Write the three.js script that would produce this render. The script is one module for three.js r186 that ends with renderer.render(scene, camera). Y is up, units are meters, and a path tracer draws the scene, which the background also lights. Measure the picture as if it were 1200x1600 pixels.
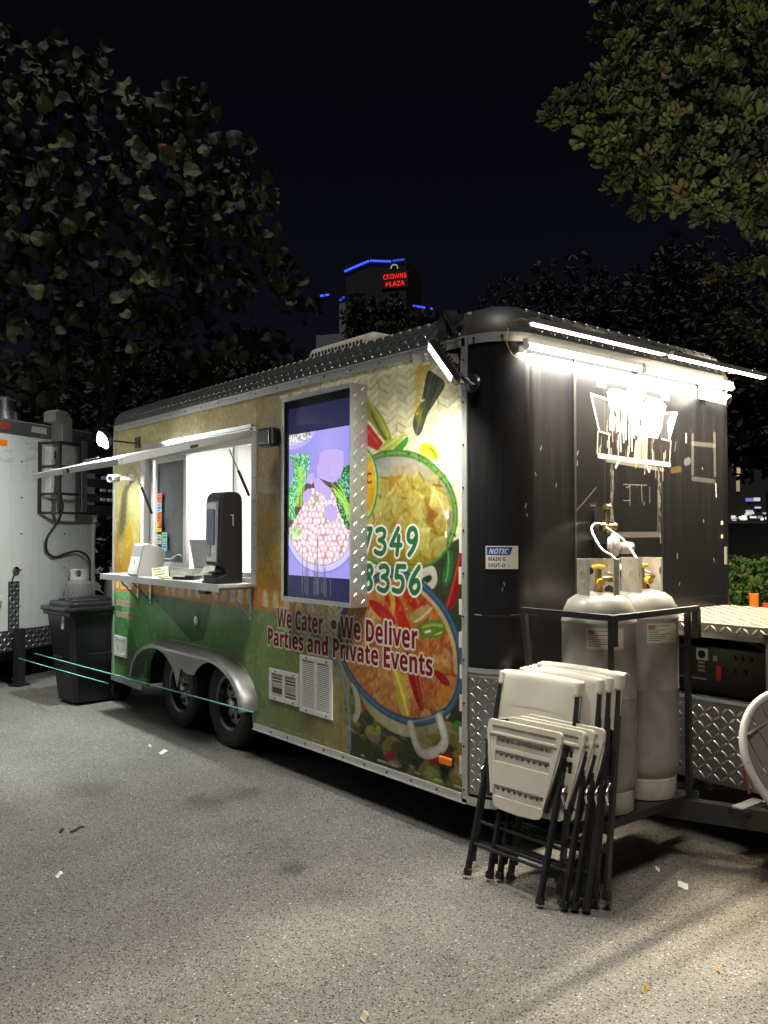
import * as THREE from 'three';
import { mergeGeometries, toCreasedNormals } from 'three/addons/utils/BufferGeometryUtils.js';
import { RoundedBoxGeometry } from 'three/addons/geometries/RoundedBoxGeometry.js';
import { ImprovedNoise } from 'three/addons/math/ImprovedNoise.js';
import { RectAreaLightUniformsLib } from 'three/addons/lights/RectAreaLightUniformsLib.js';

// ---------------------------------------------------------------- camera, sky, light, exposure
RectAreaLightUniformsLib.init();
const scene = new THREE.Scene();
const camera = new THREE.PerspectiveCamera(62.33, 768 / 1024, 0.1, 1500);
camera.position.set(-3.17, 1.65, 3.209);
camera.lookAt(-3.17 + 0.62914, 1.65 + 0.0257, 3.209 - 0.77729);
const renderer = new THREE.WebGLRenderer({ antialias: true });
renderer.toneMapping = THREE.LinearToneMapping;
renderer.toneMappingExposure = 1.0;
renderer.shadowMap.enabled = true;
{ // night sky: almost black overhead, faintly blue with the glow of the town low down
  const w = 64, h = 64, d = new Float32Array(w * h * 4);
  for (let j = 0; j < h; j++) for (let i = 0; i < w; i++) {
    const el = Math.max(0, ((j + 0.5) / h - 0.5) * Math.PI), k = Math.exp(-el * 4.6), o = (j * w + i) * 4;
    d[o] = 0.0007 + 0.0095 * k; d[o + 1] = 0.0007 + 0.0095 * k; d[o + 2] = 0.0016 + 0.0175 * k; d[o + 3] = 1;
  }
  const sky = new THREE.DataTexture(d, w, h, THREE.RGBAFormat, THREE.FloatType);
  sky.magFilter = THREE.LinearFilter; sky.mapping = THREE.EquirectangularReflectionMapping; sky.needsUpdate = true;
  scene.background = sky; scene.environment = sky;
}
// the car park's floodlights high behind the viewer
const sun = new THREE.DirectionalLight(new THREE.Color(1.0, 0.95, 0.86), 1.62);
sun.position.set(-6, 16, 4.5); sun.target.position.set(0, 0, 0);
sun.castShadow = true; sun.shadow.radius = 22; sun.shadow.mapSize.set(2048, 2048);
Object.assign(sun.shadow.camera, { left: -14, right: 14, top: 14, bottom: -14, near: 0.5, far: 60 });
scene.add(sun, sun.target);

// ---------------------------------------------------------------- helpers
function rngOf(seed) { let a = seed >>> 0; return () => { a = (a + 0x6d2b79f5) | 0; let t = Math.imul(a ^ (a >>> 15), 1 | a); t = (t + Math.imul(t ^ (t >>> 7), 61 | t)) ^ t; return ((t ^ (t >>> 14)) >>> 0) / 4294967296; }; }
const rnd = rngOf(20240611);
const noise = new ImprovedNoise();
const V = (x, y, z) => new THREE.Vector3(x, y, z);
const lerp = (a, b, t) => a + (b - a) * t, clamp = (x, a, b) => Math.min(b, Math.max(a, x));
const taken = {};
function numbered(name) { const n = taken[name] = (taken[name] ?? -1) + 1; return n ? name + '_' + String(n).padStart(3, '0') : name; }
function thing(name, label, category, pos = [0, 0, 0], turn = 0, group) {
  const o = new THREE.Group(); o.name = numbered(name); o.position.set(...pos); o.rotation.y = turn; scene.add(o);
  o.userData = { label, category }; if (group) o.userData.group = group; return o;
}
function tag(o, label, category, group, kind) { o.userData = { label, category }; if (group) o.userData.group = group; if (kind) o.userData.kind = kind; return o; }
function uvm(g) { // uv in metres, projected along the main axis of each face
  const p = g.attributes.position, n = g.attributes.normal, uv = new Float32Array(p.count * 2);
  for (let i = 0; i < p.count; i++) {
    const ax = Math.abs(n.getX(i)), ay = Math.abs(n.getY(i)), az = Math.abs(n.getZ(i));
    if (ax >= ay && ax >= az) { uv[2 * i] = p.getZ(i); uv[2 * i + 1] = p.getY(i); } else if (ay >= az) { uv[2 * i] = p.getX(i); uv[2 * i + 1] = p.getZ(i); } else { uv[2 * i] = p.getX(i); uv[2 * i + 1] = p.getY(i); }
  }
  g.setAttribute('uv', new THREE.BufferAttribute(uv, 2)); return g;
}
function prep(g, keepUv) { let q = g.index ? g.toNonIndexed() : g.clone(); for (const k of Object.keys(q.attributes)) if (!['position', 'normal', 'uv'].includes(k)) q.deleteAttribute(k); if (!q.attributes.normal) q.computeVertexNormals(); if (!keepUv) uvm(q); return q; }
function join(gs, keepUv) { const l = (Array.isArray(gs) ? gs : [gs]).map((g) => prep(g, keepUv)); return l.length > 1 ? mergeGeometries(l) : l[0]; }
function part(name, gs, mat, parent, opt = {}) {
  const m = new THREE.Mesh(join(gs, opt.keepUv), mat); m.name = parent === scene ? numbered(name) : name; m.castShadow = m.receiveShadow = true;
  if (opt.stuff) m.userData.kind = 'stuff'; if (opt.label) m.userData.label = opt.label; if (opt.pos) m.position.set(...opt.pos); parent.add(m); return m;
}
function shared(name, geo, mat, parent, pos, rot) { const m = new THREE.Mesh(geo, mat); m.name = name; m.castShadow = m.receiveShadow = true; if (pos) m.position.set(...pos); if (rot) m.rotation.set(...rot); parent.add(m); return m; }
// a box by its low and high corners
function bx(a, b, r = 0) {
  const s = [b[0] - a[0], b[1] - a[1], b[2] - a[2]].map(Math.abs);
  const g = r ? new RoundedBoxGeometry(s[0], s[1], s[2], 2, Math.min(r, s[0] / 2.01, s[1] / 2.01, s[2] / 2.01)) : new THREE.BoxGeometry(...s);
  return g.translate((a[0] + b[0]) / 2, (a[1] + b[1]) / 2, (a[2] + b[2]) / 2);
}
function bar(a, b, w, h, up = [0, 1, 0]) { // square bar between two points
  const A = V(...a), B = V(...b), d = B.clone().sub(A), L = d.length(), z = d.normalize(); let u = V(...up); if (Math.abs(u.dot(z)) > 0.97) u = V(1, 0, 0);
  const x = u.clone().cross(z).normalize(), y = z.clone().cross(x);
  const g = new THREE.BoxGeometry(w, h, L); g.applyMatrix4(new THREE.Matrix4().makeBasis(x, y, z).setPosition(A.add(B).multiplyScalar(0.5))); return g;
}
function rod(a, b, r, r2 = r, n = 12) { // round bar between two points
  const A = V(...a), B = V(...b), d = B.clone().sub(A), L = d.length(); const g = new THREE.CylinderGeometry(r2, r, L, n);
  g.applyQuaternion(new THREE.Quaternion().setFromUnitVectors(V(0, 1, 0), d.normalize())); const m = A.add(B).multiplyScalar(0.5); return g.translate(m.x, m.y, m.z);
}
function pipe(pts, r, n = 24, k = 8) { return new THREE.TubeGeometry(new THREE.CatmullRomCurve3(pts.map((p) => V(...p))), n, r, k); }
function lathe(pts, n = 32) { return toCreasedNormals(new THREE.LatheGeometry(pts.map((p) => new THREE.Vector2(...p)), n), 0.6); }
function shapeOf(pts) { const s = new THREE.Shape(); pts.forEach((p, i) => (i ? s.lineTo(...p) : s.moveTo(...p))); s.closePath(); return s; }
function rrect(x0, y0, x1, y1, r, P = THREE.Shape) { const s = new P(); s.moveTo(x0 + r, y0); s.lineTo(x1 - r, y0); s.quadraticCurveTo(x1, y0, x1, y0 + r); s.lineTo(x1, y1 - r); s.quadraticCurveTo(x1, y1, x1 - r, y1); s.lineTo(x0 + r, y1); s.quadraticCurveTo(x0, y1, x0, y1 - r); s.lineTo(x0, y0 + r); s.quadraticCurveTo(x0, y0, x0 + r, y0); return s; }
function slab(shape, t, bevel = 0, seg = 10) { return new THREE.ExtrudeGeometry(shape, { depth: t, bevelEnabled: !!bevel, bevelThickness: bevel, bevelSize: bevel, bevelSegments: 2, curveSegments: seg }); }
// a shape drawn in (z, y) becomes a slab whose outer face lies at x = x0 (facing -x) and which is t thick
function sideSlab(shape, t, x0, bevel = 0) { const g = slab(shape, t - 2 * bevel, bevel); g.translate(0, 0, bevel); g.rotateY(-Math.PI / 2); g.translate(x0 + t, 0, 0); return g; }
function canvas(w, h) { const c = document.createElement('canvas'); c.width = w; c.height = h; return c; }
function texOf(c, srgb = true) { const t = new THREE.CanvasTexture(c); if (srgb) t.colorSpace = THREE.SRGBColorSpace; t.wrapS = t.wrapT = THREE.RepeatWrapping; return t; }
function rep(t, u, v) { const q = t.clone(); q.repeat.set(u, v); q.wrapS = q.wrapT = THREE.RepeatWrapping; q.needsUpdate = true; return q; }
const rgba = (r, g, b, a = 1) => `rgba(${r | 0},${g | 0},${b | 0},${a})`;
function fbm(x, y, z = 0, o = 4) { let s = 0, a = 1, t = 0; for (let i = 0; i < o; i++) { s += a * noise.noise(x, y, z); t += a; x *= 2.03; y *= 2.03; a *= 0.5; } return s / t; }

// ---------------------------------------------------------------- textures
const T = {};
{ // fine mottled noise, used for roughness and dirt
  const c = canvas(512, 512), g = c.getContext('2d'), d = g.createImageData(512, 512);
  for (let y = 0; y < 512; y++) for (let x = 0; x < 512; x++) {
    const u = x / 512 * Math.PI * 2, v = y / 512 * Math.PI * 2;
    const n = fbm(Math.cos(u) * 1.6 + 3, Math.sin(u) * 1.6 + Math.cos(v) * 1.6, Math.sin(v) * 1.6, 5), k = clamp(150 + n * 170 + (rnd() - 0.5) * 26, 0, 255), o = (y * 512 + x) * 4;
    d.data[o] = d.data[o + 1] = d.data[o + 2] = k; d.data[o + 3] = 255;
  }
  g.putImageData(d, 0, 0); T.mottle = texOf(c, false); for (let i = 0; i < d.data.length; i += 4) d.data[i] = d.data[i + 1] = d.data[i + 2] = 205 + d.data[i] * 0.19; const c2 = canvas(512, 512); c2.getContext('2d').putImageData(d, 0, 0); T.mottleColor = texOf(c2, true);
}
{ // grime on pale paint and plastic: smears, scratches, rust specks
  const N = 1024, c = canvas(N, N), g = c.getContext('2d'), r = rngOf(55); g.drawImage((() => { const k = canvas(512, 512); k.getContext('2d').drawImage(T.mottleColor.image, 0, 0); return k; })(), 0, 0, N, N); g.fillStyle = 'rgba(255,255,255,0.35)'; g.fillRect(0, 0, N, N);
  for (let i = 0; i < 160; i++) { const x = r() * N, y = r() * N, s = 10 + r() * 60, q = g.createRadialGradient(x, y, 0, x, y, s); q.addColorStop(0, rgba(110, 90, 62, 0.05 + r() * 0.1)); q.addColorStop(1, 'rgba(110,90,62,0)'); g.fillStyle = q; g.fillRect(x - s, y - s, 2 * s, 2 * s); }
  for (let i = 0; i < 260; i++) { g.strokeStyle = rgba(70 + r() * 60, 58 + r() * 50, 44 + r() * 40, 0.08 + r() * 0.25); g.lineWidth = 0.6 + r() * 1.6; const x = r() * N, y = r() * N; g.beginPath(); g.moveTo(x, y); g.lineTo(x + (r() - 0.5) * 60, y + (r() - 0.2) * 70); g.stroke(); }
  for (let i = 0; i < 240; i++) { g.fillStyle = rgba(92, 52, 26, 0.15 + r() * 0.5); g.beginPath(); g.ellipse(r() * N, r() * N, 0.8 + r() * r() * 5, 0.8 + r() * r() * 4, r() * 3, 0, 7); g.fill(); }
  for (let i = 0; i < 60; i++) { const x = r() * N, y = r() * N, q = g.createLinearGradient(0, y, 0, y + 140); q.addColorStop(0, rgba(92, 66, 40, 0.16)); q.addColorStop(1, 'rgba(92,66,40,0)'); g.fillStyle = q; g.fillRect(x, y, 1 + r() * 5, 140); }
  T.grime = texOf(c);
}
function asphaltPair() {
  const N = 2048, c = canvas(N, N), b = canvas(N, N), g = c.getContext('2d'), h = b.getContext('2d'), r = rngOf(77);
  g.fillStyle = '#767571'; g.fillRect(0, 0, N, N); h.fillStyle = '#555'; h.fillRect(0, 0, N, N);
  for (let i = 0; i < 130000; i++) {
    const x = r() * N, y = r() * N, s = 1.1 + r() * r() * 3.4, a = r() * 3, e = 0.55 + r() * 0.45, k = r();
    const l = k < 0.50 ? 72 + r() * 54 : k < 0.94 ? 116 + r() * 50 : 146 + r() * 60, w = (r() - 0.35) * 14, hh = 60 + r() * 190;
    for (const dx of x < 8 ? [0, N] : x > N - 8 ? [0, -N] : [0]) for (const dy of y < 8 ? [0, N] : y > N - 8 ? [0, -N] : [0]) {
      g.fillStyle = rgba(l + w, l, l - w * 0.9); g.beginPath(); g.ellipse(x + dx, y + dy, s, s * e, a, 0, 7); g.fill();
      h.fillStyle = rgba(hh, hh, hh); h.beginPath(); h.ellipse(x + dx, y + dy, s, s * e, a, 0, 7); h.fill();
    }
  }
  for (let i = 0; i < 26000; i++) { const x = r() * N, y = r() * N, s = 0.8 + r() * 2.2; g.fillStyle = rgba(20, 20, 20, 0.75); g.beginPath(); g.arc(x, y, s, 0, 7); g.fill(); h.fillStyle = '#000'; h.beginPath(); h.arc(x, y, s, 0, 7); h.fill(); }
  T.asphalt = texOf(c); T.asphaltBump = texOf(b, false);
}
asphaltPair();

// ---------------------------------------------------------------- materials
const lin = (r, g, b) => new THREE.Color().setRGB(r, g, b);
const std = (color, rough = 0.6, metal = 0, more = {}) => new THREE.MeshStandardMaterial({ color: color.isColor ? color : new THREE.Color(color), roughness: rough, metalness: metal, ...more });
const M = {
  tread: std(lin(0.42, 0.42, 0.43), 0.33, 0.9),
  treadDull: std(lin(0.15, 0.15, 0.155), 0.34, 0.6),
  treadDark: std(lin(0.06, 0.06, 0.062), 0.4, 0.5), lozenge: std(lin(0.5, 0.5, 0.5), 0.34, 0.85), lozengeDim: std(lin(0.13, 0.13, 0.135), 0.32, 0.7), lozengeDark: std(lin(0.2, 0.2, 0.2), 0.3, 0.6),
  alu: std(lin(0.6, 0.6, 0.59), 0.34, 0.6),
  aluDull: std(lin(0.5, 0.5, 0.5), 0.42, 0.6, { map: rep(T.mottleColor, 0.8, 0.8) }),
  steel: std(lin(0.62, 0.6, 0.57), 0.25, 1), chrome: std(lin(0.8, 0.8, 0.8), 0.1, 1),
  blackPaint: std(lin(0.017, 0.017, 0.018), 0.42), blackPlastic: std(lin(0.014, 0.014, 0.016), 0.4), blackMatte: std(lin(0.008, 0.008, 0.008), 0.9),
  binPlastic: std(lin(0.008, 0.0085, 0.0105), 0.36),
  rubber: std(lin(0.011, 0.011, 0.012), 0.7), capMetal: std(lin(0.09, 0.09, 0.09), 0.5, 0.5), rimPaint: std(lin(0.09, 0.09, 0.095), 0.22, 0.85),
  whitePaint: std(lin(0.6, 0.6, 0.57), 0.45), whitePlastic: std(lin(0.72, 0.72, 0.7), 0.4), offWhite: std(lin(0.66, 0.63, 0.55), 0.5),
  tank: std(lin(0.29, 0.28, 0.255), 0.36, 0, { map: rep(T.mottleColor, 1 / 0.7, 1 / 0.7) }),
  collar: std(lin(0.5, 0.48, 0.42), 0.45, 0, { map: rep(T.grime, 1.6, 1.6) }),
  brass: std(lin(0.24, 0.175, 0.09), 0.4, 0.8), yellowPlastic: std(lin(0.75, 0.45, 0.02), 0.4),
  chair: std(lin(0.74, 0.7, 0.6), 0.42, 0, { map: rep(T.mottleColor, 0.5, 0.5) }), chairFrame: std(lin(0.03, 0.03, 0.032), 0.38, 0.3),
  redPlastic: std(lin(0.55, 0.04, 0.02), 0.4), orangePlastic: std(lin(0.8, 0.16, 0.02), 0.4), amber: new THREE.MeshPhysicalMaterial({ color: lin(0.9, 0.22, 0.01), roughness: 0.18, clearcoat: 1 }),
  roomWhite: std(lin(0.82, 0.82, 0.8), 0.6), bark: std(lin(0.11, 0.095, 0.075), 0.9), paper: std(lin(0.75, 0.75, 0.72), 0.8),
  trailerWhite: std(lin(0.47, 0.47, 0.46), 0.42), rope: std(lin(0.2, 0.62, 0.5), 0.5),
  glass: new THREE.MeshPhysicalMaterial({ color: lin(0.9, 0.93, 0.95), roughness: 0.02, transmission: 1, thickness: 0, ior: 1.5 }),
};
const glow = (c, k) => std('#000000', 0.5, 0, { emissive: c, emissiveIntensity: k });

// raised lozenges of a tread plate: at(u, v) gives [point, outward normal, direction of u]
const lozGeo = (() => { const L = 0.5, W = 0.14, H = 0.075, top = [[-0.34, 0], [0, 0.05], [0.34, 0], [0, -0.05]], low = [[-L, 0], [-0.25, W * 0.8], [0, W], [0.25, W * 0.8], [L, 0], [0.25, -W * 0.8], [0, -W], [-0.25, -W * 0.8]], pos = [], tri = (...p) => pos.push(...p.flat()); const l = low.map((p) => [...p, 0]), k = top.map((p) => [...p, H]); tri(l[0], k[0], l[1]); tri(l[1], k[0], k[1]); tri(l[1], k[1], l[2]); tri(l[2], k[1], l[3]); tri(l[3], k[1], k[2]); tri(l[3], k[2], l[4]); tri(l[4], k[2], l[5]); tri(l[5], k[2], k[3]); tri(l[5], k[3], l[6]); tri(l[6], k[3], l[7]); tri(l[7], k[3], k[0]); tri(l[7], k[0], l[0]); tri(k[0], k[3], k[1]); tri(k[1], k[3], k[2]); for (let i = 0; i < pos.length; i += 9) { const b = pos.slice(i + 3, i + 6); for (let c = 0; c < 3; c++) { pos[i + 3 + c] = pos[i + 6 + c]; pos[i + 6 + c] = b[c]; } } const g = new THREE.BufferGeometry(); g.setAttribute('position', new THREE.Float32BufferAttribute(pos, 3)); g.computeVertexNormals(); return uvm(g); })();
function treadOn(parent, mat, u0, u1, v0, v1, pitch, at, skip) {
  const ms = [], nu = Math.floor((u1 - u0) / pitch), nv = Math.floor((v1 - v0) / pitch), s = pitch * 1.12;
  for (let i = 0; i < nu; i++) for (let j = 0; j < nv; j++) { const u = u0 + (u1 - u0) * (i + 0.5) / nu, v = v0 + (v1 - v0) * (j + 0.5) / nv; if (skip && skip(u, v)) continue; const [p, n, t] = at(u, v), N = V(...n).normalize(), U = V(...t).normalize(), W = N.clone().cross(U), a = (i + j) % 2 ? 0.785 : -0.785, X = U.clone().multiplyScalar(Math.cos(a)).addScaledVector(W, Math.sin(a)), Y = N.clone().cross(X); ms.push(new THREE.Matrix4().makeBasis(X, Y, N).scale(V(s, s, s)).setPosition(V(...p).addScaledVector(N, 0.0002))); }
  const im = new THREE.InstancedMesh(lozGeo, mat, ms.length); im.name = 'tread_pattern'; im.userData.kind = 'stuff'; im.castShadow = im.receiveShadow = true; ms.forEach((m, i) => im.setMatrixAt(i, m)); parent.add(im); return im;
}
const flatAt = (ax, c, sgn) => (u, v) => ax === 'x' ? [[c, v, u], [sgn, 0, 0], [0, 0, 1]] : ax === 'z' ? [[u, v, c], [0, 0, sgn], [1, 0, 0]] : [[u, c, v], [0, sgn, 0], [1, 0, 0]];

// ---------------------------------------------------------------- the print on the long side of the food trailer
// drawn in metres: z runs -4.93 (rear) to 0 (front corner), y 0.27 to 2.694
const ZL = 4.93, Y0 = 0.27, Y1 = 2.694;
const PX = 2048 / ZL;
const sideCanvas = canvas(2048, Math.round((Y1 - Y0) * PX));
{
  const g = sideCanvas.getContext('2d'), r = rngOf(5);
  g.setTransform(PX, 0, 0, -PX, ZL * PX, Y1 * PX); g.lineJoin = g.lineCap = 'round';
  const path = (pts) => { g.beginPath(); pts.forEach((p, i) => (i ? g.lineTo(p[0], p[1]) : g.moveTo(p[0], p[1]))); };
  const curve = (pts, close = true) => { // smooth curve through midpoints
    g.beginPath(); const n = pts.length, mid = (a, b) => [(a[0] + b[0]) / 2, (a[1] + b[1]) / 2];
    if (close) { let m = mid(pts[n - 1], pts[0]); g.moveTo(...m); for (let i = 0; i < n; i++) { m = mid(pts[i], pts[(i + 1) % n]); g.quadraticCurveTo(...pts[i], ...m); } g.closePath(); } else { g.moveTo(...pts[0]); for (let i = 1; i < n - 1; i++) { const m = i === n - 2 ? pts[n - 1] : mid(pts[i], pts[i + 1]); g.quadraticCurveTo(...pts[i], ...m); } }
  };
  const lg = (a, b, ...st) => { const q = g.createLinearGradient(...a, ...b); st.forEach(([t, c]) => q.addColorStop(t, c)); return q; };
  const rg = (x, y, r0, r1, ...st) => { const q = g.createRadialGradient(x, y, r0, x, y, r1); st.forEach(([t, c]) => q.addColorStop(t, c)); return q; };
  const fillS = (st) => { g.fillStyle = st; g.fill(); };
  const strokeS = (st, w) => { g.strokeStyle = st; g.lineWidth = w; g.stroke(); };
  // background: khaki, yellow, orange, greens
  g.fillStyle = lg([-ZL, 0], [0, 0], [0, '#bcb27e'], [0.35, '#b5aa7c'], [0.62, '#a89876'], [0.72, '#b8ae80'], [1, '#cdc498']); g.fillRect(-ZL, Y0, ZL, Y1 - Y0);
  // a brown hazy photograph beside the hatch
  for (let i = 0; i < 70; i++) { const x = -2.25 + r() * 1.5, y = 1.3 + r() * 1.2, s = 0.05 + r() * 0.2; g.fillStyle = rg(x, y, 0, s, [0, rgba(142 + r() * 30, 126 + r() * 26, 88 + r() * 20, 0.18)], [1, rgba(130, 105, 80, 0)]); g.fillRect(x - s, y - s, 2 * s, 2 * s); }
  // rear end: pale yellow panel with mosque skyline in yellow
  g.fillStyle = lg([0, 2.2], [0, 1.3], [0, 'rgba(214,206,138,0)'], [0.4, '#a59d60'], [1, '#a8933c']); g.fillRect(-ZL, 1.3, 0.9, 0.9);
  const dome = (x, w, h, y0 = 1.25) => { g.beginPath(); g.moveTo(x - w, y0); g.lineTo(x - w, y0 + h * 0.5); g.bezierCurveTo(x - w * 1.25, y0 + h * 0.82, x - w * 0.25, y0 + h * 0.88, x, y0 + h * 1.12); g.bezierCurveTo(x + w * 0.25, y0 + h * 0.88, x + w * 1.25, y0 + h * 0.82, x + w, y0 + h * 0.5); g.lineTo(x + w, y0); g.closePath(); };
  g.fillStyle = lg([0, 1.8], [0, 1.25], [0, '#a88c1c'], [0.5, '#ad8612'], [1, '#a87a14']);
  g.fillRect(-ZL, 1.2, 3.4, 0.22); dome(-4.56, 0.13, 0.5); g.fill(); dome(-4.84, 0.035, 0.42); g.fill(); dome(-4.27, 0.04, 0.62); g.fill(); g.fillStyle = lg([0, 1.9], [0, 1.2], [0, 'rgba(176,140,52,0)'], [0.5, 'rgba(186,154,60,0.75)'], [1, '#b4924a']); g.fillRect(-2.25, 1.2, 0.75, 0.7); g.fillStyle = 'rgba(198,150,30,0.75)'; dome(-1.68, 0.09, 0.6, 1.25); g.fill();
  for (let i = 0; i < 40; i++) { const x = -ZL + r() * 0.9, y = 1.36 + r() * 0.2; g.fillStyle = 'rgba(233,222,160,0.25)'; g.fillRect(x, y, 0.008 + r() * 0.02, 0.1 * r() + 0.03); }
  // grey swirl like steam beside the hatch
  g.globalAlpha = 0.8; curve([[-2.194,1.809], [-2.085,1.668], [-1.928,1.691], [-1.844,1.78], [-1.843,1.623], [-2.013,1.531], [-2.082,1.346], [-2.155,1.436]]); fillS('rgba(150,140,112,0.75)'); curve([[-2.156,1.631], [-2.048,1.54], [-1.943,1.351], [-1.874,1.13]], false); strokeS('rgba(120,110,95,0.5)', 0.02); g.globalAlpha = 1;
  // orange band with cream arches
  g.fillStyle = lg([0, 1.32], [0, 1.08], [0, 'rgba(200,140,40,0)'], [0.35, '#cc9238'], [1, '#cf7c30']); g.fillRect(-ZL, 1.06, 3.75, 0.27);
  g.fillStyle = '#e0d09a';
  const arch = (x, w, y0, y1) => { g.beginPath(); g.moveTo(x, y0); g.lineTo(x, y1 - w * 0.5); g.quadraticCurveTo(x, y1 - 0.01, x + w / 2, y1 + 0.015); g.quadraticCurveTo(x + w, y1 - 0.01, x + w, y1 - w * 0.5); g.lineTo(x + w, y0); g.closePath(); g.fill(); };
  for (const x of [-4.86, -4.74, -4.65, -4.56, -4.08, -3.74, -3.61, -3.46, -3.31, -3.16, -2.85, -2.72, -2.58, -2.46, -2.34, -2.1, -1.96, -1.82, -1.66, -1.52]) arch(x, 0.075, 1.125, 1.24);
  // green lower half
  g.fillStyle = lg([-ZL, 0], [-0.9, 0], [0, '#6aa864'], [0.35, '#73ac6c'], [0.56, '#77a068'], [0.7, '#7f9a68'], [0.85, '#80864e'], [1, 'rgba(125,120,70,0)']); g.fillRect(-ZL, Y0, 4.1, 1.1 - Y0);
  path([[-4.142,1.121], [-2.882,1.087], [-3.01,0.797], [-3.237,0.764], [-3.681,0.952]]); fillS('rgba(38,66,32,0.55)'); path([[-4.904,1.112], [-4.395,0.662], [-4.101,0.345], [-4.853,0.246]]); fillS('rgba(28,62,30,0.3)');
  for (let i = 0; i < 60; i++) { const x = -2.3 + r() * 1.2, y = 0.3 + r() * 0.75, s = 0.04 + r() * 0.2; g.fillStyle = rg(x, y, 0, s, [0, rgba(105 + r() * 30, 125 + r() * 30, 66 + r() * 24, 0.16)], [1, rgba(110, 120, 60, 0)]); g.fillRect(x - s, y - s, 2 * s, 2 * s); }
  g.fillStyle = lg([-1.6, 0], [-1.0, 0], [0, 'rgba(150,138,92,0)'], [0.5, 'rgba(142,132,88,0.8)'], [1, 'rgba(140,126,80,0.9)']); g.fillRect(-1.6, Y0, 0.6, 0.55);
  // basket weave, a herringbone of cream strips
  g.save(); g.beginPath(); g.rect(-1.95, 0.9, 1.95, 1.81); g.clip();
  for (let q = 0; q < 0; q++);
  const cw = 0.088, sh = 0.046;
  for (let i = -2; i < 30; i++) for (let j = -4; j < 60; j++) {
    const x = -2.0 + i * cw + 0.012 * Math.sin(j * 0.22), y = 0.9 + j * sh + (i % 2 ? sh * 0.5 : 0) + 0.1 * Math.sin(i * 0.21), up = i % 2 ? 0.044 : -0.044, t = clamp((x + 1.95) / 0.7, 0, 1), k = (r() - 0.5) * 44;
    g.globalAlpha = t * 0.95; path([[x, y], [x + cw, y + up], [x + cw, y + up + sh * 0.95], [x, y + sh * 0.95]]); fillS(rgba(222 + k * 0.7, 216 + k * 0.7, 180 + k * 0.7));
    path([[x, y], [x + cw * 0.98, y + up]]); strokeS(rgba(104, 90, 48, 0.12 + 0.55 * r() * r()), 0.004 + 0.004 * r());
    path([[x + cw * 0.1, y + sh * 0.62], [x + cw * 0.9, y + up + sh * 0.62]]); strokeS('rgba(240,234,204,0.35)', 0.006);
    if (r() < 0.13) { path([[x + cw, y + up * 0.9], [x + cw, y + up + sh * 0.8]]); strokeS('rgba(84,66,30,0.6)', 0.006); }
  }
  g.globalAlpha = 1; g.restore();
  // torn dark film in the top corner and the dark leaf
  path([[-0.338,2.682], [-0.232,2.6], [-0.15,2.538], [-0.06,2.49], [-0.045,2.66], [-0.15,2.686]]); fillS('#2b2a2c');
  path([[-0.295,2.682], [-0.201,2.67], [-0.069,2.675], [-0.069,2.633], [-0.129,2.619], [-0.211,2.632]]); fillS('#1c1b1d');
  for (const [a, b] of [[[-0.36,2.631], [-0.296,2.592]], [[-0.388,2.606], [-0.306,2.569]], [[-0.415,2.651], [-0.349,2.619]], [[-0.35,2.553], [-0.317,2.512]]]) { path([a, b]); strokeS('#c9a94a', 0.03); strokeS('#d8c884', 0.018); }
  curve([[-0.312,2.573], [-0.28,2.547], [-0.176,2.485], [-0.186,2.448], [-0.243,2.402], [-0.285,2.357], [-0.318,2.332], [-0.339,2.295], [-0.372,2.222], [-0.41,2.204], [-0.438,2.25], [-0.444,2.287], [-0.416,2.35], [-0.361,2.402], [-0.344,2.48]]); fillS('#4a5145'); strokeS('#30352d', 0.006);
  curve([[-0.274,2.549], [-0.317,2.455], [-0.339,2.385], [-0.388,2.3], [-0.416,2.215]], false); strokeS('#6d7566', 0.008); curve([[-0.232,2.515], [-0.275,2.428], [-0.307,2.345]], false); strokeS('#343a31', 0.008); curve([[-0.196,2.485], [-0.233,2.436], [-0.296,2.366]], false); strokeS('#5e6658', 0.007);
  path([[-0.372,2.4], [-0.35,2.405]]); strokeS('#f3f0e4', 0.012); path([[-0.41,2.332], [-0.405,2.335]]); strokeS('#ffffff', 0.012);
  for (let i = 0; i < 12; i++) { const p = [-0.383,2.383]; g.fillStyle = 'rgba(222,182,40,0.18)'; g.beginPath(); g.ellipse(p[0] - 0.03 + r() * 0.03, p[1] + 0.22 - r() * 0.4, 0.03, 0.06, 0.4, 0, 7); g.fill(); }
  // peppers above the first pot
  curve([[-0.919,2.495], [-0.829,2.452], [-0.73,2.363], [-0.669,2.28], [-0.622,2.192], [-0.706,2.199], [-0.792,2.292], [-0.893,2.373]]); fillS('#8f9b3c'); curve([[-0.855,2.463], [-0.755,2.358], [-0.669,2.234]], false); strokeS('#b6bd58', 0.02); curve([[-0.829,2.386], [-0.767,2.29], [-0.694,2.214]], false); strokeS('#55602a', 0.018);
  path([[-0.958,2.36], [-0.855,2.318], [-0.718,2.193], [-0.767,2.151], [-0.958,2.221]]); fillS('#a6261f'); path([[-0.919,2.328], [-0.767,2.197]]); strokeS('#c9483a', 0.016);
  curve([[-0.773,2.147], [-0.706,2.199], [-0.587,2.212], [-0.506,2.249], [-0.529,2.203], [-0.598,2.16], [-0.681,2.136]]); fillS('#a2b04a'); curve([[-0.73,2.155], [-0.616,2.192], [-0.529,2.233]], false); strokeS('#c7cf72', 0.01);
  curve([[-0.646,2.13], [-0.575,2.173], [-0.477,2.221], [-0.494,2.167], [-0.552,2.123]]); fillS('#3f8a3c'); curve([[-0.598,2.141], [-0.5,2.204]], false); strokeS('#8fca84', 0.01);
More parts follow.
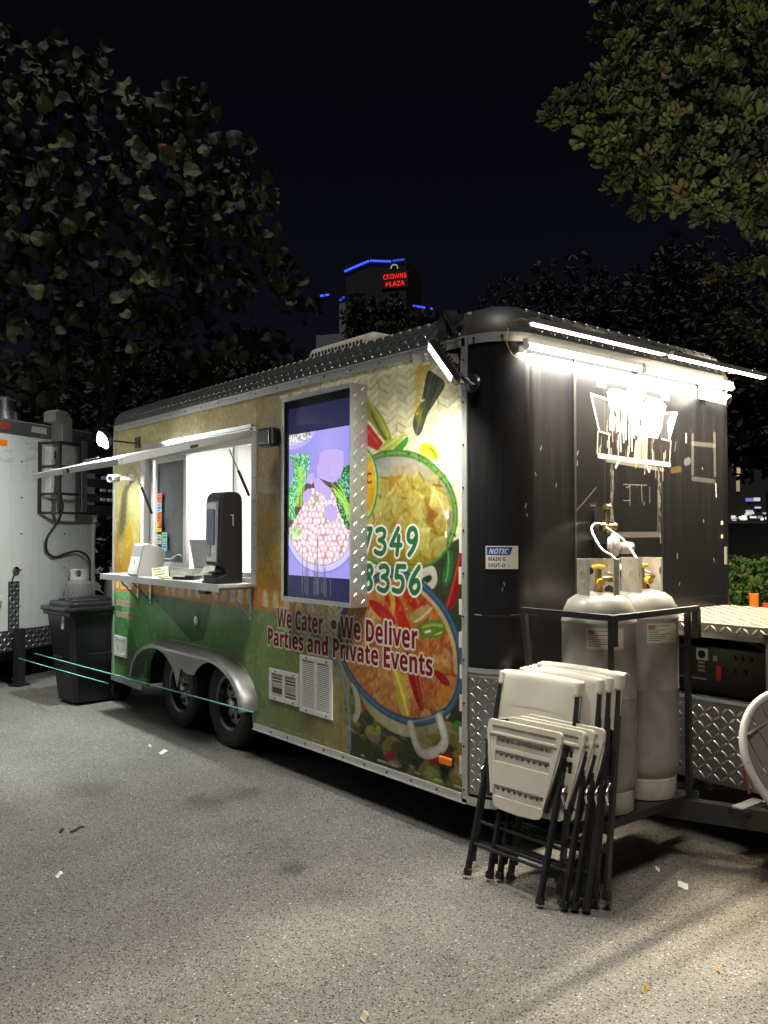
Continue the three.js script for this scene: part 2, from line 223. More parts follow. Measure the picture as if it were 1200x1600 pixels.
  curve([[-0.399,2.133], [-0.361,2.163], [-0.297,2.158], [-0.244,2.118], [-0.218,2.059], [-0.276,2.059], [-0.318,2.102], [-0.361,2.091]]); fillS('#a9a832'); curve([[-0.361,2.091], [-0.318,2.109], [-0.286,2.042], [-0.34,2.06]]); fillS('#c9c552'); curve([[-0.307,2.13], [-0.254,2.111], [-0.254,2.069]], false); strokeS('#7c7d20', 0.012);
  // everything between the two pots: dark leaves and chillies
  curve([[-0.204,1.559], [-0.112,1.612], [-0.043,1.63], [-0.035,1.052], [-0.154,1.212], [-0.309,1.361], [-0.417,1.447]]); fillS('#35402a');
  curve([[-0.153,1.525], [-0.138,1.577], [-0.103,1.509], [-0.128,1.404], [-0.168,1.357], [-0.214,1.401]]); fillS('#2f6238'); curve([[-0.153,1.553], [-0.143,1.456], [-0.173,1.392]], false); strokeS('#6f9c6a', 0.012);
  curve([[-0.043,1.612], [-0.073,1.526], [-0.133,1.352], [-0.194,1.244], [-0.123,1.228], [-0.074,1.321], [-0.044,1.408]]); fillS('#8a1f1e'); curve([[-0.063,1.534], [-0.113,1.36], [-0.164,1.253]], false); strokeS('#b8473c', 0.012);
  curve([[-0.154,1.206], [-0.074,1.253], [-0.045,1.221], [-0.045,1.119], [-0.114,1.164]]); fillS('#34442f');
  // first pot: green rim, grey enamel inside, yellow broth
  const rim1 = [[-0.754,2.123], [-0.681,2.127], [-0.587,2.124], [-0.472,2.108], [-0.378,2.081], [-0.302,2.04], [-0.244,2.001], [-0.192,1.959], [-0.152,1.915], [-0.122,1.868], [-0.104,1.823], [-0.094,1.767], [-0.097,1.709], [-0.117,1.647], [-0.148,1.598], [-0.188,1.556], [-0.24,1.519], [-0.303,1.49], [-0.428,1.454], [-0.529,1.443], [-0.634,1.447], [-0.767,1.481], [-0.892,1.517], [-1.009,1.578], [-1.057,1.786], [-1.01,1.965], [-0.893,2.089]];
  curve(rim1); fillS(lg([-0.706,2.131], [-0.092,1.698], [0, '#92958a'], [0.25, '#a19f90'], [0.6, '#9a9074'], [1, '#807e6a'])); strokeS('#4c7234', 0.04);
  curve(rim1); strokeS('#64904a', 0.016);
  g.save(); curve(rim1); g.clip();
  curve([[-0.983,1.825], [-0.829,1.968], [-0.646,1.997], [-0.472,1.981], [-0.318,1.922], [-0.213,1.822], [-0.157,1.716], [-0.153,1.594], [-0.256,1.487], [-0.473,1.445], [-0.767,1.473], [-0.983,1.587]]); fillS(rg(...[-0.529,1.72], 0.05, 0.5, [0, '#958636'], [0.6, '#8a7a29'], [0.85, '#725d26'], [1, '#5e4e29']));
  const r1 = [...[-0.54,1.88]]; g.fillStyle = rg(r1[0], r1[1], 0, 0.2, [0, 'rgba(214,140,56,0.75)'], [1, 'rgba(214,150,60,0)']); g.fillRect(r1[0] - 0.2, r1[1] - 0.2, 0.4, 0.4);
  const r2 = [...[-0.281,1.753]]; g.fillStyle = rg(r2[0], r2[1], 0, 0.16, [0, 'rgba(120,52,24,0.6)'], [1, 'rgba(120,60,24,0)']); g.fillRect(r2[0] - 0.2, r2[1] - 0.2, 0.4, 0.4);
  for (let i = 0; i < 60; i++) { // diced vegetables, tone by facet
    const x = -0.93 + r() * 0.82, y = 1.52 + r() * 0.42, s = 0.03 + r() * 0.026, a = r() * 1.5, al = 0.45 + r() * 0.5, k = r() * 40 - 15;
    if ((x + 0.52) ** 2 / 0.14 + (y - 1.72) ** 2 / 0.07 > 1) continue;
    const q = (dx, dy) => [x + Math.cos(a) * dx * s - Math.sin(a) * dy * s, y + Math.sin(a) * dx * s + Math.cos(a) * dy * s];
    path([q(-1, -1), q(1, -1), q(1, 0.7), q(-1, 0.7)]); fillS(rgba(164 + k, 155 + k, 78 + k, al)); path([q(-1, 0.7), q(1, 0.7), q(1.3, 1.15), q(-0.7, 1.15)]); fillS(rgba(186 + k, 178 + k, 110 + k, al)); path([q(1, -1), q(1.3, -0.5), q(1.3, 1.15), q(1, 0.7)]); fillS(rgba(118 + k, 104 + k, 42, al));
  }
  for (let i = 0; i < 1500; i++) { const x = -0.95 + r() * 0.85, y = 1.48 + r() * 0.46, k = r(); g.fillStyle = k < 0.45 ? 'rgba(226,220,160,0.15)' : k < 0.8 ? 'rgba(84,72,24,0.14)' : 'rgba(190,110,40,0.16)'; g.beginPath(); g.ellipse(x, y, 0.002 + r() * 0.009, 0.002 + r() * 0.006, r() * 3, 0, 7); g.fill(); }
  for (let i = 0; i < 70; i++) { const x = -0.95 + r() * 0.8, y = 1.5 + r() * 0.45; g.fillStyle = r() < 0.4 ? 'rgba(170,92,34,0.35)' : 'rgba(190,180,116,0.3)'; g.beginPath(); g.ellipse(x, y, 0.008 + r() * 0.02, 0.006 + r() * 0.016, r() * 3, 0, 7); g.fill(); }
  curve([[-0.244,1.866], [-0.183,1.783], [-0.157,1.692], [-0.173,1.594]], false); strokeS('rgba(235,228,200,0.7)', 0.007); path([[-0.162,1.769], [-0.157,1.741]]); strokeS('#ffffff', 0.02); path([[-0.173,1.657], [-0.168,1.636]]); strokeS('#f4f0e0', 0.016);
  g.restore();
  for (let i = 0; i < 26; i++) { const p = rim1[Math.floor(r() * 16)], q = rim1[Math.floor(r() * 16)]; g.fillStyle = 'rgba(40,58,28,0.6)'; g.beginPath(); g.ellipse(p[0] + (r() - 0.5) * 0.04, p[1] + (r() - 0.5) * 0.03, 0.014 * r() + 0.003, 0.006, r() * 3, 0, 7); g.fill(); }
  // pot handle
  curve([[-0.439,1.428], [-0.341,1.46], [-0.266,1.48], [-0.235,1.417], [-0.246,1.364], [-0.298,1.33], [-0.341,1.363], [-0.277,1.398], [-0.298,1.429], [-0.384,1.39]]); fillS('#c4c1b2'); curve([[-0.384,1.394], [-0.303,1.422], [-0.277,1.402], [-0.319,1.371]]); fillS('#2a3a34');
  // yellow badge, mostly behind the screen
  { const c = [-0.918,1.941]; g.beginPath(); g.ellipse(c[0] - 0.04, c[1] + 0.01, 0.2, 0.245, 0, 0, 7); fillS('#4f8d4a'); g.beginPath(); g.ellipse(c[0] - 0.055, c[1] + 0.01, 0.195, 0.24, 0, 0, 7); fillS('#c9d0a8'); g.beginPath(); g.ellipse(c[0] - 0.06, c[1] + 0.01, 0.19, 0.232, 0, 0, 7); fillS('#c8a01e'); const t = [-0.848,1.989]; g.beginPath(); g.arc(t[0], t[1], 0.028, 0.9, 5.4); strokeS('#8c1f1a', 0.012); g.beginPath(); g.arc(t[0] - 0.07, t[1], 0.026, 0, 7); g.stroke(); }
  // vegetables along the bottom
  path([[-1.041,0.492], [-0.86,0.581], [-0.646,0.511], [-0.418,0.501], [-0.206,0.582], [-0.046,0.813], [-0.048,0.273], [-0.474,0.262], [-1.04,0.275]]); fillS('#2f3522');
  for (let i = 0; i < 90; i++) { const x = -1.06 + r() * 1.06, y = 0.27 + r() * 0.34 + Math.max(0, -0.35 - x) * 0.2, s = 0.04 + r() * 0.08, k = r(), c = k < 0.4 ? [88 + r() * 40, 98 + r() * 30, 44] : k < 0.6 ? [56, 70, 40] : k < 0.82 ? [150, 134, 92] : k < 0.92 ? [122, 30, 26] : [40, 52, 40]; curve([[x - s, y], [x - s * 0.3, y + s * 0.8], [x + s, y + s * 0.3], [x + s * 0.5, y - s * 0.7]]); fillS(lg([x - s, y + s], [x + s, y - s], [0, rgba(c[0] * 1.25, c[1] * 1.25, c[2] * 1.2, 0.9)], [1, rgba(c[0] * 0.5, c[1] * 0.5, c[2] * 0.5, 0.9)])); path([[x - s * 0.5, y + s * 0.2], [x + s * 0.6, y + s * 0.15]]); strokeS(rgba(c[0] + 40, c[1] + 40, c[2] + 30, 0.5), 0.008); }
  curve([[-0.682,0.362], [-0.576,0.413], [-0.611,0.332], [-0.718,0.317]]); fillS('#8d1f1e'); curve([[-0.766,0.451], [-0.791,0.496], [-0.748,0.515], [-0.73,0.458]]); fillS('#7f9148'); curve([[-0.706,0.297], [-0.599,0.342], [-0.519,0.307], [-0.634,0.29]]); fillS('#7d7c74');
  curve([[-0.155,0.584], [-0.095,0.656], [-0.047,0.651], [-0.047,0.61]]); fillS('#4c7a38'); curve([[-0.156,0.556], [-0.081,0.584], [-0.047,0.543], [-0.047,0.475]]); fillS('#6d7338'); curve([[-0.321,0.406], [-0.237,0.451], [-0.207,0.401], [-0.3,0.368]]); fillS('#7a1a1c'); curve([[-0.095,0.875], [-0.046,0.915], [-0.046,0.678], [-0.085,0.705]]); fillS('#7a1f24');
  // second pot: blue rim, stew
  const rim2 = [[-0.983,1.29], [-0.841,1.367], [-0.682,1.415], [-0.541,1.417], [-0.406,1.385], [-0.277,1.313], [-0.174,1.235], [-0.104,1.137], [-0.065,1.042], [-0.058,0.954], [-0.06,0.852], [-0.09,0.769], [-0.155,0.694], [-0.253,0.635], [-0.386,0.585], [-0.53,0.575], [-0.694,0.596], [-0.835,0.642], [-0.975,0.715], [-1.075,0.789], [-1.143,0.905], [-1.157,1.017], [-1.13,1.12], [-1.069,1.209]];
  curve([[-0.982,0.718], [-0.706,0.587], [-0.418,0.562], [-0.206,0.651], [-0.237,0.569], [-0.364,0.511], [-0.53,0.48], [-0.706,0.5], [-0.891,0.583]]); fillS(lg([-0.828,0.662], [-0.364,0.518], [0, '#8d8a60'], [0.6, '#b5b08a'], [1, '#8a866a']));
  curve(rim2); fillS('#a8764a');
  g.save(); curve(rim2); g.clip();
  g.fillStyle = lg([-1.089,1.143], [-0.08,0.876], [0, '#b5854e'], [0.45, '#b07c44'], [0.8, '#a85a2c'], [1, '#7c3a20']); g.fillRect(-1.3, 0.4, 1.3, 1.1);
  for (let i = 0; i < 260; i++) { // shreds of meat and onion
    const x = -1.2 + r() * 1.2, y = 0.55 + r() * 0.85, L = 0.03 + r() * 0.1, a = 1.2 + (r() - 0.5) * 1.3, k = r(), c = k < 0.35 ? [188, 138, 82] : k < 0.6 ? [150, 92, 46] : k < 0.78 ? [200, 160, 104] : k < 0.9 ? [120, 58, 28] : [172, 70, 30];
    path([[x, y], [x + Math.cos(a) * L * 0.5 + 0.01, y + Math.sin(a) * L * 0.5], [x + Math.cos(a) * L, y + Math.sin(a) * L]]); strokeS(rgba(c[0] * 0.85, c[1] * 0.82, c[2] * 0.8, 0.4), 0.005 + r() * 0.02);
  }
  for (let i = 0; i < 60; i++) { const x = -1.15 + r() * 1.1, y = 0.6 + r() * 0.72, s = 0.04 + r() * 0.07, c = [[190, 140, 84], [172, 112, 58], [206, 164, 104], [158, 86, 40], [196, 120, 52]][Math.floor(r() * 5)]; curve([[x - s, y], [x - s * 0.4, y + s * 0.8], [x + s * 0.7, y + s * 0.6], [x + s, y - s * 0.3], [x, y - s * 0.8]]); fillS(lg([x - s, y + s], [x + s, y - s], [0, rgba(c[0] + 20, c[1] + 18, c[2] + 10, 0.75)], [0.6, rgba(c[0], c[1], c[2], 0.6)], [1, rgba(c[0] * 0.5, c[1] * 0.42, c[2] * 0.4, 0.6)])); }
  for (let i = 0; i < 14; i++) { const p = [-0.75 + r() * 0.45, 1.15 + r() * 0.2], s = 0.03 + r() * 0.04; curve([[p[0] - s, p[1]], [p[0], p[1] + s * 1.6], [p[0] + s * 0.8, p[1] + s * 0.5], [p[0] + s * 0.4, p[1] - s * 1.4]]); fillS(rgba(160 + r() * 30, 34, 22, 0.75)); }
  for (let i = 0; i < 2600; i++) { const x = -1.2 + r() * 1.2, y = 0.55 + r() * 0.85, L = 0.006 + r() * 0.03, a = 1.1 + (r() - 0.5) * 1.4, k = r(); path([[x, y], [x + Math.cos(a) * L, y + Math.sin(a) * L]]); strokeS(k < 0.4 ? 'rgba(236,196,140,0.35)' : k < 0.75 ? 'rgba(84,40,18,0.35)' : 'rgba(190,60,24,0.35)', 0.002 + r() * 0.006); }
  curve([[-0.879,1.256], [-0.767,1.244], [-0.634,1.185], [-0.576,1.115], [-0.67,1.129], [-0.791,1.165]]); fillS('#a3261c'); curve([[-0.599,1.142], [-0.541,1.236], [-0.507,1.172], [-0.445,1.082], [-0.429,0.975], [-0.507,1.04]]); fillS('#b02a20'); curve([[-0.754,1.187], [-0.724,1.113], [-0.634,1.121], [-0.706,1.191]]); fillS('#b73a26');
  curve([[-0.67,1.382], [-0.61,1.309], [-0.599,1.217], [-0.628,1.17], [-0.658,1.288]]); fillS('#c2a03a');
  curve([[-0.507,1.003], [-0.418,0.904], [-0.385,0.793], [-0.342,0.657], [-0.391,0.656], [-0.462,0.772], [-0.507,0.893]]); fillS('#8f1d1a'); curve([[-0.473,0.97], [-0.418,0.832], [-0.364,0.675]], false); strokeS('#b04434', 0.012);
  curve([[-0.634,0.878], [-0.576,0.866], [-0.507,0.784], [-0.462,0.645], [-0.485,0.59], [-0.553,0.601], [-0.599,0.734]]); fillS('#b8a43c'); curve([[-0.599,0.845], [-0.53,0.725], [-0.496,0.617]], false); strokeS('#dcd07a', 0.02);
  curve([[-0.299,0.901], [-0.205,0.895], [-0.135,0.849], [-0.155,0.811], [-0.236,0.849]]); fillS('#8c241b'); curve([[-0.237,0.793], [-0.155,0.839], [-0.135,0.783], [-0.206,0.707], [-0.268,0.725]]); fillS('#b97a30');
  curve([[-0.507,1.157], [-0.406,1.23], [-0.309,1.265], [-0.288,1.22], [-0.341,1.163], [-0.428,1.145]]); fillS('#a8945e'); curve([[-0.428,1.149], [-0.341,1.191], [-0.288,1.238]], false); strokeS('#d8cba0', 0.012);
  curve([[-0.44,1.101], [-0.374,1.153], [-0.277,1.179], [-0.194,1.175], [-0.159,1.136], [-0.195,1.091], [-0.299,1.067], [-0.407,1.067]]); fillS('#5f7a2e'); curve([[-0.363,1.125], [-0.277,1.154], [-0.205,1.146]], false); strokeS('#93a858', 0.016); path([[-0.341,1.099], [-0.299,1.11]]); strokeS('#e6e6d2', 0.014); path([[-0.257,1.092], [-0.205,1.111]]); strokeS('#c8d07a', 0.008);
  curve([[-0.473,1.379], [-0.32,1.307], [-0.205,1.209], [-0.134,1.11], [-0.099,1.011], [-0.095,0.909]], false); strokeS('rgba(196,176,130,0.9)', 0.03);
  g.restore();
  curve(rim2); strokeS('#2f4963', 0.046); curve(rim2); strokeS('#456683', 0.022); curve([[-0.196,0.681], [-0.3,0.621], [-0.474,0.578]], false); strokeS('rgba(200,210,220,0.6)', 0.008);
  // the wide grey pot to its rear, only its outline reads
  curve([[-1.741,1.069], [-1.49,1.021], [-1.283,0.907], [-1.157,0.791], [-1.081,0.664], [-1.048,0.519], [-1.047,0.313]], false); strokeS('#5f7884', 0.034); strokeS('#7d95a0', 0.014);
  curve([[-2.168,0.786], [-2.08,0.956], [-1.84,1.066], [-1.598,1.054]], false); strokeS('rgba(150,165,110,0.5)', 0.03);
  curve([[-1.055,0.74], [-0.969,0.7], [-0.923,0.609], [-0.943,0.52], [-1.001,0.471], [-1.021,0.507], [-0.982,0.585], [-1.008,0.667]]); fillS('#a3aa98'); curve([[-1.021,0.649], [-0.982,0.6], [-0.995,0.543]], false); strokeS('#6c7462', 0.014);
  // lower handle
  curve([[-0.468,0.56], [-0.44,0.504], [-0.408,0.438], [-0.353,0.417], [-0.279,0.439], [-0.206,0.478], [-0.176,0.525], [-0.196,0.584], [-0.227,0.641]], false); strokeS('#b9b6a8', 0.06); strokeS('#cfcdc2', 0.03);
  { // the picture is a printed photograph: soften its edges, mute it and give it grain
    const c2 = canvas(sideCanvas.width, sideCanvas.height), h = c2.getContext('2d'); h.filter = 'blur(1.1px)'; h.drawImage(sideCanvas, 0, 0); const im = h.getImageData(0, 0, c2.width, c2.height), d = im.data; for (let y = 0; y < c2.height; y++) for (let x = 0; x < c2.width; x++) { const o = (y * c2.width + x) * 4, l = 0.3 * d[o] + 0.59 * d[o + 1] + 0.11 * d[o + 2], n = 1 + 0.09 * noise.noise(x * 0.013, y * 0.013, 3) + 0.1 * noise.noise(x * 0.06, y * 0.06, 5) + (r() - 0.5) * 0.07; for (let k = 0; k < 3; k++) d[o + k] = clamp((l + (d[o + k] - l) * 1.03) * n, 0, 255); } h.filter = 'none'; h.putImageData(im, 0, 0); g.save(); g.setTransform(1, 0, 0, 1, 0, 0); g.drawImage(c2, 0, 0); g.restore(); }
  // phone numbers, a rounded script in green with a white edge; the front halves stay behind the screen
  const D = { 7: [[[0, 1], [0.62, 1], [0.3, 0]]], 3: [[[0.02, 0.92], [0.25, 1.02], [0.6, 0.9], [0.52, 0.6], [0.22, 0.55]], [[0.22, 0.55], [0.6, 0.5], [0.68, 0.15], [0.35, -0.05], [0, 0.1]]], 4: [[[0.42, 1], [0.02, 0.36], [0.66, 0.36]], [[0.5, 0.7], [0.46, 0]]], 9: [[[0.6, 0.72], [0.5, 1.02], [0.1, 0.98], [0.06, 0.55], [0.42, 0.46], [0.6, 0.72], [0.6, 0.5], [0.4, 0.15], [0.22, 0]]], 8: [[[0.3, 0.54], [0.06, 0.78], [0.3, 1.03], [0.56, 0.78], [0.3, 0.54], [0, 0.24], [0.3, -0.04], [0.64, 0.24], [0.3, 0.54]]], 5: [[[0.62, 1], [0.16, 1], [0.12, 0.58]], [[0.12, 0.58], [0.45, 0.66], [0.66, 0.3], [0.4, -0.04], [0, 0.08]]], 6: [[[0.5, 1], [0.14, 0.62], [0.02, 0.25], [0.3, -0.04], [0.62, 0.2], [0.5, 0.52], [0.2, 0.46], [0.04, 0.26]]] };
  const digits = (text, zEnd, yBase, h) => { // laid out from the right-hand end
    for (const [wd, st] of [[0.058, '#e9eae2'], [0.030, '#2f6d45']]) [...text].reverse().forEach((ch, i) => { for (const s of D[ch]) { const pts = s.map(([u, v]) => [zEnd - 0.095 - i * 0.142 + u * 0.14 + v * 0.018, yBase + v * h]); if (pts.length > 3) curve(pts, false); else path(pts); strokeS(st, wd); } });
  };
  digits('7349', -0.415, 1.53, 0.15); digits('8356', -0.385, 1.31, 0.15);
  // slogan in red condensed letters with a white edge
  const text = (str, z0, z1, yb, h, fill, edge) => { g.save(); g.font = 'bold 100px sans-serif'; const w = g.measureText(str).width, sx = (z1 - z0) / w, sy = h / 73; g.translate(z0, yb); g.scale(sx, -sy); g.lineJoin = 'round'; if (edge) { g.strokeStyle = edge; g.lineWidth = 17; g.strokeText(str, 0, 0); } g.fillStyle = fill; g.fillText(str, 0, 0); g.strokeStyle = fill; g.lineWidth = 2.5; g.strokeText(str, 0, 0); g.restore(); };
  text('We Cater', -1.9, -1.34, 1.0, 0.128, '#7a1c20', '#d6d2c8'); { const p = [-1.22,1.068]; g.beginPath(); g.arc(p[0], p[1], 0.04, 0, 7); fillS('#e8e4dc'); g.beginPath(); g.arc(p[0], p[1], 0.031, 0, 7); fillS('#8e2326'); }
  text('We Deliver', -1.145, -0.405, 1.0, 0.128, '#7a1c20', '#d6d2c8'); text('Parties and Private Events', -2.035, -0.275, 0.862, 0.118, '#7a1c20', '#d6d2c8');
  g.font = 'bold 10px monospace'; text('RF 2350108', -4.72, -4.38, 1.145, 0.055, '#1b1b1a', '#ddd6b8'); text('nternational', -4.84, -4.4, 0.965, 0.05, '#9a5a50', '#d8cdbb'); text('nternational', -4.84, -4.4, 0.855, 0.05, '#9a5a50', '#d8cdbb');
  // panel seams, cut tabs of film along the edges, dirt and scuffs
  for (const z of [-3.72, -2.19, -1.14]) { path([[z, Y0], [z, Y1]]); strokeS('rgba(30,28,20,0.4)', 0.005); }
  path([[-0.957,1.468], [-0.044,1.479]]); strokeS('rgba(40,50,20,0.4)', 0.004);
  g.fillStyle = '#dedacb'; for (let y = 0.36; y < 2.5; y += 0.168) { g.fillRect(-0.072 + r() * 0.006, y + r() * 0.02, 0.022, 0.075 + r() * 0.03); }
  for (let z = -1.9; z < -0.3; z += 0.19) g.fillRect(z + r() * 0.03, 2.60, 0.1 + r() * 0.03, 0.02); g.fillStyle = '#a9a596'; for (let z = -2.0; z < -0.1; z += 0.17) g.fillRect(z + r() * 0.05, 0.292 + r() * 0.006, 0.04 + r() * 0.06, 0.012); g.fillStyle = '#d2cebf';
  for (let i = 0; i < 9; i++) g.fillRect(-4.0 + i * 0.2, 0.735 - Math.abs(i - 4) ** 3 * 0.0016, 0.07, 0.014);
  for (let i = 0; i < 500; i++) { const x = -ZL + r() * ZL, y = Y0 + r() * r() * 1.6; g.fillStyle = rgba(40, 36, 24, 0.05 + r() * 0.12); g.fillRect(x, y, 0.003 + r() * 0.012, 0.003 + r() * 0.05 * r()); }
  for (let i = 0; i < 90; i++) { const x = -ZL + r() * ZL, y = Y0 + r() * r() * 0.5, s = 0.05 + r() * 0.2; g.fillStyle = rg(x, y, 0, s, [0, 'rgba(50,44,28,0.14)'], [1, 'rgba(50,44,28,0)']); g.fillRect(x - s, y - s, 2 * s, 2 * s); }
  for (let i = 0; i < 120; i++) { const x = -ZL + r() * ZL, y = 0.4 + r() * 2.2; path([[x, y], [x + (r() - 0.5) * 0.06, y - r() * 0.2]]); strokeS(rgba(230, 224, 200, 0.06 + r() * 0.08), 0.003); }
}
M.side = new THREE.MeshPhysicalMaterial({ roughness: 0.36, specularIntensity: 0.45, map: texOf(sideCanvas), roughnessMap: rep(T.mottle, 6, 3) });

// ---------------------------------------------------------------- the black front, drawn along its unrolled profile
const FW = 2.38, FR = 0.25, FL = FR * Math.PI / 2, FS = FL * 2 + FW - 2 * FR;
const frontPoint = (s, off = 0) => { const R = FR + off; if (s < FL) { const a = s / FR; return [FR - R * Math.cos(a), R * Math.sin(a)]; } if (s < FS - FL) return [FR + s - FL, R]; const a = (s - FS + FL) / FR; return [FW - FR + R * Math.sin(a), R * Math.cos(a)]; };
function frontSkin(s0, s1, y0, y1, off, n = 60, map01 = false) {
  const pos = [], uv = [], idx = []; const cuts = [s0, ...(s0 < FL ? [...Array(14)].map((_, i) => FL * i / 13).filter((v) => v > s0 && v < s1) : []), ...[...Array(12)].map((_, i) => FL + (FS - 2 * FL) * i / 11).filter((v) => v > s0 && v < s1), ...[...Array(14)].map((_, i) => FS - FL + FL * i / 13).filter((v) => v > s0 && v < s1), s1].filter((v, i, a) => !i || v - a[i - 1] > 1e-4);
  const nor = []; cuts.forEach((s) => { const a = frontPoint(s, off), b = frontPoint(s, off + 1); for (const y of [y0, y1]) { pos.push(a[0], y, a[1]); nor.push(b[0] - a[0], 0, b[1] - a[1]); if (map01) uv.push((s - s0) / (s1 - s0), y === y0 ? 0 : 1); else uv.push(s / FS, (y - Y0) / (Y1 - Y0)); } });
  for (let i = 0; i < cuts.length - 1; i++) idx.push(2 * i, 2 * i + 2, 2 * i + 1, 2 * i + 1, 2 * i + 2, 2 * i + 3);
  const g = new THREE.BufferGeometry(); g.setAttribute('position', new THREE.Float32BufferAttribute(pos, 3)); g.setAttribute('normal', new THREE.Float32BufferAttribute(nor, 3)); g.setAttribute('uv', new THREE.Float32BufferAttribute(uv, 2)); g.setIndex(idx); return g;
}
const frontCanvas = canvas(1600, Math.round(1600 * (Y1 - Y0) / FS));
{
  const k = 1600 / FS, g = frontCanvas.getContext('2d'), r = rngOf(9); g.fillStyle = '#19191c'; g.fillRect(0, 0, 1600, 2000); g.setTransform(k, 0, 0, -k, 0, Y1 * k); g.lineCap = g.lineJoin = 'round';
  const path = (pts, close) => { g.beginPath(); pts.forEach((p, i) => (i ? g.lineTo(...p) : g.moveTo(...p))); if (close) g.closePath(); }; const st = (c, w) => { g.strokeStyle = c; g.lineWidth = w; g.stroke(); }, fl = (c) => { g.fillStyle = c; g.fill(); };
  // rain streaks from the top and dust
  for (let i = 0; i < 900; i++) { const s = r() * FS, y = Y1 - r() * r() * 0.9, L = 0.1 + r() * 0.9; g.strokeStyle = rgba(140, 136, 126, 0.006 + r() * 0.02); g.lineWidth = 0.002 + r() * 0.016; path([[s, y], [s + (r() - 0.5) * 0.01, y - L]]); g.stroke(); }
  for (let i = 0; i < 40; i++) { const p = [0.325,2.62]; const s = p[0] + r() * 0.12; path([[s, Y1 - 0.12], [s, Y1 - 0.2 - r() * 0.22]]); st('rgba(200,190,160,0.05)', 0.004); }
  // wide panel joints
  for (const q of [[0.991,2.507], [1.563,2.571]]) { path([[q[0], Y0], [q[0], Y1]]); st('rgba(120,120,118,0.35)', 0.006); }
  path([[0.043,1.223], [0.51,1.227], [2.305,1.245]]); st('rgba(150,146,136,0.28)', 0.004); path([[0.043,1.227], [0.085,1.226]]); st('rgba(210,205,195,0.8)', 0.004); path([[0.24,1.229], [0.289,1.232]]); st('rgba(210,205,195,0.6)', 0.004);
  // leftovers of an old sticker: a flared cup with a wide lower band, torn and dripping
  const cup = [[0.866,2.439], [0.967,2.431], [1.055,2.366], [1.485,2.347], [1.609,2.394], [1.737,2.409], [1.648,2.222], [1.626,2.165], [0.941,2.235]];
  path(cup, true); fl('rgba(150,152,158,0.30)'); path([[0.866,2.439], [0.941,2.235]]); st('#d8d8d2', 0.012); path([[1.729,2.408], [1.641,2.229]]); st('#dcdcd4', 0.016); path([[0.866,2.439], [1.032,2.419]]); st('#d8d8d2', 0.012); path([[1.581,2.391], [1.729,2.408]]); st('#dcdcd6', 0.014); path([[1.658,2.382], [1.729,2.404], [1.663,2.279], [1.641,2.229], [1.622,2.339]], true); fl('rgba(220,220,214,0.85)');
  const head = (pts) => { path(pts, true); fl('#c9c7bf'); };
  head([[1.014,2.466], [1.051,2.488], [1.112,2.495], [1.181,2.483], [1.218,2.495], [1.257,2.545], [1.277,2.574], [1.322,2.552], [1.367,2.53], [1.393,2.486], [1.446,2.48], [1.554,2.475], [1.617,2.442], [1.581,2.375], [1.566,2.303], [1.51,2.22], [1.337,2.239], [1.177,2.242], [1.036,2.246], [1.037,2.365]]);
  for (let i = 0; i < 70; i++) { const p = [1.007,2.362], q = [1.587,2.336], t = r(), s = lerp(p[0], q[0], t), y = lerp(p[1], q[1], t) + 0.05 - r() * 0.32, L = 0.02 + r() * 0.12; path([[s, y], [s + (r() - 0.5) * 0.012, y - L]]); st(r() < 0.62 ? '#1c1b1c' : r() < 0.75 ? '#b29a72' : '#cfc6b4', 0.004 + r() * 0.012 * (0.4 + 0.6 * r())); }
  path([[1.063,2.441], [1.084,2.25]]); st('#3c3a38', 0.008); path([[1.137,2.471], [1.128,2.223]]); st('#56524c', 0.006); path([[1.257,2.522], [1.253,2.195]]); st('#3b3938', 0.008); path([[1.419,2.454], [1.376,2.203]]); st('#8d7e66', 0.006); path([[1.273,2.28], [1.365,2.395]]); st('#c9b48c', 0.008); path([[1.379,2.442], [1.406,2.476]]); st('#232324', 0.02); path([[1.218,2.434], [1.206,2.486]]); st('#232324', 0.016);
  path([[0.929,2.234], [1.676,2.232], [1.653,2.079], [1.604,2.076], [0.933,2.096]], true); fl('rgba(42,40,40,0.9)'); for (const a of [[[0.929,2.227], [0.921,2.106]], [[0.927,2.092], [1.157,2.079]], [[0.941,2.232], [1.048,2.221]], [[1.662,2.223], [1.646,2.086]], [[1.565,2.232], [1.662,2.227]], [[1.035,2.224], [1.028,2.091]], [[1.121,2.223], [1.12,2.085]]]) { path(a); st('#bdbab2', 0.009); }
  path([[0.939,2.093], [1.245,2.084], [1.646,2.078]]); st('#bdbab0', 0.03); path([[1.01,2.071], [1.576,2.043]]); st('rgba(140,138,130,0.8)', 0.022);
  path([[1.337,2.25], [1.416,2.245], [1.407,2.089], [1.271,2.097], [1.285,2.189]], true); fl('#b48c7e'); path([[1.298,2.198], [1.283,2.098]]); st('#d8b7a6', 0.016); path([[1.356,2.209], [1.348,2.094]]); st('#6e4a44', 0.01); for (let i = 0; i < 26; i++) { const p = [0.935,2.224], s = p[0] + r() * 0.72, y = 2.26 - r() * 0.13; path([[s, y], [s, y - 0.02 - r() * 0.05]]); st(r() < 0.3 ? '#c79a8a' : 'rgba(216,210,196,0.7)', 0.003 + r() * 0.008); }
  for (let i = 0; i < 9; i++) { const p = [1.134,2.231], s = p[0] + i * 0.028 + r() * 0.01; path([[s, 2.29], [s + 0.004, 2.24 - r() * 0.12]]); st('#dbd5c8', 0.012); }
  path([[1.132,2.082], [1.094,2.035]]); st('#cfccc2', 0.018); path([[1.394,2.073], [1.426,2.028]]); st('#cfccc2', 0.018);
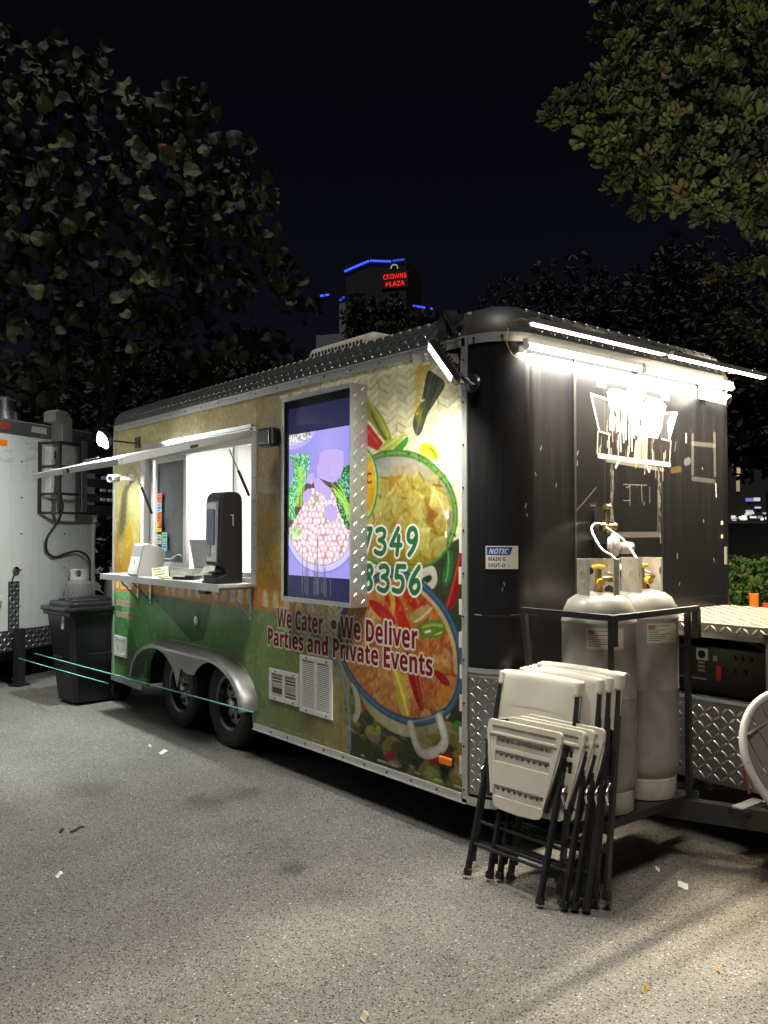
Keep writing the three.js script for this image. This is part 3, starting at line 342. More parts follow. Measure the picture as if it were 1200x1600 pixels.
  // tape marks below it
  path([[1.058,2.041], [1.047,1.628]]); st('#52514d', 0.026); path([[1.528,2.045], [1.515,1.642]]); st('#484743', 0.022); path([[1.065,1.643], [1.528,1.646]]); st('#63625d', 0.034); path([[1.041,1.621], [1.077,1.617]]); st('#9b9a94', 0.03); for (let i = 0; i < 120; i++) { const a = [1.058,2.041], b = [1.047,1.628], t = r(), s = (r() < 0.5 ? a[0] : a[0] + 0.475) + (r() - 0.5) * 0.03, y = lerp(a[1], b[1], t); path([[s, y], [s + (r() - 0.5) * 0.01, y - 0.01 - r() * 0.05]]); st(r() < 0.5 ? '#242424' : '#8d8b84', 0.004); }
  for (const a of [[[1.167,1.938], [1.399,1.942]], [[1.166,1.844], [1.229,1.846]], [[1.432,1.928], [1.43,1.835]], [[1.23,1.936], [1.229,1.816]], [[1.346,1.94], [1.352,1.841]], [[1.192,1.92], [1.23,1.929]], [[1.371,1.842], [1.371,1.819]], [[0.719,1.766], [0.908,1.91]], [[1.704,2.166], [1.719,2.227]]]) { path(a); st('rgba(190,188,180,0.55)', 0.006); }
  g.save(); g.globalAlpha = 0.5; path([[1.21,2.343], [1.339,2.392]]); g.restore();
  // the ghost of a ladder-like sign
  for (const a of [[[1.91,2.281], [1.906,2.034]], [[2.173,2.309], [2.175,2.038]], [[1.909,2.227], [2.171,2.232]], [[1.906,2.002], [2.167,1.995]]]) { path(a); st('rgba(120,118,112,0.5)', 0.03); } path([[1.836,2.284], [1.835,2.231]]); st('#d6d2c4', 0.012); path([[2.183,1.979], [2.188,1.895]]); st('rgba(220,216,204,0.8)', 0.014); path([[1.674,2.044], [1.759,2.056]]); st('rgba(170,130,50,0.35)', 0.04); path([[1.833,2.104], [1.862,2.114]]); st('rgba(140,138,132,0.5)', 0.05);
  for (const q of [[2.257,1.722], [2.255,1.633]]) { g.beginPath(); g.arc(q[0], q[1], 0.016, 0, 7); fl('#cfcabc'); }
  // chips and scratches
  for (let i = 0; i < 60; i++) { const s = FL * 0.4 + r() * (FS - FL), y = 0.6 + r() * 2; path([[s, y], [s + (r() - 0.5) * 0.012, y - r() * r() * 0.03]]); st(rgba(190, 188, 180, 0.15 + r() * 0.4), 0.0015 + r() * 0.003); }
  for (const [a, w] of [[[0.444,2.115], 0.014], [[0.392,1.973], 0.01], [[0.563,1.922], 0.012], [[0.329,1.807], 0.014], [[0.332,1.754], 0.014], [[0.75,2.107], 0.016], [[0.744,2.053], 0.014], [[2.029,1.741], 0.014], [[2.02,2.077], 0.012], [[1.722,1.526], 0.016], [[2.149,1.491], 0.016], [[1.748,1.346], 0.014], [[0.204,1.398], 0.01], [[0.197,1.371], 0.008]]) { path([a, [a[0] + (r() - 0.5) * 0.016, a[1] - 0.01 - r() * 0.02]]); st('rgba(200,197,190,0.7)', w * 0.5); }
  for (const q of [[0.973,2.516], [1.611,2.505]]) { g.fillStyle = '#e2ded2'; g.fillRect(q[0] - 0.045, q[1] - 0.03, 0.08, 0.06); } { const q = [2.302,1.505]; g.fillStyle = '#b9b5a8'; g.fillRect(q[0] - 0.02, q[1] - 0.06, 0.05, 0.12); } g.fillStyle = '#cfcbbf'; for (const q of [[0.075,2.696], [0.193,2.689]]) g.fillRect(q[0] - 0.04, q[1] - 0.012, 0.08, 0.024);
}
M.front = std('#ffffff', 0.3, 0, { map: texOf(frontCanvas) });

// ---------------------------------------------------------------- ground
{
  const cut = (lo, hi, near0, near1, step) => { const a = []; for (let x = near0; x <= near1 + 1e-6; x += step) a.push(x); for (let d = step * 1.6, x = near1; x < hi;) { x = Math.min(hi, x + d); a.push(x); d *= 1.6; } for (let d = step * 1.6, x = near0; x > lo;) { x = Math.max(lo, x - d); a.unshift(x); d *= 1.6; } return a; };
  const xs = cut(-450, 700, -4, 4, 0.06), zs = cut(-700, 300, -9, 3, 0.06), pos = [], col = [], uv = [], idx = [];
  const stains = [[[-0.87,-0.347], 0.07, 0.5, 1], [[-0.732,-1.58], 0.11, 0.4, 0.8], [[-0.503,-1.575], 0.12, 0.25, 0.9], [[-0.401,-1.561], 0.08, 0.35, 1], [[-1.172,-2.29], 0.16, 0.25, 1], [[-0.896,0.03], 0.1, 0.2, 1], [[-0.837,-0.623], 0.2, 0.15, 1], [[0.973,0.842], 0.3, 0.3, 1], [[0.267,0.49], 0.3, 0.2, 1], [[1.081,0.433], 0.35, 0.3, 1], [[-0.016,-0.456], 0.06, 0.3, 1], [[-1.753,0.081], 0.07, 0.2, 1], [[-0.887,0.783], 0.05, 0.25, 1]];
  for (const z of zs) for (const x of xs) {
    pos.push(x, 0, z); uv.push(x / 2.6 + 0.02 * Math.sin(z * 0.9), z / 2.6);
    let v = 0.99 + 0.34 * fbm(x * 0.5, z * 0.5, 1.3, 4) + 0.24 * fbm(x * 2.7, z * 2.7, 7.7, 3); let brown = 0;
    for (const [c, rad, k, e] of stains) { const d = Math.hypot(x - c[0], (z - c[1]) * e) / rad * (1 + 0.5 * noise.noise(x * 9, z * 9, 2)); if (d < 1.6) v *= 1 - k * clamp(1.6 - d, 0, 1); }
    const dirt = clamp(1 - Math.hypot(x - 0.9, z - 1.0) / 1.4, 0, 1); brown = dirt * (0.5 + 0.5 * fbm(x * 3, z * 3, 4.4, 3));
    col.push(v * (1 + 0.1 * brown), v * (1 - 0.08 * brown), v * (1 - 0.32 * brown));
  }
  const n = xs.length; for (let j = 0; j < zs.length - 1; j++) for (let i = 0; i < n - 1; i++) { const a = j * n + i; idx.push(a, a + n, a + 1, a + 1, a + n, a + n + 1); }
  const g = new THREE.BufferGeometry(); g.setAttribute('position', new THREE.Float32BufferAttribute(pos, 3)); g.setAttribute('color', new THREE.Float32BufferAttribute(col, 3)); g.setAttribute('uv', new THREE.Float32BufferAttribute(uv, 2)); g.setIndex(idx); g.computeVertexNormals();
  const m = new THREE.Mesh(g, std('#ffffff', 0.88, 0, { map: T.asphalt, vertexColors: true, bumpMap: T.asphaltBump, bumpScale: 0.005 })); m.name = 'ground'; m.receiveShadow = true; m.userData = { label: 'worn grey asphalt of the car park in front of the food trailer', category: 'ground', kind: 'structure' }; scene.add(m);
}

// ---------------------------------------------------------------- the food trailer
const trailer = thing('food_trailer', 'long food trailer with printed food pictures, open serving hatch and black front', 'trailer');
const WIN = { z0: -4.2, z1: -2.24, y0: 1.31, y1: 2.385 }; // serving opening
const ARCH = { z0: -4.12, z1: -2.24, y1: 0.69 };
{
  // long side with its openings
  const s = new THREE.Shape(); s.moveTo(-ZL, Y0); s.lineTo(ARCH.z0, Y0); s.lineTo(ARCH.z0, 0.4); s.bezierCurveTo(ARCH.z0, 0.62, -3.85, ARCH.y1, -3.6, ARCH.y1); s.lineTo(-2.72, ARCH.y1); s.bezierCurveTo(-2.5, ARCH.y1, ARCH.z1, 0.62, ARCH.z1, 0.4); s.lineTo(ARCH.z1, Y0); s.lineTo(0, Y0); s.lineTo(0, Y1); s.lineTo(-ZL, Y1); s.closePath();
  const hole = new THREE.Path(); hole.moveTo(WIN.z0, WIN.y0); hole.lineTo(WIN.z1, WIN.y0); hole.lineTo(WIN.z1, WIN.y1); hole.lineTo(WIN.z0, WIN.y1); hole.closePath(); s.holes.push(hole);
  const g = prep(sideSlab(s, 0.035, 0)), p = g.attributes.position, uv = g.attributes.uv; for (let i = 0; i < p.count; i++) uv.setXY(i, (p.getZ(i) + ZL) / ZL, (p.getY(i) - Y0) / (Y1 - Y0));
  const sp = new THREE.Mesh(g, M.side); sp.name = 'printed_side_wall'; sp.castShadow = sp.receiveShadow = true; trailer.add(sp);
  part('front_wall', frontSkin(0, FS, Y0, Y1, 0), M.front, trailer, { keepUv: true });
  part('front_joint_strip', [-0.004].map(() => { const q = [0.722,2.123]; const a = frontPoint(q[0], 0.003); return bx([a[0] - 0.007, Y0 + 0.05, a[1] - 0.004], [a[0] + 0.007, Y1 - 0.02, a[1] + 0.003]); }), std(lin(0.12, 0.12, 0.12), 0.35, 0.7), trailer);
  // far wall, rear wall, floor, inner linings: closed like the real box
  part('far_wall', bx([FW - 0.035, Y0, -ZL], [FW, Y1, 0]), M.whitePaint, trailer);
  part('rear_wall', bx([0.036, Y0, -ZL], [FW - 0.036, Y1, -ZL + 0.035]), M.whitePaint, trailer);
  part('floor', [bx([0.42, Y0 + 0.01, -ZL + 0.04], [FW - 0.04, Y0 + 0.07, -0.02]), bx([0.04, Y0 + 0.01, ARCH.z1 + 0.05], [0.419, Y0 + 0.07, -0.02]), bx([0.04, Y0 + 0.01, -ZL + 0.04], [0.419, Y0 + 0.07, ARCH.z0 - 0.05])], M.blackMatte, trailer);
  part('wheel_well', [bx([0.04, 0.80, ARCH.z0 - 0.02], [0.42, 0.83, ARCH.z1 + 0.02]), bx([0.42, Y0 + 0.02, ARCH.z0 - 0.02], [0.44, 0.83, ARCH.z1 + 0.02]), bx([0.04, Y0 + 0.02, ARCH.z0 - 0.04], [0.419, 0.83, ARCH.z0 - 0.021]), bx([0.04, Y0 + 0.02, ARCH.z1 + 0.021], [0.419, 0.83, ARCH.z1 + 0.04])], M.blackMatte, trailer);
  part('chassis', [bx([0.5, 0.16, -ZL], [0.58, 0.27, 0.2]), bx([FW - 0.58, 0.16, -ZL], [FW - 0.5, 0.27, 0.2]), ...[-2.66, -3.52].map((z) => rod([0.2, 0.33, z], [FW - 0.2, 0.33, z], 0.035))], M.blackMatte, trailer);
  part('interior_wall', [bx([1.55, 0.35, -ZL + 0.06], [1.58, 2.66, -1.2]), bx([0.04, 0.35, -ZL + 0.04], [1.55, 2.66, -ZL + 0.06]), bx([0.04, 0.35, -1.2], [1.58, 2.66, -1.17]), bx([0.04, 2.62, -ZL + 0.06], [1.55, 2.66, -1.2])], M.roomWhite, trailer);
  part('interior_lining', [bx([0.037, 0.84, -ZL + 0.06], [0.05, WIN.y0, -1.2]), bx([0.037, WIN.y1, -ZL + 0.06], [0.05, 2.62, -1.2]), bx([0.037, WIN.y0 + 0.001, WIN.z1], [0.05, WIN.y1 - 0.001, -1.2]), bx([0.037, WIN.y0 + 0.001, -ZL + 0.06], [0.05, WIN.y1 - 0.001, WIN.z0])], M.roomWhite, trailer);
  // kitchen furniture glimpsed through the hatch
  const counter = part('work_counter', [bx([1.0, 0.35, -4.6], [1.54, 1.25, -1.5], 0.01)], M.steel, trailer);
  part('shelf', bx([1.25, 1.9, -4.5], [1.54, 1.93, -2.0]), M.steel, counter);
  // roof: rounded edge all round in tread plate, a bright corner cap, a flat top
  const r0 = 0.19; const plan = []; for (let i = 0; i <= 20; i++) plan.push({ p: [0, lerp(-ZL, -0.0001, i / 20)], n: [-1, 0], k: 0 });
  for (let i = 1; i <= 12; i++) { const a = i / 12 * Math.PI / 2; plan.push({ p: [FR - FR * Math.cos(a), FR * Math.sin(a)], n: [-Math.cos(a), Math.sin(a)], k: 1 }); }
  for (let i = 1; i <= 10; i++) plan.push({ p: [FR + (FW - 2 * FR) * i / 10, FR], n: [0, 1], k: 2 });
  for (let i = 1; i <= 12; i++) { const a = i / 12 * Math.PI / 2; plan.push({ p: [FW - FR + FR * Math.sin(a), FR * Math.cos(a)], n: [Math.sin(a), Math.cos(a)], k: 3 }); }
  for (let i = 1; i <= 10; i++) plan.push({ p: [FW, -ZL * i / 10], n: [1, 0], k: 4 });
  const band = (from, to, off) => { const pos = [], nor = [], uv = [], idx = [], N = 10; let len = 0; for (let i = from; i <= to; i++) { if (i > from) len += Math.hypot(plan[i].p[0] - plan[i - 1].p[0], plan[i].p[1] - plan[i - 1].p[1]); for (let j = 0; j <= N; j++) { const a = j / N * Math.PI / 2, h = (r0 + off) * Math.sin(a), d = r0 - (r0 + off) * Math.cos(a); pos.push(plan[i].p[0] - plan[i].n[0] * d, Y1 + h, plan[i].p[1] - plan[i].n[1] * d); nor.push(plan[i].n[0] * Math.cos(a), Math.sin(a), plan[i].n[1] * Math.cos(a)); uv.push(len, j / N * r0 * 1.57); } } for (let i = 0; i < to - from; i++) for (let j = 0; j < N; j++) { const a = i * (N + 1) + j, b = a + N + 1; idx.push(a, b, a + 1, a + 1, b, b + 1); } const g = new THREE.BufferGeometry(); g.setAttribute('position', new THREE.Float32BufferAttribute(pos, 3)); g.setAttribute('normal', new THREE.Float32BufferAttribute(nor, 3)); g.setAttribute('uv', new THREE.Float32BufferAttribute(uv, 2)); g.setIndex(idx); return g; };
  const roof = part('roof', shapeGeo(), M.aluDull, trailer);
  function shapeGeo() { const sh = shapeOf(plan.map((q) => [q.p[0] - q.n[0] * r0, q.p[1] - q.n[1] * r0])); const g = new THREE.ExtrudeGeometry(sh, { depth: 0.03, bevelEnabled: false }); g.rotateX(Math.PI / 2); g.translate(0, Y1 + r0, 0); return g; }
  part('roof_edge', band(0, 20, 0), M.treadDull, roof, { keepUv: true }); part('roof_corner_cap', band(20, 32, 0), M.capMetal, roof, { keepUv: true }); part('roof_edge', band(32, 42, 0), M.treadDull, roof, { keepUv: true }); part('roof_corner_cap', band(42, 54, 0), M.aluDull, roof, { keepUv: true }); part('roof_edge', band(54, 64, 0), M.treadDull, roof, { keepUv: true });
  { const arc = (u, v) => { const a = v / r0; return [Math.cos(a), Math.sin(a), r0 - r0 * Math.cos(a), r0 * Math.sin(a)]; }; treadOn(roof, M.lozengeDim, -ZL + 0.03, -0.05, 0.02, r0 * 1.5, 0.042, (u, v) => { const [c, s, d, h] = arc(u, v); return [[d, Y1 + h, u], [-c, s, 0], [0, 0, 1]]; }); treadOn(roof, M.lozengeDim, FR, FW - FR, 0.02, r0 * 1.5, 0.052, (u, v) => { const [c, s, d, h] = arc(u, v); return [[u, Y1 + h, FR - d], [0, s, c], [1, 0, 0]]; }); }
  { const sh = new THREE.Shape(); sh.moveTo(0.002, Y1); for (let j = 0; j <= 10; j++) { const a = j / 10 * Math.PI / 2; sh.lineTo(r0 - r0 * Math.cos(a), Y1 + r0 * Math.sin(a)); } sh.lineTo(FW - r0, Y1 + r0); for (let j = 0; j <= 10; j++) { const a = j / 10 * Math.PI / 2; sh.lineTo(FW - r0 + r0 * Math.sin(a), Y1 + r0 * Math.cos(a)); } const g = slab(sh, 0.02); g.translate(0, 0, -ZL - 0.02); part('roof_end', g, M.aluDull, roof); }
  // trim
  part('roof_rail', [bx([-0.008, 2.652, -ZL], [-0.0005, 2.702, 0.0]), bx([-0.012, 2.696, -ZL], [0, 2.706, 0])], M.alu, trailer);
  part('front_roof_rail', [frontSkin(0.01, FS - 0.01, 2.655, 2.705, 0.008)].map((g) => g), M.alu, trailer);
  part('corner_trim', [bx([-0.008, 0.25, -0.042], [-0.0005, 2.70, -0.004], 0.003), bx([-0.012, 0.25, -0.012], [0.004, 2.70, 0.002], 0.003)], M.alu, trailer);
  part('rear_corner_trim', [bx([-0.008, 0.27, -ZL - 0.01], [-0.0005, 2.65, -ZL + 0.03])], M.alu, trailer);
  part('base_rail', [bx([-0.016, 0.232, -2.2], [-0.0005, 0.278, -0.044], 0.004), bx([-0.026, 0.232, -2.2], [-0.016, 0.238, 0])], M.alu, trailer); part('base_rail', bx([-0.016, 0.225, -ZL], [-0.0005, 0.285, -4.2], 0.004), M.alu, trailer); part('base_rail', frontSkin(0.0, FS, 0.232, 0.278, 0.014), M.alu, trailer);
  const dark = []; for (let y = 0.3; y < 2.65; y += 0.228) dark.push(rod([-0.009, y, -0.026], [-0.014, y, -0.026], 0.007, 0.004, 8)); for (let z = -1.95; z < -0.1; z += 0.215) dark.push(rod([-0.014, 0.256, z], [-0.022, 0.256, z], 0.009, 0.006, 8)); for (let z = -4.8; z < -0.1; z += 0.29) dark.push(rod([-0.007, 2.676, z], [-0.012, 2.676, z], 0.007, 0.005, 8));
  for (const z of [WIN.z0 - 0.04, WIN.z1 + 0.04]) for (let y = 1.38; y < 2.4; y += 0.17) dark.push(rod([-0.01, y, z], [-0.016, y, z], 0.006, 0.004, 6));
  for (const a of [0.05, 0.2]) { const p = frontPoint(a, 0.01); dark.push(rod([p[0], 2.68, p[1]], [p[0] - 0.006, 2.68, p[1] + 0.003], 0.008)); }
  part('screw', dark, M.blackPlastic, trailer, { stuff: true });
  // tread plate guard wrapped round the lower front corner, with a rolled top
  part('corner_guard', [frontSkin(0.012, 0.62, 0.29, 0.93, 0.006)].map((g) => { const q = prep(g, true), p = q.attributes.position, uv = q.attributes.uv; for (let i = 0; i < p.count; i++) { const a = Math.atan2(p.getZ(i), FR - p.getX(i)); uv.setXY(i, p.getX(i) > FR ? FL + p.getX(i) - FR : a * FR, p.getY(i)); } return q; }), M.tread, trailer, { keepUv: true });
  { const t = trailer.children[trailer.children.length - 1]; treadOn(t, M.lozenge, 0.02, 0.6, 0.3, 0.9, 0.038, (s, y) => { const a = frontPoint(s, 0.006), b = frontPoint(s, 0.1), e = frontPoint(s + 0.01, 0.006); return [[a[0], y, a[1]], [b[0] - a[0], 0, b[1] - a[1]], [e[0] - a[0], 0, e[1] - a[1]]]; }); }
  part('guard_rim', [frontSkin(0.01, 0.62, 0.925, 0.95, 0.016), frontSkin(0.01, 0.62, 0.90, 0.912, 0.010)], M.alu, trailer);
  // gas notice on the curved corner
  { const c = canvas(256, 160), g = c.getContext('2d'); g.fillStyle = '#c9c5bb'; g.fillRect(0, 0, 256, 160); g.fillStyle = '#1d3f8f'; g.beginPath(); g.moveTo(10, 8); g.lineTo(214, 8); g.lineTo(192, 64); g.lineTo(10, 64); g.fill(); g.fillStyle = '#dcdad2'; g.font = 'italic bold 48px sans-serif'; g.save(); g.translate(22, 54); g.transform(1, 0, -0.12, 1, 0, 0); g.fillText('NOTIC', 0, 0); g.restore(); g.fillStyle = '#c9c5bb'; g.beginPath(); g.moveTo(214, 6); g.lineTo(256, 6); g.lineTo(256, 68); g.lineTo(190, 68); g.fill(); g.fillStyle = '#15161a'; g.font = 'bold 38px sans-serif'; g.fillText('MAIN G', 18, 104); g.fillText('SHUT-O', 18, 148); g.font = 'bold 24px sans-serif'; g.fillText('f', 178, 148); g.fillStyle = 'rgba(90,84,70,0.15)'; for (let i = 0; i < 60; i++) g.fillRect(rnd() * 256, rnd() * 160, 1 + rnd() * 4, 1 + rnd() * 3);
    const a = [0.111,1.587], b = [0.279,1.467]; part('notice_sign', frontSkin(a[0], b[0], b[1], a[1], 0.004, 20, true), std('#ffffff', 0.45, 0, { map: texOf(c) }), trailer, { keepUv: true, label: 'small blue and white notice about the main gas shut-off' }); }
  // amber marker lamp low near the corner, a rear reflector, a small round lock, door latch plate
  { const mk = part('marker_lamp', bx([-0.022, 0.40, -0.215], [-0.001, 0.445, -0.115], 0.01), M.amber, trailer); part('lamp_base', bx([-0.006, 0.393, -0.222], [-0.0006, 0.452, -0.108]), M.blackPlastic, mk); }
  part('lock', [rod([-0.012, 0.945, -3.13], [-0.001, 0.945, -3.13], 0.035, 0.035, 20), rod([-0.018, 0.945, -3.13], [-0.012, 0.945, -3.13], 0.016, 0.016, 12)], M.steel, trailer);
  // louvred vents: frame, two banks of blades
  const vent = (z0, z1, y0, y1, rows, torn) => { const s = shapeOf([[z0, y0], [z1, y0], [z1, y1], [z0, y1]]), b = 0.028, zm = (z0 + z1) / 2; for (const [a, c] of [[z0 + b, zm - 0.011], [zm + 0.011, z1 - b]]) { const h = new THREE.Path(); h.moveTo(a, y0 + b); h.lineTo(c, y0 + b); h.lineTo(c, y1 - b); h.lineTo(a, y1 - b); h.closePath(); s.holes.push(h); }
    const v = part('vent', sideSlab(s, 0.012, -0.014, 0.002), M.whitePlastic, trailer); const bl = []; for (let i = 0; i < rows; i++) { const y = y0 + b + (y1 - y0 - 2 * b) * (i + 0.5) / rows; for (const [a, c] of [[z0 + b, zm - 0.011], [zm + 0.011, z1 - b]]) { if (torn && rnd() < 0.25) continue; bl.push(bar([-0.007, y, a], [-0.007, y, c], 0.0016, (y1 - y0) / rows * 0.62, [0.75, 0.75, 0])); } }
    part('louvre_blades', bl, torn ? std(lin(0.5, 0.45, 0.36), 0.6) : M.whitePlastic, v, { stuff: true }); part('vent_recess', bx([-0.0035, y0 + 0.02, z0 + 0.02], [-0.001, y1 - 0.02, z1 - 0.02]), torn ? std(lin(0.12, 0.09, 0.06), 0.9) : M.blackMatte, v);
    part('vent_screws', [[z0 + 0.08, y1 - 0.014], [z1 - 0.06, y1 - 0.014], [z0 + 0.08, y0 + 0.014], [z1 - 0.06, y0 + 0.014]].map(([z, y]) => rod([-0.014, y, z], [-0.017, y, z], 0.008, 0.006, 8)), M.blackPlastic, v, { stuff: true }); return v; };
  vent(-1.985, -1.612, 0.485, 0.70, 16, true); vent(-1.592, -1.222, 0.462, 0.838, 25, false); vent(-4.86, -4.56, 0.475, 0.665, 12, false);
  // wheels
  const wheel = new THREE.Group(); wheel.name = 'wheel';
  { const R = 0.345, prof = [[0.21, -0.1], [0.225, -0.105], [0.30, -0.108], [0.33, -0.098], [0.343, -0.075], [R, -0.03], [R, 0.03], [0.343, 0.075], [0.33, 0.098], [0.30, 0.108], [0.225, 0.105], [0.21, 0.1]]; const tyre = lathe(prof, 48).rotateX(0).rotateZ(Math.PI / 2); part('tyre', [tyre, ...[...Array(2)].map((_, k) => { const g = new THREE.TorusGeometry(0.285 + k * 0.03, 0.0035, 4, 48); g.rotateY(Math.PI / 2); return g.translate(-0.108, 0, 0); })], M.rubber, wheel);
    const disc = new THREE.Shape(); disc.absarc(0, 0, 0.165, 0, Math.PI * 2); for (let i = 0; i < 8; i++) { const a = i / 8 * Math.PI * 2, h = new THREE.Path(), c = Math.cos(a), s = Math.sin(a); const q = (u, v) => [c * u - s * v, s * u + c * v]; h.moveTo(...q(0.085, 0)); h.lineTo(...q(0.13, 0.034)); h.quadraticCurveTo(...q(0.147, 0), ...q(0.13, -0.034)); h.closePath(); disc.holes.push(h); } { const h = new THREE.Path(); h.absarc(0, 0, 0.035, 0, Math.PI * 2); disc.holes.push(h); }
    const dg = slab(disc, 0.012, 0.003); dg.rotateY(-Math.PI / 2); dg.translate(-0.035, 0, 0); const rim = lathe([[0.165, -0.02], [0.17, 0.03], [0.185, 0.075], [0.188, 0.09], [0.205, 0.096], [0.222, 0.104], [0.222, 0.098], [0.2, 0.088], [0.18, 0.03], [0.165, -0.02]], 48); rim.rotateZ(Math.PI / 2);
    part('rim', [dg, rim, lathe([[0, 0.02], [0.17, 0.02], [0.17, 0], [0, 0]], 32).rotateZ(Math.PI / 2).translate(0.06, 0, 0)], M.rimPaint, wheel); part('hub_cap', [lathe([[0.036, 0], [0.036, 0.05], [0.028, 0.062], [0, 0.066]], 24).rotateZ(Math.PI / 2).translate(-0.02, 0, 0), ...[...Array(5)].map((_, i) => { const a = i / 5 * Math.PI * 2 + 0.3; return rod([-0.035, 0.06 * Math.cos(a), 0.06 * Math.sin(a)], [-0.062, 0.06 * Math.cos(a), 0.06 * Math.sin(a)], 0.01, 0.008, 6); })], M.steel, wheel); }
  for (const [z, a] of [[-2.66, 0.2], [-3.52, 0.9]]) { const w = wheel.clone(); w.position.set(0.135, 0.343, z); w.rotation.x = a; trailer.add(w); const v = wheel.clone(); v.position.set(FW - 0.135, 0.343, z); v.rotation.set(a, Math.PI, 0); trailer.add(v); }
  // fender: rolled top and a skirt that dips between the wheels
  { const o = [], N = 18, z0 = -4.2, z1 = -2.17, yt = 0.715; const pt = (t) => { // outer line, rear foot to front foot
      if (t < 0.3) { const a = Math.PI - t / 0.3 * Math.PI / 2; return [z0 + 0.56 + 0.56 * Math.cos(a), 0.37 + (yt - 0.37) * Math.sin(a)]; } if (t > 0.7) { const a = Math.PI / 2 - (t - 0.7) / 0.3 * Math.PI / 2; return [z1 - 0.56 + 0.56 * Math.cos(a), 0.37 + (yt - 0.37) * Math.sin(a)]; } return [lerp(z0 + 0.56, z1 - 0.56, (t - 0.3) / 0.4), yt]; };
    for (let i = 0; i <= 60; i++) o.push(pt(i / 60));
    // top strip swept from the wall outwards with a rolled edge
    const cs = [[0.004, 0.022], [-0.03, 0.014], [-0.08, 0.004], [-0.11, -0.006], [-0.125, -0.02], [-0.13, -0.04], [-0.127, -0.043], [-0.118, -0.02], [-0.1, -0.008], [-0.02, 0.0], [0.004, 0.008]]; const pos = [], idx = []; o.forEach((p, i) => { const a = o[Math.max(0, i - 1)], b = o[Math.min(60, i + 1)], L = Math.hypot(b[0] - a[0], b[1] - a[1]), nz = -(b[1] - a[1]) / L, ny = (b[0] - a[0]) / L; for (const [x, h] of cs) pos.push(x - 0.002, p[1] + ny * h, p[0] + nz * h); }); const k = cs.length; for (let i = 0; i < 60; i++) for (let j = 0; j < k - 1; j++) { const a = i * k + j, b = a + k; idx.push(a, b, a + 1, a + 1, b, b + 1); } const g = new THREE.BufferGeometry(); g.setAttribute('position', new THREE.Float32BufferAttribute(pos, 3)); g.setIndex(idx); g.computeVertexNormals();
    const f = part('fender', g, M.aluDull, trailer);
    const s = new THREE.Shape(); s.moveTo(...pt(0.02)); for (let i = 2; i <= 58; i++) { const p = pt(i / 60); s.lineTo(p[0], p[1] - 0.012); } s.lineTo(z1 - 0.012, 0.37); const arc = (zc, zs, ze, hw) => { for (let i = 0; i <= N; i++) { const z = lerp(zs, ze, i / N), d = (z - zc) / hw; s.lineTo(z, 0.36 + 0.315 * Math.sqrt(Math.max(0, 1 - d * d))); } };
    arc(-2.6, -2.205, -2.93, 0.40); s.quadraticCurveTo(-2.985, 0.535, -3.04, 0.535); s.quadraticCurveTo(-3.1, 0.535, -3.16, 0.575); arc(-3.69, -3.225, -4.145, 0.47); s.lineTo(z0 + 0.012, 0.37); s.closePath(); part('fender_skirt', sideSlab(s, 0.004, -0.128), M.aluDull, f); part('fender_flange', o.slice(8, 53).map((p, i, a) => i ? bar([-0.003, a[i - 1][1] + 0.03, a[i - 1][0]], [-0.003, p[1] + 0.03, p[0]], 0.026, 0.004) : null).filter(Boolean), M.alu, f); }
  // serving hatch frame, sliding pane, stickers, jambs
  const fr = part('hatch_frame', [bx([-0.012, WIN.y0 - 0.05, WIN.z0 - 0.06], [0.0, WIN.y1 + 0.05, WIN.z0], 0.003), bx([-0.012, WIN.y0 - 0.05, WIN.z1], [0.0, WIN.y1 + 0.05, WIN.z1 + 0.06], 0.003), bx([-0.014, WIN.y1, WIN.z0], [-0.001, WIN.y1 + 0.055, WIN.z1], 0.003), bx([-0.013, WIN.y0 - 0.05, WIN.z0], [-0.001, WIN.y0, WIN.z1]), bx([-0.01, WIN.y0, WIN.z0], [0.12, WIN.y1, WIN.z0 + 0.012]), bx([-0.01, WIN.y0, WIN.z1 - 0.012], [0.12, WIN.y1, WIN.z1]), bx([-0.0095, WIN.y1 - 0.012, WIN.z0 + 0.0125], [0.12, WIN.y1, WIN.z1 - 0.0125]), bx([-0.0095, WIN.y0, WIN.z0 + 0.0125], [0.12, WIN.y0 + 0.012, WIN.z1 - 0.0125])], std(lin(0.62, 0.62, 0.6), 0.4, 0.3), trailer);
  part('sliding_window_track', [bx([0.03, WIN.y0 + 0.013, WIN.z0 + 0.014], [0.10, WIN.y0 + 0.05, WIN.z1 - 0.014]), bx([0.035, WIN.y1 - 0.06, WIN.z0 + 0.014], [0.1, WIN.y1 - 0.013, WIN.z1 - 0.014]), bx([0.05, WIN.y0 + 0.05, WIN.z0 + 0.014], [0.09, WIN.y1 - 0.06, WIN.z0 + 0.07])], M.alu, fr);
  const sash = part('sash', [[-4.08, -4.03], [-3.5, -3.45]].map(([a, b]) => bx([0.05, WIN.y0 + 0.051, a], [0.085, WIN.y1 - 0.061, b])).concat([bx([0.05, WIN.y0 + 0.051, -4.03], [0.085, WIN.y0 + 0.09, -3.5]), bx([0.05, WIN.y1 - 0.1, -4.03], [0.085, WIN.y1 - 0.061, -3.5])]), M.alu, trailer); part('mullion', bx([0.07, WIN.y0 + 0.051, -2.68], [0.1, WIN.y1 - 0.061, -2.645]), M.alu, trailer);
  part('pane', bx([0.064, WIN.y0 + 0.09, -4.03], [0.069, WIN.y1 - 0.1, -3.5]), new THREE.MeshPhysicalMaterial({ color: lin(0.05, 0.055, 0.06), roughness: 0.12, transmission: 0, bumpMap: rep(T.mottle, 14, 14), bumpScale: 0.002 }), sash);
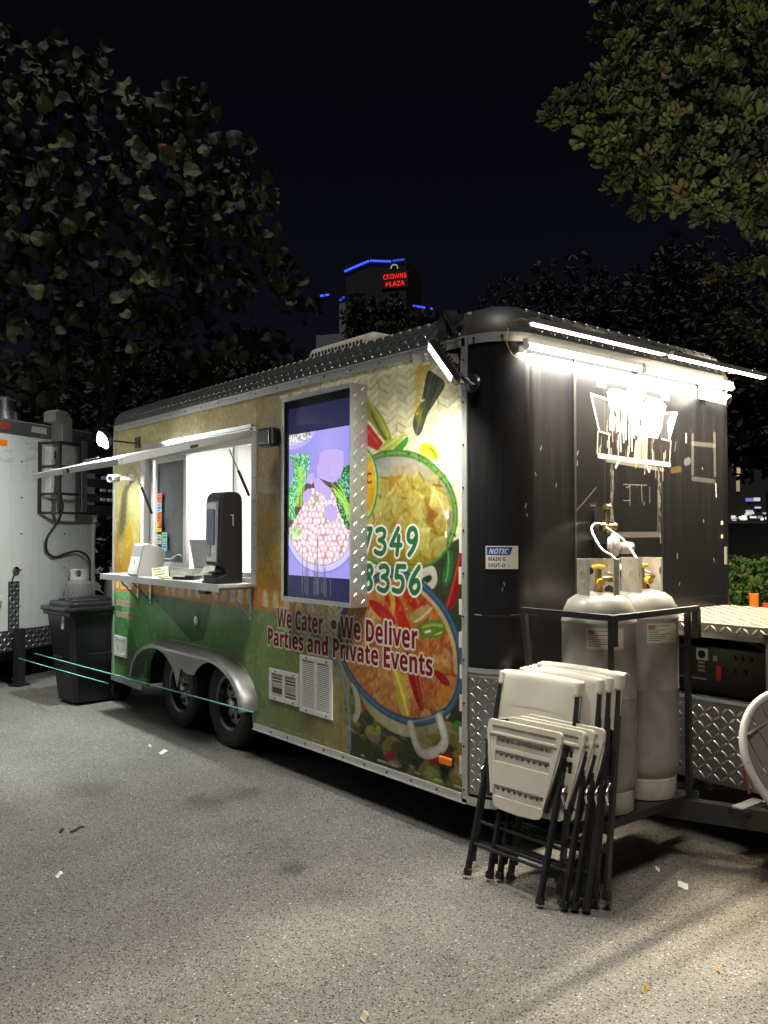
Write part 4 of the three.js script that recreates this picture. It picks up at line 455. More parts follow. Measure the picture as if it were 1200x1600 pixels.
  const stick = (pz, py, h, col) => { const c = canvas(64, 64), g = c.getContext('2d'); g.fillStyle = col; g.fillRect(0, 0, 64, 64); g.fillStyle = 'rgba(30,25,15,0.75)'; g.fillRect(12, 10, 40, 8); g.fillRect(8, 26, 48, 14); g.fillRect(16, 48, 32, 6); const geo = new THREE.PlaneGeometry(0.1, h); geo.rotateY(-Math.PI / 2); part('sticker', geo.translate(0.046, py, pz), std('#ffffff', 0.5, 0, { map: texOf(c) }), sash, { keepUv: true }); };
  [['#c8571e', 1.972], ['#7aa2bd', 1.885], ['#bf521c', 1.795], ['#d9a713', 1.71], ['#a9a6a0', 1.6]].forEach(([c, y]) => stick(-3.975, y, 0.082, c)); stick(-3.86, 1.62, 0.082, '#79b08a'); stick(-3.86, 1.535, 0.075, '#6fa6c4');
  part('hatch_hinge', [rod([-0.022, WIN.y1 + 0.035, WIN.z0], [-0.022, WIN.y1 + 0.035, WIN.z1], 0.01), bx([-0.02, WIN.y1 + 0.05, WIN.z0], [-0.001, WIN.y1 + 0.075, WIN.z1])], M.alu, trailer);
  // the hatch flap, swung up and out
  const flap = new THREE.Group(); flap.name = 'hatch_flap'; flap.position.set(-0.025, WIN.y1 + 0.02, 0); flap.rotation.z = Math.atan2(0.27, 1.01); trailer.add(flap);
  { const L = 1.03, z0 = WIN.z0 + 0.1, z1 = WIN.z1 - 0.005; part('flap_skin', [bx([-L + 0.006, -0.006, z0 + 0.006], [-0.005, 0.004, z1 - 0.006])], std(lin(0.55, 0.55, 0.5), 0.4), flap); part('flap_edge', [bx([-L - 0.004, -0.036, z0], [-L + 0.02, 0.008, z1], 0.003), bx([-L + 0.021, -0.036, z0], [0, 0.008, z0 + 0.024], 0.003), bx([-L + 0.021, -0.036, z1 - 0.024], [0, 0.008, z1], 0.003)], M.whitePaint, flap); for (const g of [bx([-L - 0.02, -0.03, -3.3], [-L - 0.0045, 0.0, -3.2]), bx([-0.5, -0.03, z1 + 0.0005], [-0.44, -0.01, z1 + 0.008]), bx([-0.62, 0.011, -3.99], [-0.5, 0.03, -3.93], 0.004)]) part('flap_latch', g, M.blackPlastic, flap); }
  for (const [a, b] of [[[-0.194,2.255,-4], [-0.012, 1.83, -4.0]], [[-0.179,2.264,-2.275], [-0.012, 1.93, -2.275]]]) { const m = a.map((v, i) => lerp(b[i], v, 0.55)); const s = part('gas_strut', rod(b, m, 0.011), M.blackPlastic, trailer); part('strut_rod', rod(m, a, 0.005), M.steel, s); }
  // serving shelf with folding brackets
  const shelf = part('serving_shelf', [bx([-0.30, 1.262, -4.47], [-0.014, 1.288, -2.2], 0.004), bx([-0.304, 1.235, -4.47], [-0.298, 1.289, -2.2], 0.002)], std(lin(0.62, 0.62, 0.6), 0.36, 0.3), trailer);
  for (const z of [-4.3, -4.02, -2.25]) part('bracket', [bar([-0.008, 1.26, z], [-0.008, 1.02, z], 0.03, 0.014, [1, 0, 0]), bar([-0.02, 1.05, z], [-0.2, 1.25, z], 0.022, 0.01), bx([-0.26, 1.247, z - 0.014], [-0.02, 1.2605, z + 0.014])], z > -3 ? M.aluDull : M.steel, shelf); part('shelf_bracket_clip', bx([-0.25, 1.2, -2.62], [-0.2, 1.234, -2.5], 0.004), M.blackPlastic, shelf);
  for (const q of [[[-0.02, 1.2, -4.2], [-0.05, 1.19, -4.2], [-0.06, 1.2, -4.19]], [[-0.2, 1.23, -2.33], [-0.23, 1.21, -2.33], [-0.25, 1.225, -2.33]]]) part('coat_hook', pipe(q, 0.004), M.chrome, shelf);
  // torn bits of the roof edge covering at the corner
  part('torn_film', [[-0.15, -0.05, 2.6], [-0.3, -0.02, 2.63]].map(([z, dx, y]) => { const g = new THREE.PlaneGeometry(0.2, 0.05, 8, 2), p = g.attributes.position; for (let i = 0; i < p.count; i++) p.setZ(i, 0.015 * Math.sin(p.getX(i) * 40) + 0.01 * Math.sin(p.getY(i) * 80 + z)); g.computeVertexNormals(); g.rotateY(-Math.PI / 2); g.rotateX(0.12); return g.translate(-0.03, y, z); }), std(lin(0.5, 0.5, 0.48), 0.6), trailer); part('torn_patch', (() => { const g = new THREE.PlaneGeometry(0.16, 0.14, 10, 8), p = g.attributes.position; for (let i = 0; i < p.count; i++) { p.setZ(i, 0.02 * Math.sin(p.getX(i) * 50 + p.getY(i) * 30)); p.setX(i, p.getX(i) * (1 + 0.25 * Math.sin(p.getY(i) * 60))); } g.computeVertexNormals(); g.rotateY(-Math.PI / 2); return g.translate(-0.024, 2.79, -0.12); })(), M.blackMatte, trailer);
  // roof equipment
  const ac = part('roof_air_conditioner', [new RoundedBoxGeometry(0.72, 0.2, 0.86, 4, 0.07).translate(0.95, 3.03, -2.0)], std(lin(0.55, 0.52, 0.45), 0.6), trailer); part('cooling_slots', [...Array(15)].map((_, i) => bx([0.584, 2.98, -2.34 + i * 0.045], [0.592, 3.075, -2.322 + i * 0.045])), M.blackMatte, ac, { stuff: true });
  part('roof_vent', [lathe([[0.28, 0], [0.3, 0.03], [0.26, 0.11], [0.12, 0.15], [0, 0.155]], 28).translate(0.85, 2.91, -0.62), rod([0.85, 2.9, -0.62], [0.85, 2.94, -0.62], 0.25, 0.25, 24)], M.blackPlastic, trailer);
  // tongue: an A-frame with a tray for the gas bottles
  part('tongue_frame', [bar([0.50, 0.255, 0.2], [1.19, 0.255, 1.86], 0.06, 0.1), bar([1.88, 0.255, 0.2], [1.19, 0.255, 1.86], 0.06, 0.1), bx([0.95, 0.2, 1.84], [1.43, 0.302, 1.94]), bx([0.68, 0.27, 0.56], [1.72, 0.3, 0.62]), bx([0.80, 0.27, 1.0], [1.58, 0.3, 1.1]), bx([0.53, 0.2, 0.262], [1.85, 0.29, 0.3]), bx([1.15, 0.2, 1.8], [1.23, 0.28, 2.15])], M.blackPaint, trailer);
  part('tongue_step', bx([0.80, 0.304, 1.02], [1.02, 0.312, 1.08]), M.aluDull, trailer);
  part('bottle_tray', [bx([0.1, 0.295, 0.40], [0.86, 0.309, 0.80]), bx([0.1, 0.285, 0.80], [0.86, 0.325, 0.806]), bx([0.09, 0.27, 0.40], [0.1, 0.33, 0.81]), bx([0.1, 0.25, 0.42], [0.6, 0.295, 0.46]), bx([0.2, 0.24, 0.262], [0.26, 0.295, 0.42])], M.blackPaint, trailer);
  const rk = part('bottle_rack', [bar([0.1, 1.262, 0.29], [0.1, 1.262, 0.84], 0.028, 0.028), bar([0.086, 1.262, 0.84], [0.815, 1.268, 0.84], 0.028, 0.028), bar([0.11, 1.262, 0.835], [0.11, 1.13, 0.835], 0.03, 0.03), bar([0.80, 1.262, 0.84], [0.80, 1.12, 0.84], 0.034, 0.034)], M.blackPaint, trailer);
  part('rack_post', bar([0.125, 1.26, 0.81], [0.125, 0.31, 0.81], 0.02, 0.02), M.blackPaint, rk); part('rack_post', bar([0.785, 1.25, 0.80], [0.785, 0.31, 0.80], 0.026, 0.026), M.blackPaint, rk); part('rack_post', bar([0.1, 1.25, 0.30], [0.1, 0.31, 0.42], 0.026, 0.026), M.blackPaint, rk);
  part('tongue_cable', [pipe([[0.98, 0.34, 1.12], [0.95, 0.35, 1.2], [0.97, 0.33, 1.28], [0.99, 0.32, 1.34]], 0.006), pipe([[0.96, 0.32, 1.1], [1.0, 0.36, 1.2], [0.98, 0.35, 1.3]], 0.006)], std(lin(0.6, 0.5, 0.46), 0.5), trailer);
  part('battery_case', [bx([0.9, 0.302, 1.14], [1.08, 0.35, 1.3], 0.008)], M.blackPlastic, trailer);
  // service lamp inside
  const bulb = part('ceiling_lamp', bx([0.62, 2.59, -4.2], [0.78, 2.62, -2.2], 0.005), glow(lin(1, 0.98, 0.95), 9), trailer); const inside = new THREE.RectAreaLight(new THREE.Color(1, 0.98, 0.94), 85, 0.16, 2.0); inside.position.set(0.7, 2.585, -3.2); inside.lookAt(0.7, 0, -3.2); inside.castShadow = true; scene.add(inside);

}

// ---------------------------------------------------------------- generator box on the tongue, with the generator inside
{
  const x0 = 1.0, x1 = 2.11, y0 = 0.34, y1 = 1.18, z0 = 0.275, z1 = 1.25; const t = thing('generator_box', 'tread plate generator box on the trailer tongue with an open front', 'storage box');
  const s = shapeOf([[z0, y0], [z1, y0], [z1, y1 - 0.02], [z0, y1 - 0.02]]), h = new THREE.Path(); h.moveTo(0.36, 0.775); h.lineTo(1.1, 0.775); h.lineTo(1.1, 1.105); h.lineTo(0.36, 1.105); h.closePath(); s.holes.push(h);
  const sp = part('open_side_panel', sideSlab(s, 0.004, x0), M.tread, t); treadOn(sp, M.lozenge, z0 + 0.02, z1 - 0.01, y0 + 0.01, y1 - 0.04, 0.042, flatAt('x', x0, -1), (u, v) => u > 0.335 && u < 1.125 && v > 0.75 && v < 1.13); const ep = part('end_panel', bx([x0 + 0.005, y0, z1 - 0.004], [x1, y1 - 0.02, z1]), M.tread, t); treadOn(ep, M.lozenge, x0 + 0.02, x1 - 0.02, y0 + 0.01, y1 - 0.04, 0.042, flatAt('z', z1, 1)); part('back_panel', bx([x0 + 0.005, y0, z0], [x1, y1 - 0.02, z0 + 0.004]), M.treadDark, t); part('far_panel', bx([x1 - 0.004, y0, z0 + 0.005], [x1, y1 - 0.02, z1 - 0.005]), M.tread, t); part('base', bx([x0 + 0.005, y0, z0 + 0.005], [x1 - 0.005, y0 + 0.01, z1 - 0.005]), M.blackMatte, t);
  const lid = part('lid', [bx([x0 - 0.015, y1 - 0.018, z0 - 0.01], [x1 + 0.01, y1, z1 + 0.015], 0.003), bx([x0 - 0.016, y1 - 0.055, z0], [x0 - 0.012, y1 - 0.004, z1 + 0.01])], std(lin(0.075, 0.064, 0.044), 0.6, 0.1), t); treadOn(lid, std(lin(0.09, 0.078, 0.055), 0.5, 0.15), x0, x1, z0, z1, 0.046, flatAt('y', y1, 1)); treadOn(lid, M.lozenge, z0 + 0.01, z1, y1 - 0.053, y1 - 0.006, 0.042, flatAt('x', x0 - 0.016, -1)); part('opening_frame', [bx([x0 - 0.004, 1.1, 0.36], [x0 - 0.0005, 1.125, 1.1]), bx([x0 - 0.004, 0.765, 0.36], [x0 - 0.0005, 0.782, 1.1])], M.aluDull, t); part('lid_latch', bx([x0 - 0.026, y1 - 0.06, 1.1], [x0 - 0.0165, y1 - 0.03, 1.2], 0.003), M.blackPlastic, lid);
  const gpos = [1.12, y0 + 0.012, 0.74]; const q = thing('generator', 'black portable generator with a control panel inside the tread plate box', 'generator', gpos);
  part('engine', [bx([0.12, 0.02, -0.26], [0.62, 0.52, 0.26], 0.03), bx([0.16, 0.5, -0.24], [0.58, 0.6, 0.24], 0.04)], M.blackPlastic, q);
  const pan = part('control_panel', bx([0.05, 0.42, -0.3], [0.13, 0.68, 0.3], 0.012), std(lin(0.03, 0.03, 0.032), 0.35), q); part('outlet_cover', [bx([0.035, 0.6, -0.115], [0.05, 0.665, -0.045], 0.004)], M.whitePlastic, pan); part('outlet_hole', lathe([[0.022, 0], [0.022, 0.004], [0, 0.004]], 18).rotateZ(Math.PI / 2).translate(0.035, 0.632, -0.08), M.blackMatte, pan);
  for (const [z, y] of [[-0.24, 0.64], [-0.2, 0.64], [-0.24, 0.6], [-0.2, 0.6], [0.1, 0.63], [0.145, 0.63], [0.19, 0.63], [0.1, 0.56], [0.16, 0.56]]) part('socket', rod([0.05, y, z], [0.04, y, z], 0.014, 0.012, 12), M.blackPaint, pan); part('rocker_switch', [bx([0.036, 0.5, 0.0], [0.05, 0.58, 0.035], 0.004)], M.redPlastic, pan); part('fuel_label', [bx([0.046, 0.6, -0.02], [0.05, 0.63, 0.005]), bx([0.046, 0.49, -0.25], [0.05, 0.5, -0.06])], std(lin(0.35, 0.35, 0.34), 0.5), pan); part('meter_row', [0, 1, 2].map((i) => bx([0.045, 0.535 + i * 0.022, -0.11], [0.05, 0.547 + i * 0.022, -0.07])), std(lin(0.3, 0.3, 0.3), 0.4), pan);
  part('frame', [pipe([[0.02, 0.0, -0.32], [0.02, 0.62, -0.32], [0.02, 0.72, -0.22], [0.02, 0.72, 0.24], [0.02, 0.64, 0.34], [0.02, 0.0, 0.34]], 0.016, 40), pipe([[0.68, 0.0, -0.32], [0.68, 0.6, -0.32], [0.68, 0.7, -0.22], [0.68, 0.7, 0.24], [0.68, 0.6, 0.34], [0.68, 0, 0.34]], 0.016, 40), rod([0.02, 0.02, -0.32], [0.68, 0.02, -0.32], 0.016), rod([0.02, 0.02, 0.34], [0.68, 0.02, 0.34], 0.016), rod([0.02, 0.4, -0.32], [0.02, 0.4, 0.34], 0.014)], M.blackPaint, q); part('exhaust', rod([0.3, 0.55, 0.28], [0.5, 0.55, 0.32], 0.05), M.rimPaint, q);
  const hose = part('red_hose', pipe([[0.975, 0.34, 1.02], [0.968, 0.5, 1.0], [0.965, 0.62, 1.06], [0.972, 0.72, 1.1], [1.02, 0.79, 1.05]], 0.008, 30), std(lin(0.2, 0.035, 0.015), 0.5), scene); tag(hose, 'thin red fuel hose hanging down the tread plate generator box', 'hose');
}

// ---------------------------------------------------------------- two tall gas bottles
function bend(g, R) { const p = g.attributes.position; for (let i = 0; i < p.count; i++) { const a = p.getX(i) / R, r = R + p.getZ(i); p.setXYZ(i, r * Math.sin(a), p.getY(i), r * Math.cos(a)); } g.computeVertexNormals(); return g; }
function densify(shape, t) { return slab(shape, t, 0, 40); }
function collarGeo(R, h, a0, a1, holes) { // curved plate from angle a0 to a1 with round holes
  const W = 40, H = 8, pos = [], idx = [], out = []; const inHole = (a, y) => holes.some(([ha, hy, hr]) => Math.hypot((a - ha) * R, y - hy) < hr);
  const NA = 160, NY = 44; const v = (a, y, r) => [r * Math.sin(a), y, r * Math.cos(a)]; const q = (a, b, c, d) => { pos.push(...a, ...b, ...c, ...a, ...c, ...d); };
  const keep = (i, j) => i >= 0 && j >= 0 && i < NA && j < NY && !inHole(lerp(a0, a1, (i + 0.5) / NA), h * (j + 0.5) / NY);
  const A = (i) => lerp(a0, a1, i / NA), Y = (j) => h * j / NY, R2 = R + 0.004;
  for (let i = 0; i < NA; i++) for (let j = 0; j < NY; j++) if (keep(i, j)) { const a = A(i), b = A(i + 1), y = Y(j), z = Y(j + 1); q(v(a, y, R2), v(b, y, R2), v(b, z, R2), v(a, z, R2)); q(v(a, z, R), v(b, z, R), v(b, y, R), v(a, y, R)); if (!keep(i, j + 1)) q(v(a, z, R2), v(b, z, R2), v(b, z, R), v(a, z, R)); if (!keep(i, j - 1)) q(v(a, y, R), v(b, y, R), v(b, y, R2), v(a, y, R2)); if (!keep(i - 1, j)) q(v(a, y, R), v(a, y, R2), v(a, z, R2), v(a, z, R)); if (!keep(i + 1, j)) q(v(b, y, R2), v(b, y, R), v(b, z, R), v(b, z, R2)); }
  const g = new THREE.BufferGeometry(); g.setAttribute('position', new THREE.Float32BufferAttribute(pos, 3)); g.computeVertexNormals(); return g;
}
const labelTex = (() => { const c = canvas(256, 96), g = c.getContext('2d'); g.fillStyle = '#b9b3a2'; g.fillRect(0, 0, 256, 96); g.strokeStyle = '#7d786b'; g.strokeRect(3, 3, 250, 90); g.fillStyle = '#5c584e'; const r = rngOf(3); for (let i = 0; i < 8; i++) g.fillRect(10, 10 + i * 10, 60 + r() * 150, 4); g.fillStyle = '#8a5b45'; g.fillRect(10, 8, 46, 20); return texOf(c); })();
function gasBottle(x, z, turn, label, mark) {
  const t = thing('gas_bottle', label, 'gas bottle', [x, 0.311, z], turn, 'tall propane bottles on the trailer tongue'); const R = 0.18;
  part('body', [lathe([[0, 0.045], [0.06, 0.048], [0.12, 0.065], [0.16, 0.1], [0.176, 0.15], [R, 0.2], [R, 0.203], [R, 0.206], [R, 0.541], [R, 0.545], [R + 0.002, 0.55], [R + 0.002, 0.556], [R, 0.56], [R, 0.564], [R, 0.894], [R, 0.9], [R + 0.003, 0.906], [R + 0.003, 0.914], [R - 0.001, 0.92], [0.172, 0.965], [0.15, 1.01], [0.115, 1.035], [0.06, 1.05], [0, 1.053]], 56)], M.tank, t);
  part('foot_ring', lathe([[0.155, 0], [0.16, 0.004], [0.166, 0.105], [0.16, 0.108], [0.15, 0.004], [0.155, 0]], 40), M.collar, t);
  part('collar', collarGeo(0.1, 0.185, 0.6, Math.PI * 2 - 0.6, [[1.25, 0.115, 0.022], [1.1, 0.165, 0.007], [3.4, 0.12, 0.02], [4.4, 0.16, 0.008], [5.3, 0.1, 0.026], [2.4, 0.02, 0.03]]).translate(0, 1.03, 0), M.collar, t);
  const v = part('valve', [rod([0, 1.04, 0], [0, 1.165, 0], 0.016, 0.016), rod([0, 1.1, -0.03], [0, 1.1, 0.045], 0.014), lathe([[0.026, 0], [0.022, 0.02], [0.016, 0.03]], 8).translate(0, 1.05, 0), rod([0.0, 1.115, 0], [0.055, 1.115, 0], 0.012), rod([0.05, 1.115, 0], [0.075, 1.115, 0], 0.018, 0.014, 6)], M.brass, t); part('hand_wheel', lathe([[0, 0], [0.03, 0], [0.033, 0.008], [0.03, 0.018], [0, 0.02]], 14).translate(0, 1.165, 0), M.yellowPlastic, v); part('dust_cap', rod([0, 1.1, 0.05], [0, 1.1, 0.075], 0.02, 0.018, 14), M.yellowPlastic, v);
  { const g = new THREE.CylinderGeometry(R + 0.0012, R + 0.0012, 0.1, 20, 1, true, -0.5, 1.0); part('label', g.translate(0, 0.84, 0), std('#ffffff', 0.5, 0, { map: labelTex }), t, { keepUv: true }); }
  if (mark) { const g = new THREE.CylinderGeometry(R * 0.965 + 0.0025, R + 0.0015, 0.05, 8, 1, true, mark, 0.32); part('teal_paint_mark', g.translate(0, 0.945, 0), std(lin(0.12, 0.42, 0.46), 0.5), t); }
  return t;
}
gasBottle(0.302, 0.61, -0.75, 'tall grey-white gas bottle nearest the folded chairs', 0);
gasBottle(0.668, 0.61, -0.35, 'tall grey-white gas bottle with a teal paint mark beside the generator box', 1.05);
{ // regulator on the wall with its two pigtails
  const t = thing('gas_regulator', 'grey round gas regulator with brass fittings on the black trailer front', 'regulator', [0.79, 1.60, 0.255]);
  part('diaphragm_housing', [lathe([[0, -0.028], [0.05, -0.026], [0.06, -0.008], [0.076, -0.006], [0.076, 0.006], [0.06, 0.008], [0.05, 0.03], [0.02, 0.04], [0, 0.041]], 30).rotateX(Math.PI / 2).rotateY(0.5).translate(0, -0.02, 0.09), lathe([[0, 0], [0.032, 0], [0.034, 0.07], [0.03, 0.08], [0, 0.081]], 20).rotateX(Math.PI / 2).rotateY(1.1).translate(0.04, -0.03, 0.1)], std(lin(0.42, 0.42, 0.42), 0.4, 0.3), t); part('mounting_bracket', [bx([-0.05, -0.06, 0], [0.03, 0.2, 0.006]), bar([-0.01, -0.02, 0.005], [-0.01, -0.02, 0.075], 0.04, 0.03)], M.blackPaint, t); part('changeover_valve', [rod([-0.05, 0.09, 0.05], [0.06, 0.09, 0.05], 0.018), rod([-0.06, 0.09, 0.05], [-0.035, 0.09, 0.05], 0.026, 0.026, 6), rod([0.045, 0.09, 0.05], [0.07, 0.09, 0.05], 0.024, 0.024, 6), rod([0, 0.05, 0.05], [0, 0.13, 0.05], 0.014), rod([-0.015, 0.2, 0.05], [0.02, 0.2, 0.05], 0.018, 0.018, 6), rod([0, 0.12, 0.05], [0, 0.215, 0.05], 0.01)], M.brass, t); part('outlet_pipe', rod([0.09, -0.04, 0.02], [0.09, -0.24, 0.02], 0.008), M.steel, t);
  const wht = std(lin(0.66, 0.63, 0.58), 0.4); const P = (p) => [p[0] - 0.79, p[1] - 1.6, p[2] - 0.255];
  part('hose', pipe([[0.755,1.704,0.3], [0.678,1.707,0.31], [0.604,1.678,0.34], [0.552,1.629,0.4], [0.516,1.563,0.48], [0.532,1.537,0.52], [0.533,1.491,0.57], [0.485,1.461,0.6], [0.418,1.45,0.61], [0.37,1.455,0.61]].map(P), 0.006, 60), wht, t); part('hose', pipe([[0.684,1.707,0.31], [0.724,1.703,0.31], [0.771,1.657,0.36], [0.78,1.615,0.42], [0.758,1.567,0.48], [0.717,1.5,0.56], [0.715,1.454,0.6], [0.746,1.444,0.61]].map(P), 0.006, 60), wht, t);
}

// ---------------------------------------------------------------- folded chairs leaning against the bottle rack
const BW = 0.25;
function foldingChair(pos, turn, lean, label) {
  const t = thing('folding_chair', label, 'chair', pos, turn, 'folded plastic chairs leaning on the bottle rack'); const L = new THREE.Group(); // built upright in local x = out of the seat (towards viewer), then leant
  const lean4 = new THREE.Matrix4().makeRotationZ(-lean).multiply(new THREE.Matrix4().makeScale(1, 1.04, 1)), put = (g) => g.applyMatrix4(lean4);
  // long frame: two oval tubes from backrest to foot, and rungs
  const tube = (a, b, w = 0.016, h = 0.03) => bar(a, b, w, h, [1, 0, 0]);
  const legsA = [-1, 1].map((s) => tube([0.0, 0.06, s * (BW + 0.012)], [0.0, 0.93, s * (BW - 0.022)]));
  const B1 = part('back_leg', put(legsA[0]), M.chairFrame, t), B2 = part('back_leg', put(legsA[1]), M.chairFrame, t); part('rung', put(rod([0.0, 0.23, -BW], [0.0, 0.23, BW], 0.008)), M.chairFrame, B1);
  const legsB = [-1, 1].map((s) => tube([-0.075, 0.0, s * (BW - 0.035)], [-0.028, 0.66, s * (BW - 0.03)]));
  const F1 = part('front_leg', put(legsB[0]), M.chairFrame, t); part('front_leg', put(legsB[1]), M.chairFrame, t); part('rung', put(rod([-0.064, 0.14, -BW + 0.03], [-0.064, 0.14, BW - 0.03], 0.008)), M.chairFrame, F1);
  for (const s of [-1, 1]) part('hinge', put(pipe([[-0.02, 0.5, s * (BW - 0.01)], [-0.05, 0.46, s * (BW - 0.005)], [-0.03, 0.42, s * (BW - 0.006)]], 0.008)), M.steel, s < 0 ? B1 : B2);
  part('foot_cap', [-1, 1].flatMap((s) => [put(bx([-0.087, 0, s * (BW - 0.035) - 0.018], [-0.063, 0.03, s * (BW - 0.035) + 0.018], 0.004)), put(bx([-0.012, 0.05, s * (BW + 0.012) - 0.018], [0.012, 0.085, s * (BW + 0.012) + 0.018], 0.004))]), M.blackPlastic, F1);
  // backrest: a dished sheet with a rolled top that wraps the frame
  { const NU = 24, NV = 22, pos = [], idx = []; const ring = []; const prof = []; for (let j = 0; j <= NV; j++) { const v = j / NV; prof.push(v < 0.72 ? [-0.012 - 0.01 * Math.sin(v / 0.72 * Math.PI * 0.5), lerp(0.0, 0.215, v / 0.72)] : (() => { const a = (v - 0.72) / 0.28 * 2.5; return [-0.022 + 0.03 * (1 - Math.cos(a)), 0.215 + 0.034 * Math.sin(a)]; })()); }
    const face = (off) => { const base = pos.length / 3; for (let j = 0; j <= NV; j++) for (let i = 0; i <= NU; i++) { const u = i / NU * 2 - 1, e = Math.abs(u) ** 6; const low = j === 0 || prof[j][1] < 0.07 && j / NV < 0.72 ? (1 - u * u) * 0.028 * (1 - j / NV / 0.72) : 0; pos.push(prof[j][0] + 0.016 * (1 - u * u) + 0.022 * e + off, 0.712 + prof[j][1] + low - 0.006 * u * u, u * (BW - 0.008)); } return base; }; const a = face(0), b = face(0.006), n = NU + 1; for (let j = 0; j < NV; j++) for (let i = 0; i < NU; i++) { const k = j * n + i; idx.push(a + k, a + k + 1, a + k + n, a + k + 1, a + k + n + 1, a + k + n, b + k, b + k + n, b + k + 1, b + k + 1, b + k + n, b + k + n + 1); }
    const edge = (l) => { for (let i = 0; i < l.length - 1; i++) idx.push(a + l[i], a + l[i + 1], b + l[i], a + l[i + 1], b + l[i + 1], b + l[i]); }; edge([...Array(n)].map((_, i) => i)); edge([...Array(n)].map((_, i) => NV * n + i)); edge([...Array(NV + 1)].map((_, j) => j * n)); edge([...Array(NV + 1)].map((_, j) => j * n + NU));
    const g = new THREE.BufferGeometry(); g.setAttribute('position', new THREE.Float32BufferAttribute(pos, 3)); g.setIndex(idx); g.computeVertexNormals(); part('backrest', [put(g), ...[-1, 1].map((s) => put(new RoundedBoxGeometry(0.05, 0.07, 0.03, 3, 0.012).translate(0.004, 0.912, s * (BW - 0.022))))], M.chair, t); }
  // seat seen from below: rim, three recessed rows of holes
  { const w0 = 0.205, w1 = 0.145, h = 0.37, y0 = 0.325; const out = (P) => { const s = new P(); s.moveTo(-w1 + 0.03, 0); s.quadraticCurveTo(0, -0.012, w1 - 0.03, 0); s.quadraticCurveTo(w1, 0.005, w1 + 0.005, 0.04); s.quadraticCurveTo(w0 + 0.012, 0.2, w0 + 0.01, h - 0.03); s.quadraticCurveTo(w0 + 0.01, h, w0 - 0.01, h + 0.002); s.quadraticCurveTo(0, h + 0.022, -w0 + 0.01, h + 0.002); s.quadraticCurveTo(-w0 - 0.01, h, -w0 - 0.01, h - 0.03); s.quadraticCurveTo(-w0 - 0.012, 0.2, -w1 - 0.005, 0.04); s.quadraticCurveTo(-w1, 0.005, -w1 + 0.03, 0); return s; };
    const top = out(THREE.Shape), rows = [0.295, 0.228, 0.075]; for (const y of rows) top.holes.push(rrect(-0.165 + (y < 0.1 ? 0.015 : 0), y - 0.026, 0.165 - (y < 0.1 ? 0.015 : 0), y + 0.026, 0.008, THREE.Path)); const back = out(THREE.Shape); for (const y of rows) for (let i = 0; i < 9; i++) { const p = new THREE.Path(); p.absarc(-0.135 + i * 0.0335 + (y < 0.1 ? 0.004 : 0), y + 0.006, 0.0075, 0, Math.PI * 2); back.holes.push(p); }
    const tilt = new THREE.Matrix4().makeRotationZ(0.05); const A = slab(top, 0.006, 0.002), B = slab(back, 0.004); for (const g of [A, B]) g.rotateY(-Math.PI / 2); A.translate(-0.004, 0, 0); B.translate(0.004, 0, 0); const rim = []; const C = slab((() => { const s = rrect(-w0 - 0.012, h - 0.045, w0 + 0.012, h + 0.018, 0.02); s.holes.push(rrect(-w0 + 0.012, h - 0.05 + 0.012, w0 - 0.012, h - 0.004, 0.01, THREE.Path)); return s; })(), 0.012, 0.004); C.rotateY(-Math.PI / 2); C.translate(-0.004, 0, 0); for (const s of [-1, 1]) rim.push(bar([-0.01, 0.06, s * (w1 + 0.008)], [-0.012, h - 0.03, s * (w0 + 0.008)], 0.014, 0.022, [1, 0, 0]));
    const place = (g) => put(g.applyMatrix4(tilt).translate(-0.036, y0, 0)); const seat = part('seat', [place(A), place(B), place(C), ...rim.map(place)], M.chair, t); for (const s of [-1, 1]) part('seat_bracket', put(bar([-0.05, y0 + 0.04, s * (w1 + 0.022)], [-0.052, y0 + 0.29, s * (w0 + 0.024)], 0.012, 0.024, [1, 0, 0])), M.chairFrame, seat); part('moulded_mark', place(bx([-0.0105, 0.148, -0.13], [-0.0085, 0.166, -0.05])), std(lin(0.42, 0.4, 0.34), 0.6), seat); }
  return t;
}
const chairRise = [1, 1.02, 1.03, 1.045];
const chairSpots = [[-0.2, 0.487, 0.05, 0.225, 'white folding chair nearest the viewer, first of the folded stack'], [-0.145, 0.58, 0.045, 0.21, 'second white folding chair in the stack, tucked behind the first'], [-0.115, 0.615, 0.035, 0.2, 'third white folding chair in the folded stack'], [-0.085, 0.655, 0.03, 0.185, 'last white folding chair, leaning against the gas bottle rack']];
chairSpots.forEach(([x, z, turn, lean, label], i) => foldingChair([x, 0, z], turn, lean, label).scale.set(1, chairRise[i], 1));

